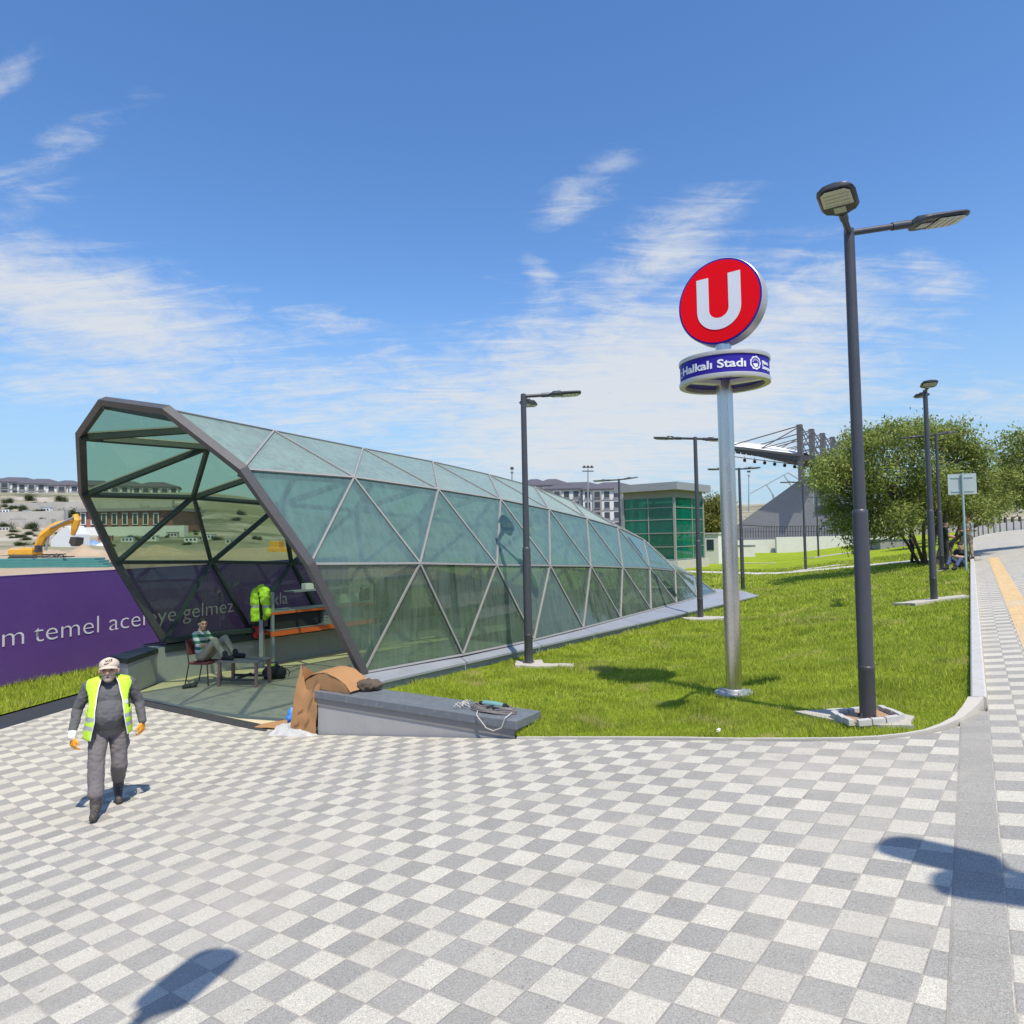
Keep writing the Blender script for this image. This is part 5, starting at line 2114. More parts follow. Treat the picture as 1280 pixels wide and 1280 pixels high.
crumple(cb_front, 16, 18, .006, 'front_panel', M['cardboard'], cbd, .016, 6)


def cb_over(u, v):
    # arches from the standing panel across the wall top
    a = u
    base = A0 - wdir * (.36 - .98 * a) + wnn * (.04 + .40 * v)
    z = .66 + .30 * sin(pi * (.14 + .80 * a)) ** .8 + .03 * v
    return base + Vector((0, 0, z))


crumple(cb_over, 20, 8, .008, 'curled_flap', M['cardboard'], cbd, .014, 7, 3)
def cb_inner(u, v):
    base = A0 - wdir * (.30 - .90 * u) + wnn * (.05)
    z0 = .60 if u < .25 else .712
    z1 = .66 + .28 * sin(pi * (.14 + .80 * u)) ** .8
    return base + Vector((0, 0, z0 + (z1 - z0) * v))
crumple(cb_inner, 16, 5, .006, 'side_flap', M['cardboard'], cbd, .008, 6, 5)


def cb_side(u, v):
    base = A0 - wdir * (.50 - .06 * u) - wnn * (.07 - .45 * u)
    return base + Vector((0, 0, .05 + (.98 - .35 * u) * v)) + wdir * (.16 * v) + wnn * .1 * v


crumple(cb_side, 8, 12, .006, 'back_panel', M['cardboard'], cbd, .014, 6, 8)
# printed marks
for (u0, v0) in ((.62, .52), (.22, .46), (.55, .18), (.15, .14), (.70, .80)):
    mb = MB()
    for k in range(7):
        u_ = u0 + .028 * k
        q = [cb_front(u_, v0 + .018 * k - .02) - wnn * .022, cb_front(u_ + .018, v0 + .018 * k - .02) - wnn * .022,
             cb_front(u_ + .018, v0 + .018 * k + .03) - wnn * .022, cb_front(u_, v0 + .018 * k + .03) - wnn * .022]
        mb.add(q, [(0, 1, 2, 3)])
    part('print_mark', mb, M['cardboard_print'], cbd, world=True)
# flap on the ground
mb = MB()


def gflap(u, v):
    p = Vector((-3.98, 10.62, 0)) + Vector((.62, -.28, 0)) * u + Vector((.10, .36, 0)) * v * (0.4 + .6 * u)
    return p + Vector((0, 0, .02 + .10 * v * u + .03 * u))


tag(crumple(gflap, 10, 8, .006, 'cardboard_flap', M['cardboard'], None, .010, 6), 'flat brown cardboard piece on the paving beside the threshold', 'cardboard')


def plast(u, v):
    p = A0 - wdir * (.80 - .86 * u) - wnn * (.26 - .22 * v - .05 * sin(pi * u))
    return p + Vector((0, 0, .012 + .19 * v * (0.35 + .65 * sin(pi * min(1, .15 + u * .8)))))


tag(crumple(plast, 26, 10, .004, 'plastic_sheet', M['plastic_sheet'], None, .035, 13), 'white crumpled plastic sheet around the foot of the cardboard', 'plastic sheet')
me = fuse('b', [('e', (0, 0, .12), (.11, .10, .12), None, 0), ('e', (.05, .02, .22), (.08, .06, .08), None, 0), ('e', (-.05, 0, .2), (.05, .05, .09), None, 0)], .014, 2)
for v in me.vertices:
    v.co += v.normal * .03 * mnoise.noise(v.co * 17)
me.materials.append(M['blue_bag'])
for p_ in me.polygons:
    p_.use_smooth = True
o = bpy.data.objects.new('plastic_bag', me)
COL.objects.link(o)
o.location = A0 - wdir * .66 + wnn * .12 + Vector((0, 0, .08))
tag(o, 'bright blue plastic bag tucked beside the cardboard', 'bag')
# dark bundle behind the cardboard on the wall cap
me = fuse('b', [('e', (0, 0, .08), (.16, .10, .09), None, 0), ('e', (.10, .03, .07), (.10, .09, .075), None, 0)], .014, 2)
for v in me.vertices:
    v.co += v.normal * .025 * mnoise.noise(v.co * 19)
    v.co.z = max(v.co.z, 0)
me.materials.append(M['bark'])
for p_ in me.polygons:
    p_.use_smooth = True
o = bpy.data.objects.new('net_bundle', me)
COL.objects.link(o)
o.location = A0 + wdir * .66 + wnn * .32 + Vector((0, 0, .706))
tag(o, 'dark brown bundle of netting on the wall cap behind the cardboard', 'bundle')

# cable coil and grinder on the wall cap
cc = thing('cable_coil', 'coil of grey cable lying on the slate wall cap', 'cable', (0, 0, 0))
CO = Vector((WB.x, WB.y, .716)) - wdir * .48 + wn.to_3d() * .24
cc.location = CO
mb = MB()
for lp_ in range(6):
    pts = []
    rx, ry = .34 - .02 * lp_ + random.uniform(-.02, .02), .15 - .012 * lp_
    for k in range(29):
        a = 2 * pi * k / 28
        q = wdir * (rx * cos(a) + random.uniform(-.006, .006)) + wnn * (ry * sin(a) + random.uniform(-.004, .004)) + Vector((0, 0, .004 + .011 * lp_ + .006 * sin(3 * a + lp_)))
        pts.append(q)
    mb.tube(pts, .0085, 6)
mb.tube([wdir * .30 + Vector((0, 0, .05)), wdir * .12 - wnn * .10 + Vector((0, 0, .07)), wdir * -.10 - wnn * .05 + Vector((0, 0, .06)), wdir * -.28 + wnn * .06 + Vector((0, 0, .03))], .009, 6)
part('coil', mb, M['cable'], cc, smooth=True)
mb = MB()
mb.tube([wdir * -.10 - wnn * .20 + Vector((0, 0, .02)), wdir * -.04 - wnn * .300 + Vector((0, 0, .0)), wdir * .10 - wnn * .305 + Vector((0, 0, -.13)), wdir * .20 - wnn * .305 + Vector((0, 0, -.15)), wdir * .32 - wnn * .305 + Vector((0, 0, -.10)), wdir * .36 - wnn * .295 + Vector((0, 0, .012)), wdir * .33 - wnn * .10 + Vector((0, 0, .03))], .007, 6)
for k in range(9):
    a = random.uniform(0, 6.28)
    q = wdir * (-.42 + random.uniform(-.05, .05)) + wnn * random.uniform(-.14, .06) + Vector((0, 0, .015))
    mb.tube([q, q + Vector((.07 * cos(a), .07 * sin(a), .05)), q + Vector((.12 * cos(a + .8), .10 * sin(a + .8), .01))], .006, 5)
part('loose_end', mb, M['cable_pale'], cc, smooth=True)
gr = thing('angle_grinder', 'pale teal power tool lying on the coiled cable', 'power tool', CO + Vector((0, 0, .075)))
mb = MB()
mb.tube([wdir * -.14 - wnn * .02, wdir * -.10 - wnn * .02, wdir * .10 - wnn * .03, wdir * .17 - wnn * .03], [.030, .038, .038, .030], 14)
part('motor_body', mb, M['tool_teal'], gr, smooth=True)
mb = MB()
mb.tube([wdir * .17 - wnn * .03, wdir * .20 - wnn * .03], [.036, .034], 14)
mb.tube([wdir * -.14 - wnn * .02, wdir * -.19 - wnn * .02], [.026, .022], 12)
mb.tube([wdir * -.03 - wnn * .10 + Vector((0, 0, -.03)), wdir * .04 - wnn * .08 + Vector((0, 0, -.01)), wdir * .09 - wnn * .10 + Vector((0, 0, -.03))], .022, 10)
part('grip', mb, M['black_cloth'], gr, smooth=True)

# a white scrap at the lawn's edge
g_ = hit(898, 918, h_lawn)
me = fuse('s', [('e', (0, 0, .025), (.022, .016, .022), None, 0), ('e', (.014, .004, .040), (.014, .014, .012), None, 0)], .006, 2)
for v in me.vertices:
    v.co += v.normal * .006 * mnoise.noise(v.co * 60)
me.materials.append(M['white'])
o = bpy.data.objects.new('paper_scrap', me)
COL.objects.link(o)
o.location = g_ + Vector((0, 0, .01))
tag(o, 'tiny white paper scrap in the grass near the paving edge', 'litter')

# ================================================================== FOLIAGE
def leaf_cloud(clumps, n, size, seed=0, shell=0.55, droop=0.25, sprig=7):
    """many small pointed leaves grouped in sprigs, spread through the given clumps (centre, radius)"""
    r_ = np.random.default_rng(seed)
    cs = np.array([c for c, _ in clumps], float)
    rr = np.array([r for _, r in clumps], float)
    p = rr ** 2.2
    p /= p.sum()
    ns = max(1, n // sprig)
    idx = r_.choice(len(cs), ns, p=p)
    d = r_.normal(size=(ns, 3))
    d /= np.linalg.norm(d, axis=1)[:, None]
    rad = shell + (1 - shell) * r_.random(ns) ** .8
    rad *= 1 + .16 * r_.normal(size=ns)
    ctr = cs[idx] + d * (rr[idx] * rad)[:, None] * np.array([1, 1, .78])
    ctr = np.repeat(ctr, sprig, axis=0)
    dd = np.repeat(d, sprig, axis=0)
    m = len(ctr)
    pos = ctr + r_.normal(size=(m, 3)) * size * 1.15
    ax = dd * .7 + r_.normal(size=(m, 3)) * .8
    ax[:, 2] -= droop
    ax /= np.linalg.norm(ax, axis=1)[:, None]
    nn = r_.normal(size=(m, 3)) + np.array([0, 0, 1.1])
    sd = np.cross(ax, nn)
    sd /= np.linalg.norm(sd, axis=1)[:, None] + 1e-9
    L = size * (0.7 + .6 * r_.random(m))[:, None]
    W = L * .36
    up = np.cross(sd, ax)
    v0 = pos - ax * L * .5
    v1 = pos + sd * W * .5 + up * L * .05
    v2 = pos + ax * L * .5 - up * L * .06
    v3 = pos - sd * W * .5 + up * L * .05
    V = np.stack([v0, v1, v2, v3], 1).reshape(-1, 3)
    return V


def quads_mesh(name, V, material, tri=False):
    k = 3 if tri else 4
    me = bpy.data.meshes.new(name)
    nv = len(V)
    nf = nv // k
    me.vertices.add(nv)
    me.vertices.foreach_set('co', V.astype(np.float32).ravel())
    me.loops.add(nv)
    me.loops.foreach_set('vertex_index', np.arange(nv, dtype=np.int32))
    me.polygons.add(nf)
    me.polygons.foreach_set('loop_start', np.arange(0, nv, k, dtype=np.int32))
    me.polygons.foreach_set('loop_total', np.full(nf, k, dtype=np.int32))
    me.materials.append(material)
    me.update(calc_edges=True)
    return me


def tree(name, label, cat, base, stems, clumps, n, size, leaf='leaf', group=None, seed=0, branch=True, **kw):
    base = Vector(base)
    r = thing(name, label, cat, base, 0, group)
    cl = [(Vector(c) - base, rd) for c, rd in clumps]
    me = quads_mesh('crown', leaf_cloud(cl, n, size, seed, **kw), M[leaf])
    o = bpy.data.objects.new('crown', me)
    COL.objects.link(o)
    o.parent = r
    mb = MB()
    rnd = random.Random(seed)
    tips = []
    for (b0, b1, r0, r1) in stems:
        b0, b1 = Vector(b0), Vector(b1)
        pts, rs = [], []
        for k in range(6):
            f = k / 5
            q = b0 + (b1 - b0) * f + Vector((rnd.uniform(-1, 1), rnd.uniform(-1, 1), 0)) * .05 * sin(pi * f) * (b1 - b0).length * .4
            pts.append(q)
            rs.append(r0 + (r1 - r0) * f)
        mb.tube(pts, rs, 8)
        tips += [(pts[3], rs[3]), (pts[4], rs[4]), (pts[5], rs[5])]
    if branch:
        for c, rd in cl:
            tp, tr = min(tips, key=lambda t: (t[0] - c).length + (0.6 if t[0].z > c.z else 0))
            mid = (tp + c) / 2 + Vector((rnd.uniform(-.2, .2), rnd.uniform(-.2, .2), -.05))
            mb.tube([tp, mid, c], [tr * .6, tr * .4, tr * .15], 5)
            for _ in range(3):
                dv = Vector((rnd.uniform(-1, 1), rnd.uniform(-1, 1), rnd.uniform(-.4, .9))).normalized()
                mb.tube([mid, c + dv * rd * .8], [tr * .3, tr * .08], 4)
    part('trunk', mb, M['bark'], r, smooth=True)
    return r


# ---- the multi-stemmed tree on the lawn and its neighbour
TZ = 27.5
tb_ = hit(1163, 707, h_lawn)
clumps = []
rn = random.Random(3)
for (px, py, rp) in ((1045, 588, 22), (1040, 606, 16), (1068, 568, 22), (1066, 600, 30), (1092, 556, 24), (1098, 592, 28), (1118, 542, 20), (1138, 548, 24), (1150, 540, 20),
                     (1140, 580, 30), (1176, 550, 24), (1200, 538, 16), (1196, 568, 27), (1222, 566, 22), (1216, 596, 27), (1182, 602, 28), (1100, 630, 34), (1050, 636, 22),
                     (1056, 656, 17), (1040, 655, 10), (1078, 655, 22), (1125, 648, 26), (1150, 640, 28), (1180, 640, 26), (1208, 636, 26), (1232, 640, 18), (1158, 612, 28), (1128, 618, 28),
                     (1030, 580, 10), (1062, 676, 9), (1036, 628, 10), (1110, 664, 14), (1090, 668, 12), (1070, 684, 7)):
    dz_ = rn.uniform(-1.5, 1.8)
    zz_ = TZ + dz_
    clumps.append((P(px, py, zz_), rp * .92 * zz_ / FPX))
for k in range(44):                                  # outer sprays that break the outline
    a = rn.uniform(-.05, pi + .15)
    rr_ = rn.uniform(.88, 1.06)
    zz_ = TZ + rn.uniform(-2.0, 2.0)
    clumps.append((P(1136 + 112 * rr_ * cos(a), 612 - 78 * rr_ * sin(a), zz_), rn.uniform(6, 12) * zz_ / FPX))
stems = []
for (px0, px1, py1, r0) in ((1146, 1112, 640, .075), (1152, 1128, 622, .08), (1160, 1150, 600, .085), (1165, 1170, 590, .09), (1172, 1190, 605, .085), (1178, 1212, 625, .075), (1168, 1160, 560, .07)):
    g = hit(px0, 706, h_lawn)
    b0 = Vector((g.x, g.y + rn.uniform(-.3, .3), h_lawn(g.x, g.y) - .1))
    stems.append((b0 - tb_, P(px1, py1, TZ + rn.uniform(-.8, .8)) - tb_, r0, r0 * .35))
tree('broadleaf_tree', 'wide multi-stemmed tree with an olive green crown on the lawn, people in its shade', 'tree', tb_, stems, clumps, 44000, 0.155, 'leaf', seed=5, shell=.55)
# next tree, reaching in from the right
t2 = Vector(pathpt(34, -1.3)).to_3d()
t2.z = h_lawn(t2.x, t2.y)
clumps = []
for (px, py, rp) in ((1262, 552, 13), (1278, 548, 16), (1255, 572, 14), (1272, 580, 20), (1262, 598, 18), (1250, 600, 14), (1282, 605, 22), (1300, 570, 34), (1300, 600, 34), (1252, 625, 16), (1240, 632, 14), (1262, 588, 14)):
    zz_ = 29.5 + rn.uniform(-1.2, 1.2)
    clumps.append((P(px, py, zz_), rp * 1.05 * zz_ / FPX))
tree('broadleaf_tree', 'olive green tree with open crown at the right edge beyond the multi-stemmed tree', 'tree', t2,
     [((0, 0, -.1), P(1262, 620, 30) - t2, .11, .06), ((.1, .2, -.1), P(1285, 590, 30) - t2, .10, .05)], clumps, 12000, 0.16, 'leaf', seed=9, shell=.35)
# street trees following the pavement into the distance
proto = None
for k in range(9):
    t_ = 46 + 7.0 * k
    q = pathpt(t_, -1.6 - .5 * (k % 2))
    z = h_lawn(q.x, q.y) if t_ < 58 else h_plaza(q.x, q.y)
    lab = ['first', 'second', 'third', 'fourth', 'fifth', 'sixth', 'seventh', 'eighth', 'farthest'][k] + ' of the small round street trees following the distant fence'
    if proto is None:
        cl = [(Vector((rn.uniform(-1.1, 1.1), rn.uniform(-1.1, 1.1), rn.uniform(2.0, 3.9))), rn.uniform(.7, 1.1)) for _ in range(11)]
        proto = tree('street_tree', lab, 'tree', (0, 0, 0), [((0, 0, -.1), (0, 0, 2.4), .10, .06)], cl, 5200, 0.24, 'leaf_bright', 'street trees along the distant fence', 21)
        o = proto
    else:
        o = copy_tree(proto)
        o['label'] = lab
    o.location = (q.x, q.y, z)
    o.rotation_euler = (0, 0, k * 1.3)
    o.scale = [1.02 + .12 * (k % 3)] * 3
# fence of dark posts and pale panels along the pavement edge
fr_ = thing('fence', 'low fence of pale panels between dark posts along the far pavement edge', 'fence', Vector(pathpt(44, -.35)).to_3d())
for k in range(34):
    q = pathpt(44 + 1.7 * k, -.35)
    q2 = pathpt(44 + 1.7 * (k + 1), -.35)
    z, z2 = h_plaza(q.x, q.y), h_plaza(q2.x, q2.y)
    mb = MB()
    mb.beam((q.x, q.y, z - .1), (q.x, q.y, z + 1.25), .16, .16, up=(0, 1, 0))
    part('fence_post', mb, M['digger_dark'], fr_, world=True)
    mb = MB()
    mb.slab([(q.x, q.y, z + .05), (q2.x, q2.y, z2 + .05), (q2.x, q2.y, z2 + .8), (q.x, q.y, z + .8)], (.03, -.03, 0))
    part('fence_panel', mb, M['concrete'], fr_, world=True)

# ---- people in the shade of the tree
def on_lawn(px, py):
    g = hit(px, py, h_lawn)
    return (g.x, g.y, g.z)


g = on_lawn(1151, 704)
standing('person standing in dark clothes among the tree stems, left of the others', (g[0], g[1] + .6, h_lawn(g[0], g[1] + .6)), radians(60), ['skin', 'navy', 'black_cloth', 'black_cloth'], 'down', 1.0)
g = on_lawn(1183, 706)
standing('person standing in black looking down at a phone right of the tree stems', g, radians(70), ['skin', 'black_cloth', 'black_cloth', 'black_cloth'], 'phone', .98)
g = on_lawn(1212, 702)
standing('person standing in a pale shirt with folded arms behind the pale road sign post', g, radians(-80), ['skin', 'pale_shirt', 'tan_cloth', 'black_cloth'], 'crossed', 1.03)
# one sits on the grass
g = on_lawn(1203, 711)
ps = thing('person', 'person sitting on the grass in dark top and blue jeans near the kerb', 'person', g, radians(-60))
pr = [('e', (0, 0, .14), (.17, .16, .13), None, 2), ('e', (0, .02, .34), (.16, .12, .17), None, 1), ('e', (0, -.01, .52), (.175, .12, .14), None, 1), ('c', (-.15, -.02, .60), (.15, -.02, .60), .065, .065, 1),
      ('c', (-.09, -.05, .13), (-.16, -.42, .38), .085, .062, 2), ('c', (-.16, -.42, .38), (-.14, -.66, .09), .06, .05, 2), ('c', (.09, -.05, .13), (.16, -.42, .36), .085, .062, 2),
      ('c', (.16, -.42, .36), (.14, -.68, .09), .06, .05, 2), ('c', (-.17, -.02, .60), (-.23, -.20, .40), .055, .046, 1), ('c', (-.23, -.20, .40), (-.12, -.40, .44), .04, .033, 0),
      ('c', (.17, -.02, .60), (.23, -.20, .40), .055, .046, 1), ('c', (.23, -.20, .40), (.12, -.40, .43), .04, .033, 0), ('c', (0, -.01, .63), (0, -.05, .72), .055, .05, 0)]
h_, q_, R_ = head_prims((0, -.07, .78), 0, radians(22))
pr += h_ + hand_prims((-.12, -.40, .44), (.5, -.6, 0), (0, 0, 1), (.8, .3, 0), .6, 0) + hand_prims((.12, -.40, .43), (-.5, -.6, 0), (0, 0, 1), (-.8, .3, 0), .6, 0)
pr += shoe_prims((-.14, -.68, .08), (-.15, -.86, .04)) + shoe_prims((.14, -.70, .08), (.15, -.88, .04))
skin_figure('body', pr, ['skin', 'black_cloth', 'denim', 'black_cloth'], .014, ps, .005, None, 3)
mb = MB()
mb.ellipsoid(q_(0, .022, .045), (.084, .100, .082), 16, 10, 0, R_)
part('hair', mb, M['hair_dark'], ps, smooth=True)
face_parts(ps, q_, R_)

# ---- road sign seen from behind
g = Vector(pathpt(19.0, -.02))
rs = thing('road_sign', 'pale square road sign seen from behind on a thin post beside the kerb', 'road sign', (g.x, g.y, h_plaza(g.x, g.y)))
mb = MB()
mb.lathe([(.034, -.1), (.034, 3.15)], 12)
part('post', mb, M['teal_pole'], rs, smooth=True)
mb = MB()
R_ = Matrix.Rotation(radians(-24), 3, 'Z')
mb.box(R_ @ Vector((0, .055, 2.80)), (.78, .006, .66), 0, R_)
for z in (2.58, 3.02):
    mb.box(R_ @ Vector((0, .045, z)), (.60, .020, .04), 0, R_)
mb.box(R_ @ Vector((0, .040, 2.8)), (.03, .02, .62), 0, R_)
part('sign_plate', mb, M['sign_back'], rs, bevel=.002)

# ---- low concrete block behind the tree and other low walls on the lawn
def low_wall(name, label, cat, px0, px1, py_top, py_bot, depth, thick, material, capm=None):
    a, b = P(px0, py_bot, depth), P(px1, py_bot, depth)
    top = P((px0 + px1) / 2, py_top, depth).z
    base = min(a.z, b.z) - .3
    r = thing(name, label, cat, (a + b) / 2)
    mb = MB()
    d = (b - a).normalized()
    n = Vector((-d.y, d.x, 0)) * thick
    mb.prism([(a.x, a.y), (b.x, b.y), (b.x + n.x, b.y + n.y), (a.x + n.x, a.y + n.y)], base, top - (.08 if capm else 0))
    part('wall_body', mb, M[material], r, world=True)
    if capm:
        mb = MB()
        k = .05
        mb.prism([(a.x - d.x * k - n.x * .05, a.y - .05), (b.x + d.x * k, b.y - .05), (b.x + n.x + d.x * k, b.y + n.y + .05), (a.x + n.x - d.x * k, a.y + n.y + .05)], top - .078, top)
        part('wall_cap', mb, M[capm], r, world=True)
    return r


low_wall('low_wall', 'low grey concrete block on the lawn behind the tree stems', 'wall', 1101, 1143, 674, 695, 52, 2.5, 'conc_grey', 'cap_stone')
low_wall('low_wall', 'small pale block with dark cap on the lawn right of the steel sign pole', 'wall', 884, 944, 682, 692, 66, 2.0, 'stone_white', 'cap_stone')
low_wall('boundary_wall', 'long white boundary wall below the grandstand railing', 'wall', 900, 970, 675, 692, 79, .4, 'stone_white')
low_wall('boundary_wall', 'taller white boundary wall stretch beneath the grandstand, running behind the tree', 'wall', 971, 1120, 670, 689, 78, .4, 'stone_white')
# railing above the boundary wall
rl = thing('railing', 'dark metal railing in front of the grandstand end wall', 'railing', P(985, 672, 80))
mb = MB()
for k in range(40):
    px = 925 + k * 3.3
    mb.beam(P(px, 672, 80), P(px, 657.5 + 3 * sin(min(1, max(0, (965 - px) / 40)) * 1.5), 80), .05, .05)
mb.beam(P(925, 656, 80), P(965, 658.5, 80), .12, .10)
mb.beam(P(965, 658.5, 80), P(1055, 656.5, 80), .07, .07)
mb.beam(P(925, 665, 80), P(1055, 664, 80), .05, .05)
part('bars', mb, M['digger_dark'], rl, world=True)

# ================================================================== GRANDSTAND
gs = thing('grandstand', 'concrete stadium grandstand with sloping end wall and white cantilever roof', 'grandstand', P(1000, 690, 110))
GA = Vector((.63, .776, 0))          # along the stand, receding
GC = Vector((-.776, .63, 0))         # towards the pitch
G0 = P(1009, 690, 110)
G0.z = 0


def GP(s, c, z):
    return G0 + GA * s + GC * c + Vector((0, 0, EYE + z))


mb = MB()
prof = [(-9, -2.6), (12.5, -2.6), (12.5, 1.2), (11.3, 1.5), (0.2, 8.9), (-1.2, 8.9), (-1.2, 4.5), (-9, 4.5)]
mb.slab([GP(0, c, z) for c, z in prof], GA * .5)
part('end_wall', mb, M['conc_grey'], gs, world=True)
mb = MB()
for k in range(12):
    c0, z0 = 11.0 - .9 * k, 1.2 + .60 * k
    mb.slab([GP(.52, c0, -2.6), GP(.52, c0 - .9, -2.6), GP(.52, c0 - .9, z0), GP(.52, c0, z0)], GA * 40)
part('terraces', mb, M['conc_grey'], gs, world=True)
mb = MB()
mb.slab([GP(.3, -9, 1.7), GP(.3, -1.25, 1.7), GP(.3, -1.25, 2.0), GP(.3, -9, 2.0)], GA * -.25)
for (c0, z0, wd_, hh) in ((-2.2, 5.2, 0, 0),):
    pass
part('floor_band', mb, M['pale_shirt'], gs, world=True)
mb = MB()
for c0 in (-1.5, -4.2, -6.6):
    f_ = [GP(-.02, c0, 5.0 - 2.2), GP(-.02, c0 - 1.9, 5.0 - 2.2), GP(-.02, c0 - 1.9, 4.2), GP(-.02, c0, 4.2)]
    m1 = MB()
    m1.slab(f_, GA * -.06)
    part('window', m1, M['win_dark'], gs, world=True)
mb = MB()
mb.slab([GP(-2, 11.6, 14.9), GP(-2, 0.0, 12.3), GP(-2, -3.0, 11.7), GP(-2, -3.0, 11.2), GP(-2, 0, 11.3), GP(-2, 11.6, 14.2)], GA * 42)
part('roof_deck', mb, M['canopy_dark'], gs, world=True)
mb = MB()
mb.slab([GP(-2.1, 11.7, 14.92), GP(-2.1, -.3, 12.35), GP(-2.1, -.3, 12.05), GP(-2.1, 11.7, 14.5)], GA * -.12)
part('roof_fascia', mb, M['steel_grey'], gs, world=True)
# membrane vaults
mb = MB()
for b in range(6):
    vs, fs = [], []
    for i in range(9):
        for j in range(9):
            u, v = i / 8, j / 8
            z = 14.95 - 2.6 * u + .95 * sin(pi * v) * (.55 + .45 * sin(pi * min(1, u * .8 + .2)))
            vs.append(GP(-2 + 6.6 * b + 6.5 * v, 11.4 - 11.4 * u, z))
    for i in range(8):
        for j in range(8):
            a = i * 9 + j
            fs.append((a, a + 1, a + 10, a + 9))
    mb.add(vs, fs)
part('roof_membrane', mb, M['canopy_white'], gs, smooth=True, world=True)
for k in range(6):
    s_ = -1.6 + 6.4 * k
    mb = MB()
    mb.beam(GP(s_, 0, 8.0), GP(s_, 0, 17.1), .75, .85, up=GA)
    part('mast', mb, M['steel_grey'], gs, world=True)
    mb = MB()
    mb.beam(GP(s_, .2, 16.9), GP(s_, 11.2, 14.9), .16, .16)
    mb.beam(GP(s_, .2, 16.7), GP(s_, 6.2, 13.9), .14, .14)
    mb.beam(GP(s_, .2, 14.9), GP(s_, 6.2, 13.9), .12, .12)
    mb.beam(GP(s_, -.2, 16.9), GP(s_, -3.0, 11.6), .16, .16)
    mb.beam(GP(s_, 0, 16.9), GP(s_ + 6.4, 0, 13.0), .13, .13)
    mb.beam(GP(s_ + 6.4, 0, 16.9), GP(s_, 0, 13.0), .13, .13)
    mb.beam(GP(s_, 0, 14.9), GP(s_ + 3.2, 0, 12.9), .11, .11)
    part('stay_cables', mb, M['steel_grey'], gs, world=True)
mb = MB()
for k in range(13):
    mb.slab([GP(-1.9, 11.2 - .9 * k, 14.1 - .215 * k), GP(-1.9, 10.5 - .9 * k, 13.95 - .215 * k), GP(-1.9, 10.5 - .9 * k, 13.5 - .21 * k), GP(-1.9, 11.2 - .9 * k, 13.7 - .21 * k)], GA * .2)
part('stepped_soffit', mb, M['canopy_dark'], gs, world=True)
for k in range(7):
    mb = MB()
    q = GP(2 + 1.0 * k, 10.3 - 1.35 * k, 12.6 - .26 * k)
    mb.box(q, (.42, .42, .42), 0, Matrix.Rotation(.6, 3, 'X'))
    mb.beam(q, q + Vector((0, 0, .8)), .06, .06)
    part('floodlight', mb, M['digger_dark'], gs, world=True, bevel=.05)
mb = MB()
mb.tube([GP(2 + 1.0 * k, 10.8 - 1.35 * k, 13.1 - .26 * k) for k in range(-1, 8)], .07, 6)
part('light_rail', mb, M['steel_grey'], gs, world=True)
# opposite stand's roof edge far behind
fs_ = thing('far_canopy', 'thin far roof frame seen under the grandstand roof', 'roof', P(965, 600, 190))
mb = MB()
mb.beam(P(938, 617, 190), P(985, 591, 190), .25, .25)
mb.beam(P(958, 606, 190), P(966, 618, 190), .25, .25)
mb.beam(P(980, 594, 190), P(992, 612, 190), .25, .25)
mb.beam(P(985, 591, 190), P(1000, 600, 190), .25, .25)
mb.beam(P(966, 618, 190), P(975, 650, 190), .4, .4)
mb.beam(P(992, 612, 190), P(998, 650, 190), .4, .4)
part('truss', mb, M['galv'], fs_, world=True)

# ================================================================== EMERALD BOOTH
bc = P(845, 712, 45)
bc.z = 0.6
bo = thing('lift_booth', 'emerald green glazed lift booth with flat grey roof behind the hall tail', 'booth', bc)
LA_, LB_ = 4.5, 3.75
bx = [Vector((0, 0, 0)), SA * LA_, SA * LA_ - SB * LB_, -SB * LB_]
HB = 5.05
mb = MB()
mb.prism([(v.x * 1.0 + (-.25 if i in (0, 3) else .25) * SA.x + (.25 if i in (0, 1) else -.25) * SB.x, v.y + (-.25 if i in (0, 3) else .25) * SA.y + (.25 if i in (0, 1) else -.25) * SB.y) for i, v in enumerate(bx)], -.3, .55)
part('plinth', mb, M['conc_light'], bo)
mb = MB()
mb.prism([(v.x + (-.45 if i in (0, 3) else .45) * SA.x + (.45 if i in (0, 1) else -.45) * SB.x, v.y + (-.45 if i in (0, 3) else .45) * SA.y + (.45 if i in (0, 1) else -.45) * SB.y) for i, v in enumerate(bx)], HB + .12, HB + .62)
part('roof', mb, M['booth_roof'], bo)
mb = MB()
mb.prism([(v.x, v.y) for v in bx], HB - .35, HB + .118)
part('soffit_band', mb, M['wall_trim'], bo)
mb = MB()
for v in bx:
    mb.beam(v + Vector((0, 0, .55)), v + Vector((0, 0, HB - .35)), .14, .14, up=SA)
for z in (.62, 1.45, 2.35, 3.25, 4.05):
    for i in range(4):
        mb.beam(bx[i] + Vector((0, 0, z)), bx[(i + 1) % 4] + Vector((0, 0, z)), .07, .05)
for i in range(4):
    q = (bx[i] + bx[(i + 1) % 4]) / 2 if i % 2 else bx[i] * .4 + bx[(i + 1) % 4] * .6
    mb.beam(q + Vector((0, 0, .55)), q + Vector((0, 0, HB - .35)), .06, .06, up=SA)
part('glazing_frame', mb, M['cap_grey'], bo)
for i in range(4):
    for j in range(5):
        z0 = [.62, 1.45, 2.35, 3.25, 4.05][j]
        z1 = [1.45, 2.35, 3.25, 4.05, HB - .35][j]
        a, b = bx[i], bx[(i + 1) % 4]
        m1 = MB()
        m1.add([a + Vector((0, 0, z0)), b + Vector((0, 0, z0)), b + Vector((0, 0, z1)), a + Vector((0, 0, z1))], [(0, 1, 2, 3)])
        part('glass_pane', m1, M['glass_booth'], bo)
mb = MB()
cc_ = (bx[0] + bx[2]) / 2
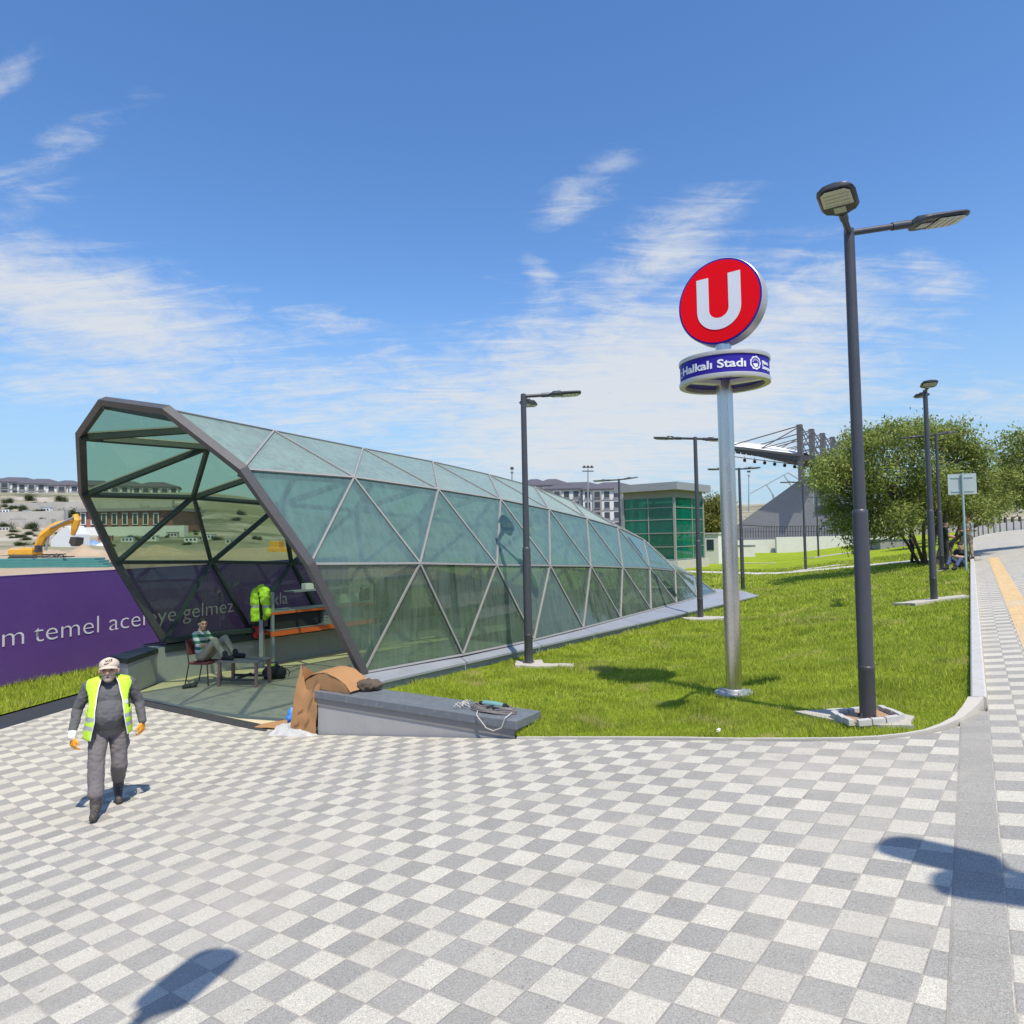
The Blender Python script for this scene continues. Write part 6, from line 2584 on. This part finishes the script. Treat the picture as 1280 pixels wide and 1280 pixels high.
mb.box(cc_ + Vector((0, 0, 2.4)), (1.7, 1.9, 4.0), 0, Matrix.Rotation(radians(51), 3, 'Z'))
mb.box(cc_ + SA * -1.4 + Vector((0, 0, 1.6)), (.08, 1.2, 2.1), 0, Matrix.Rotation(radians(51), 3, 'Z'))
mb.box(cc_ + SB * 1.1 + Vector((0, 0, 2.6)), (1.6, .1, .12), 0, Matrix.Rotation(radians(51), 3, 'Z'))
part('lift_shaft', mb, M['booth_in'], bo)
# white cabin
cb0 = P(885, 706, 53)
cb = thing('site_cabin', 'small white cabin with one dark window beside the emerald booth', 'cabin', (cb0.x + .6, cb0.y, .58))
mb = MB()
Rz = Matrix.Rotation(radians(50), 3, 'Z')
mb.box((0, 0, 1.12), (2.2, 1.5, 2.25), 0, Rz)
part('cabin_body', mb, M['white'], cb, bevel=.03)
mb = MB()
mb.box((0, 0, 2.31), (2.35, 1.65, .10), 0, Rz)
part('roof', mb, M['stone_white'], cb)
mb = MB()
mb.box(Rz @ Vector((-1.11, -.1, 1.45)), (.03, .55, .8), 0, Rz)
part('window', mb, M['win_dark'], cb)
mb = MB()
mb.box(Rz @ Vector((.2, -.765, 1.05)), (.75, .03, 1.9), 0, Rz)
part('door', mb, M['stone_white'], cb)
# tree with yellowing leaves behind the sign pole
tg = P(893, 690, 62)
tg.z = .6
cl = [(P(px, py, 62 + rn.uniform(-1, 1)), rp * 62 / FPX) for px, py, rp in ((890, 632, 14), (900, 645, 14), (885, 652, 13), (898, 664, 14), (880, 640, 11), (905, 628, 10), (892, 674, 13), (882, 668, 10), (908, 660, 10))]
tree('broadleaf_tree', 'yellowing dense tree between the emerald booth and the steel sign pole', 'tree', tg, [((0, 0, -.2), (0, 0, 2.5), .15, .1)], cl, 9000, .26, 'leaf_yellow', None, 31, shell=.4)

# ================================================================== APARTMENTS BEYOND THE HALL
def hip_roof(mb, x0, x1, y0, y1, z, rise, over=.6):
    x0, x1, y0, y1 = x0 - over, x1 + over, y0 - over, y1 + over
    ym = (y0 + y1) / 2
    k = min((x1 - x0) / 2 * .8, (y1 - y0) / 2)
    mb.add([(x0, y0, z), (x1, y0, z), (x1, y1, z), (x0, y1, z), (x0 + k, ym, z + rise), (x1 - k, ym, z + rise),
            (x0, y0, z - .35), (x1, y0, z - .35), (x1, y1, z - .35), (x0, y1, z - .35)],
           [(0, 1, 5, 4), (1, 2, 5), (2, 3, 4, 5), (3, 0, 4), (0, 6, 7, 1), (1, 7, 8, 2), (2, 8, 9, 3), (3, 9, 6, 0), (9, 8, 7, 6)])


def house(label, cat, loc, rz, wdt, dep, storeys, bays, name='townhouse', group=None, sh=2.9, roof='roof_dark', grey_bays=()):
    r = thing(name, label, cat, loc, rz, group)
    Hh = storeys * sh
    mb = MB()
    mb.box((0, 0, Hh / 2 - 1), (wdt, dep, Hh + 2))
    part('wall', mb, M['house_white'], r)
    mb = MB()
    for b in grey_bays:
        bw = wdt / bays
        mb.box((-wdt / 2 + bw * (b + .5), -dep / 2 - .25, Hh / 2), (bw * .92, .5, Hh - .02))
    if grey_bays:
        part('grey_bay', mb, M['house_grey'], r)
    mb = MB()
    hip_roof(mb, -wdt / 2, wdt / 2, -dep / 2, dep / 2, Hh + .3, 2.2)
    part('roof', mb, M[roof], r)
    bw = wdt / bays
    for s_ in range(storeys):
        for b in range(bays):
            yoff = -.5 if b in grey_bays else 0
            m1 = MB()
            m1.box((-wdt / 2 + bw * (b + .5), -dep / 2 - .03 + yoff, s_ * sh + 1.5), (bw * .55, .10, 1.7))
            wn_ = part('window', m1, M['win_dark'], r)
            m1 = MB()
            m1.box((-wdt / 2 + bw * (b + .5), -dep / 2 - .12 + yoff, s_ * sh + .58), (bw * .66, .30, .12))
            part('sill', m1, M['house_grey'], wn_)
    mb = MB()
    for s_ in range(1, storeys):
        mb.box((0, -dep / 2 - .08, s_ * sh), (wdt + .1, .14, .18))
    part('floor_band', mb, M['house_grey'], r)
    return r


for (px, py, dep_, st_, bays, lab, wdt) in ((690, 600, 210, 6, 4, 'white apartment block with dark hipped roof just right of the mid hall lamp', 11), (720, 604, 205, 6, 7, 'wide white apartment block with dark roof left of the floodlight mast', 19),
                                            (763, 604, 200, 6, 6, 'white apartment block with dark roof directly left of the emerald booth', 16), (668, 600, 230, 6, 4, 'white apartment block partly hidden behind the hall ridge', 10)):
    q = P(px, py, dep_)
    house(lab, 'apartment block', (q.x, q.y, q.z - st_ * 2.9 - 2.2), radians(-6), wdt, 12, st_, bays, 'apartment_block', 'apartment blocks beyond the hall', 2.9, 'roof_dark', (1,) if bays < 6 else (1, 4))
# townhouses on the hillside to the left
for k, (px, py, dep_, bays, wdt, lab) in enumerate(((-14, 601, 275, 4, 15, 'white hillside townhouse with dark roof cut by the left edge'), (22, 602, 272, 5, 17, 'second white hillside townhouse from the left edge'),
                                                    (54, 604, 268, 5, 15, 'third white hillside townhouse from the left edge'), (86, 606, 265, 4, 13, 'fourth hillside townhouse, nearest the portal frame'),
                                                    (120, 606, 268, 5, 16, 'hillside townhouse seen through the hall glass, leftmost of three'), (158, 607, 270, 5, 16, 'hillside townhouse seen through the hall glass, middle of three'), (196, 608, 272, 5, 16, 'hillside townhouse seen through the hall glass, rightmost of three'))):
    q = P(px, py, dep_)
    house(lab, 'house', (q.x, q.y, q.z - 3 * 2.7 - .8), atan2(-q.x, q.y) * .8, wdt, 11, 3, bays, 'townhouse', 'townhouses on the hillside', 2.7, 'roof_dark', (1, 3))


def slope_wall(name, label, px0, px1, py_t, py_b, depth, material, cat='wall'):
    a, b = P(px0, py_b, depth), P(px1, py_b, depth)
    zt = P((px0 + px1) / 2, py_t, depth).z
    mb = MB()
    d = (b - a).normalized()
    n = Vector((-d.y, d.x, 0)) * 1.2
    mb.prism([(a.x, a.y), (b.x, b.y), (b.x + n.x, b.y + n.y), (a.x + n.x, a.y + n.y)], min(a.z, b.z) - 3, zt)
    o = mb.build(name, M[material])
    return tag(o, label, cat)


slope_wall('terrace_wall', 'long pale terrace wall directly below the hillside townhouses', -80, 215, 628, 635, hit_far(60, 635)[1] - 4, 'terrace')
slope_wall('terrace_wall', 'pale grey terrace wall halfway down the left hillside', -80, 80, 640, 649, hit_far(20, 649)[1] - 3, 'terrace')
slope_wall('terrace_wall', 'lowest pale terrace wall above the excavator', -80, 64, 650, 657, hit_far(10, 657)[1] - 3, 'terrace')
# bushes on the hillside
bush = None
for k, (px, py, rp, dep_, lab) in enumerate(((88, 640, 11, 190, 'dark round tree above the excavator bucket'), (28, 634, 6, 200, 'small dark bush by the upper terrace wall'), (8, 656, 8, 140, 'dark bush at the left edge above the digger body'),
                                             (40, 656, 8, 142, 'dark bush beneath the lowest terrace wall'), (56, 655, 7, 144, 'dark bush beside the raised excavator boom'), (76, 622, 7, 240, 'bush in front of the fourth hillside townhouse'),
                                             (38, 621, 7, 245, 'bush between the second and third hillside townhouses'), (10, 625, 6, 238, 'bush below the leftmost hillside townhouse'), (150, 632, 10, 220, 'bush on the hill seen through the hall glass left part'),
                                             (185, 640, 13, 210, 'bush on the hill seen through the hall glass middle part'), (222, 640, 14, 215, 'bush on the hill seen through the hall glass right part'))):
    q, dep_ = hit_far(px, py + rp * .7)
    rad = rp * dep_ / FPX
    if bush is None:
        cl = [(Vector((rn.uniform(-.6, .6), rn.uniform(-.6, .6), rn.uniform(.1, .8))), rn.uniform(.35, .55)) for _ in range(8)]
        bush = tree('bush', lab, 'bush', (0, 0, 0), [((0, 0, -1.2), (0, 0, .4), .08, .05)], cl, 2400, .17, 'leaf_dark', 'bushes on the left hillside', 41, branch=False)
        o = bush
    else:
        o = copy_tree(bush)
        o['label'] = lab
    o.location = (q.x, q.y, q.z)
    o.scale = (rad, rad, rad * .9)
    o.rotation_euler = (0, 0, k * 1.7)

def ordinal(n):
    u = ['', 'first', 'second', 'third', 'fourth', 'fifth', 'sixth', 'seventh', 'eighth', 'ninth', 'tenth', 'eleventh', 'twelfth', 'thirteenth', 'fourteenth',
         'fifteenth', 'sixteenth', 'seventeenth', 'eighteenth', 'nineteenth']
    if n < 20:
        return u[n]
    t = {2: 'twent', 3: 'thirt', 4: 'fort', 5: 'fift', 6: 'sixt', 7: 'sevent'}[n // 10]
    return t + 'ieth' if n % 10 == 0 else t + 'y-' + u[n % 10]


spots = sorted([rn.uniform(-10, 330) for _ in range(40)] + [rn.uniform(-8, 102) for _ in range(26)])
for k, px in enumerate(spots):
    py = rn.choice([rn.uniform(628, 640), rn.uniform(640, 662), rn.uniform(655, 676), rn.uniform(670, 684)])
    q, dep_ = hit_far(px, py)
    rad = rn.uniform(2.2, 5.5) * dep_ / FPX
    o = copy_tree(bush)
    o['label'] = ordinal(k + 1) + ' small dark shrub from the left on the pale hillside'
    o['group'] = 'scattered shrubs on the hillside'
    o.location = (q.x, q.y, q.z)
    o.scale = (rad * rn.uniform(1, 1.8), rad, rad * rn.uniform(.6, 1))
    o.rotation_euler = (0, 0, rn.uniform(0, 6))
# pale cabins and stores strewn over the slope
for k, (px, py, wpx, hpx, mt, rt) in enumerate(((22, 655, 15, 6, 'white', 'house_grey'), (46, 660, 12, 6, 'tent', 'roof_dark'), (6, 664, 12, 5, 'conc_light', 'house_grey'), (58, 640, 13, 5, 'white', 'tarp_blue'), (34, 643, 10, 5, 'tent', 'house_grey'),
                                           (84, 662, 9, 5, 'white', 'house_grey'), (6, 642, 11, 5, 'white', 'roof_dark'), (132, 676, 16, 6, 'brick', 'tent'), (160, 678, 14, 6, 'tent', 'tarp_blue'), (188, 676, 18, 6, 'white', 'house_grey'),
                                           (216, 672, 13, 6, 'conc_light', 'roof_dark'), (240, 678, 16, 6, 'white', 'teal'), (262, 674, 14, 6, 'tent', 'house_grey'), (290, 680, 16, 6, 'conc_light', 'tarp_blue'), (175, 656, 12, 5, 'white', 'roof_dark'), (232, 655, 14, 6, 'house_white', 'roof_dark'))):
    q, dep_ = hit_far(px, py)
    ww, hh = wpx * dep_ / FPX, hpx * dep_ / FPX
    r = thing('store_cabin', ['first', 'second', 'third', 'fourth', 'fifth', 'sixth', 'seventh', 'eighth', 'ninth', 'tenth', 'eleventh', 'twelfth', 'thirteenth', 'fourteenth', 'fifteenth', 'sixteenth'][sorted(range(16), key=lambda j: (22, 46, 6.1, 58, 34, 84, 6, 132, 160, 188, 216, 240, 262, 290, 175, 232)[j]).index(k)] + ' pale store cabin from the left on the slope of the building site', 'cabin', q, rn.uniform(-.3, .5), 'store cabins on the slope')
    mb = MB()
    mb.box((0, 0, hh * .4), (ww, ww * .45, hh * 1.2))
    part('wall', mb, M[mt], r)
    mb = MB()
    mb.box((0, 0, hh * 1.04), (ww * 1.05, ww * .5, hh * .08))
    part('roof', mb, M[rt], r)
    for j in range(3):
        mb = MB()
        mb.box((-ww * .3 + ww * .3 * j, -ww * .23, hh * .55), (ww * .16, ww * .03, hh * .4))
        part('window', mb, M['win_dark'], r)

# ================================================================== CONSTRUCTION SITE
DZ = 54
ex = thing('excavator', 'yellow excavator with raised boom on the construction site', 'excavator', P(30, 697, DZ))


def EP(px, py, d=0.0):
    return P(px, py, DZ + d)


mb = MB()
for d_ in (-.7, .7):
    mb.tube([EP(12, 700, d_), EP(14, 703, d_), EP(42, 703, d_), EP(45, 700, d_), EP(42, 697, d_), EP(14, 697, d_), EP(12, 700, d_)], .22, 6)
    mb.beam(EP(14, 700, d_), EP(43, 700, d_), .5, .55)
part('crawler_track', mb, M['digger_dark'], ex, world=True)
mb = MB()
a, b = EP(17, 690, 0), EP(47, 690, 0)
mb.beam(a, b, 1.3, .45)
mb.beam(EP(30, 686.5), EP(46, 686.5), 1.1, .2)
part('superstructure', mb, M['digger'], ex, world=True, bevel=.06)
mb = MB()
mb.beam(EP(46, 686, -.3), EP(50, 686, -.3), .6, .55)
part('cab', mb, M['win_dark'], ex, world=True, bevel=.05)
mb = MB()
for (p, q, h0, h1) in (((45, 689), (54, 670), .42, .55), ((54, 670), (70, 657), .55, .48), ((70, 657), (91, 651), .45, .30)):
    A1, B1 = EP(*p), EP(*q)
    mb.tube([A1, B1], [h0 * .62, h1 * .62], 6)
boom = part('boom', mb, M['digger'], ex, world=True)
mb = MB()
mb.tube([EP(94, 643), EP(96, 650), EP(93, 661), EP(91, 669)], [.20, .30, .24, .14], 6)
part('stick', mb, M['digger'], ex, world=True)
mb = MB()
mb.tube([EP(57, 688), EP(61, 668)], .10, 6)
mb.tube([EP(63, 660, -.3), EP(92, 647, -.3)], .09, 6)
part('hydraulic_cylinder', mb, M['galv'], ex, world=True)
mb = MB()
mb.slab([EP(88, 671, -.5), EP(95, 672, -.5), EP(94, 680, -.5), EP(89, 683, -.5), EP(86, 678, -.5)], (0, 1.0, 0))
part('bucket', mb, M['digger_dark'], ex, world=True)
# tent
TD = hit_far(78, 684)[1]
tn = thing('tent', 'white peaked tent behind the excavator stick', 'tent', P(78, 680, TD))
mb = MB()
mb.slab([P(63, 687, TD), P(93, 687, TD), P(91, 668, TD), P(84, 657, TD), P(74, 664, TD), P(64, 674, TD)], (.4, 2.2, 0))
part('canvas', mb, M['tent'], tn, world=True)
# spoil heap with tarpaulin
def heap(name, label, cat, px, py, wpx, hpx, depth, material, seed):
    q, depth = hit_far(px, py)
    wr, hh = wpx * depth / FPX / 2, hpx * depth / FPX
    vs, fs = [], []
    nr, ns = 12, 30
    for i in range(nr + 1):
        for k in range(ns):
            a = 2 * pi * k / ns
            f = i / nr
            x, y = wr * f * cos(a), wr * .7 * f * sin(a)
            z = hh * (1 - f) ** .8 * (1 + .3 * mnoise.noise(Vector((x * .8 + seed, y * .8, 0)))) + .12 * mnoise.noise(Vector((x * 2.5, y * 2.5, seed)))
            vs.append((x, y, z - .12))
    for i in range(nr):
        for k in range(ns):
            fs.append((i * ns + k, i * ns + (k + 1) % ns, (i + 1) * ns + (k + 1) % ns, (i + 1) * ns + k))
    mb = MB()
    mb.add(vs, fs)
    o = mb.build(name, M[material], smooth=True, loc=q)
    return tag(o, label, cat)


heap('spoil_heap', 'brown spoil heap beside the excavator bucket', 'earth heap', 108, 694, 62, 14, 74, 'earth', 1)
heap('spoil_heap', 'wide brown spoil heap seen through the hall glass', 'earth heap', 190, 694, 110, 14, 76, 'earth', 5)
heap('spoil_heap', 'low brown spoil heap behind the digger body', 'earth heap', 30, 692, 120, 9, 92, 'earth', 9)
heap('tarpaulin', 'blue and white tarpaulin covering material right of the excavator', 'tarpaulin', 116, 681, 26, 7, 84, 'tarp_blue', 3)
heap('tarpaulin', 'white tarpaulin bundle beside the blue one', 'tarpaulin', 127, 682, 20, 5, 82, 'tent', 7)
# stack of teal sheets
tl = thing('sheet_stack', 'long low stack of teal sheets along the site edge', 'sheets', P(60, 706, 48))
for k in range(4):
    mb = MB()
    mb.beam(P(-70, 710.5 - 3.2 * k, 48 + .3 * k), P(140 - 5 * k, 707.5 - 3.0 * k, 48 + .3 * k), 1.3, .165)
    part('sheet', mb, M['teal'], tl, world=True, bevel=.02)
mb = MB()
for k in range(12):
    a = rn.uniform(0, 6.28)
    q = P(66 + rn.uniform(-14, 14), 696.5, 48.5)
    mb.beam(q, q + Vector((1.1 * cos(a), .6 * sin(a), rn.uniform(.0, .25))), .07, .07)
tag(part('scrap_bars', mb, M['digger_dark'], None), 'tangle of dark scrap bars lying on the teal sheets', 'scrap')
# brick red site building with white framed windows
BD = hit_far(125, 668)[1] + 2
rb = thing('site_building', 'brick red low building with white framed windows beside the portal frame', 'building', P(135, 672, BD))
mb = MB()
a, b = P(101, 672, BD), P(215, 672, BD)
mb.prism([(a.x, a.y), (b.x, b.y), (b.x, b.y + 9), (a.x, a.y + 9)], a.z - 2.5, P(110, 640, BD).z)
part('wall', mb, M['brick'], rb, world=True)
mb = MB()
mb.prism([(a.x - .4, a.y - .5), (b.x + .4, b.y - .5), (b.x + .4, b.y + 9.5), (a.x - .4, a.y + 9.5)], P(110, 639.9, BD).z, P(110, 636, BD).z)
part('roof', mb, M['house_grey'], rb, world=True)
for k in range(8):
    px = 101 + 13 * k
    a, b = P(px, 656, BD), P(px + 7, 656, BD)
    zt = P(px, 641, BD).z
    m1 = MB()
    m1.slab([(a.x, a.y - .06, a.z), (b.x, b.y - .06, b.z), (b.x, b.y - .06, zt), (a.x, a.y - .06, zt)], (0, -.06, 0))
    w_ = part('window', m1, M['white'], rb, world=True)
    m1 = MB()
    m1.slab([(a.x + .14, a.y - .13, a.z + .15), (b.x - .14, b.y - .13, b.z + .15), (b.x - .14, b.y - .13, zt - .15), (a.x + .14, a.y - .13, zt - .15)], (0, -.03, 0))
    part('pane', m1, M['win_dark'], w_, world=True)
slope_wall('site_hoarding', 'white hoarding strip in front of the brick red building', 100, 230, 658, 665, BD - 4, 'white', 'hoarding')
# a second digger seen through the hall glass
yd = thing('loader', 'yellow wheel loader on the site seen through the hall glass', 'loader', P(352, 690, 70))
mb = MB()
mb.beam(P(338, 690, 70), P(372, 690, 70), 2.0, .9)
mb.beam(P(340, 682, 70), P(352, 682, 70), 1.6, .9)
part('chassis', mb, M['digger'], yd, world=True, bevel=.06)
mb = MB()
for px in (343, 364):
    for d_ in (-.9, .9):
        q = P(px, 697, 70 + d_)
        mb.tube([q - Vector((0, .2, 0)), q + Vector((0, .2, 0))], .62, 14)
part('wheels', mb, M['digger_dark'], yd, world=True)
mb = MB()
mb.beam(P(370, 688, 70), P(384, 696, 70), 1.6, .25)
part('bucket_arm', mb, M['digger'], yd, world=True)

# ================================================================== MASTS
def flood_mast(label, px, py_t, py_b, depth, wd_):
    r = thing('floodlight_mast', label, 'light mast', P(px, py_b, depth))
    mb = MB()
    mb.tube([P(px, py_b, depth), P(px, py_t + 2, depth)], [.22, .12], 8)
    part('pole', mb, M['galv'], r, world=True)
    mb = MB()
    for y in (0, 5):
        mb.beam(P(px - wd_, py_t + y, depth), P(px + wd_, py_t + y, depth), .25, .25)
    part('cross_arm', mb, M['steel_grey'], r, world=True)
    n = max(2, int(wd_ / 1.8))
    for k in range(n):
        m1 = MB()
        x = px - wd_ + (k + .5) * 2 * wd_ / n
        m1.beam(P(x - 1.1, py_t - .5, depth), P(x + 1.1, py_t - .5, depth), .5, .55)
        part('floodlight', m1, M['digger_dark'], r, world=True)


flood_mast('stadium floodlight mast between the hall ridge and the emerald booth', 735, 584, 645, 160, 7)
flood_mast('thin small mast just left of the mid hall lamp', 640, 586, 640, 150, 2)
flood_mast('thin mast standing left of the grandstand roof, right of the steel sign pole', 936, 590, 640, 220, 1.6)
# city skyline at the far right
for (px, py, wpx, hpx, lab) in ((1268, 628, 9, 24, 'distant pale tower block at the far right skyline'), (1257, 634, 12, 12, 'distant low white hall left of the far tower block')):
    q = P(px, py + 4, 420)
    hh = hpx * 420 / FPX
    ww = wpx * 420 / FPX
    r = thing('tower_block', lab, 'building', q)
    mb = MB()
    mb.box((0, 0, hh / 2 - 6), (ww, ww, hh + 4))
    part('wall', mb, M['house_white'], r)
    mb = MB()
    for k in range(max(1, int(hh / 3))):
        mb.box((0, -ww / 2 - .05, k * 3 - 3), (ww * .9, .1, 1.4))
    part('window_band', mb, M['win_dark'], r)

# ================================================================== TREES BEHIND THE CAMERA (they are what the glass mirrors)
for k, (x, y, s_, lab) in enumerate(((-16, -20, 1.5, 'street tree across the plaza behind the camera, leftmost'), (-7, -25, 1.7, 'street tree across the plaza behind the camera, second'),
                                     (3, -24, 1.6, 'street tree across the plaza behind the camera, third'), (13, -27, 1.8, 'street tree across the plaza behind the camera, fourth'), (24, -24, 1.7, 'street tree across the plaza behind the camera, rightmost'))):
    o = copy_tree(proto)
    o['label'] = lab
    o['group'] = 'street trees behind the camera'
    o.location = (x, y, .3)
    o.scale = (s_, s_, s_ * 1.1)
    o.rotation_euler = (0, 0, k * 2.1)
sheet('ground_behind', [(-60, -8), (-11.6, -7.2), (-4.95, -7.2), (-10.5, -16), (-14, -60), (-60, -60)], lambda x, y: 0.0, M['conc_light'], -.02, 4)

# ================================================================== GRASS BLADES
def in_poly_np(X, Y, poly):
    c = np.zeros(len(X), bool)
    n = len(poly)
    for i in range(n):
        x1, y1 = poly[i]
        x2, y2 = poly[(i + 1) % n]
        if y1 == y2:
            continue
        cond = ((y1 > Y) != (y2 > Y)) & (X < (x2 - x1) * (Y - y1) / (y2 - y1) + x1)
        c ^= cond
    return c


def shrink(pl, f=.93):
    cx, cy = sum(p[0] for p in pl) / len(pl), sum(p[1] for p in pl) / len(pl)
    return [(cx + (p[0] - cx) * f, cy + (p[1] - cy) * f) for p in pl]


EXCL = [shrink(p) for p in PADS] + PATHS


def blades(name, poly, fn, spec, label=None):
    out = []
    r_ = np.random.default_rng(77)
    nz = lambda x, y, s_: mnoise.noise(Vector((x * s_, y * s_, 0)))
    for (d0, d1, dens, hgt, wdt) in spec:
        xs, ys = [p[0] for p in poly], [p[1] for p in poly]
        x0, x1, y0, y1 = max(min(xs), -d1), min(max(xs), d1), max(min(ys), 0), min(max(ys), d1)
        n = int((x1 - x0) * (y1 - y0) * dens)
        X, Y = r_.uniform(x0, x1, n), r_.uniform(y0, y1, n)
        R = np.hypot(X, Y)
        k = (R >= d0) & (R < d1) & (np.abs(X) < Y * .80) & in_poly_np(X, Y, poly)
        for pl in EXCL:
            k &= ~in_poly_np(X, Y, pl)
        k &= np.hypot(X - SX, Y - SY) > .235
        X, Y = X[k], Y[k]
        m = len(X)
        Z = np.array([fn(a, b) for a, b in zip(X, Y)])
        tuft = np.array([nz(a, b, 1.7) + .7 * nz(a + 9, b, 5.0) for a, b in zip(X, Y)])
        h = hgt * (0.65 + .7 * r_.random(m)) * (1 + .75 * np.clip(tuft, -.6, 1.0))
        th = r_.uniform(0, 2 * pi, m)
        dx_, dy_ = np.cos(th), np.sin(th)
        ln = h * r_.uniform(.15, .9, m)
        la = r_.uniform(0, 2 * pi, m)
        w_ = wdt * r_.uniform(.7, 1.3, m)
        v0 = np.stack([X - dx_ * w_, Y - dy_ * w_, Z - .01], 1)
        v1 = np.stack([X + dx_ * w_, Y + dy_ * w_, Z - .01], 1)
        v2 = np.stack([X + np.cos(la) * ln, Y + np.sin(la) * ln, Z + h], 1)
        out.append(np.stack([v0, v1, v2], 1).reshape(-1, 3))
    me = quads_mesh(name, np.concatenate(out), M['blade'], tri=True)
    o = bpy.data.objects.new(name, me)
    COL.objects.link(o)
    tag(o, label, 'grass', kind='stuff')
    return o


blades('grass', LAWN, h_lawn, ((5, 9, 4600, .042, .0042), (9, 13, 2400, .048, .006), (13, 19, 1000, .055, .010), (19, 29, 380, .065, .017), (29, 45, 110, .07, .03)), 'short sunlit lawn grass')
blades('verge_grass', GS, h_gs, ((6, 26, 700, .10, .008),), 'rougher grass along the foot of the hoarding')
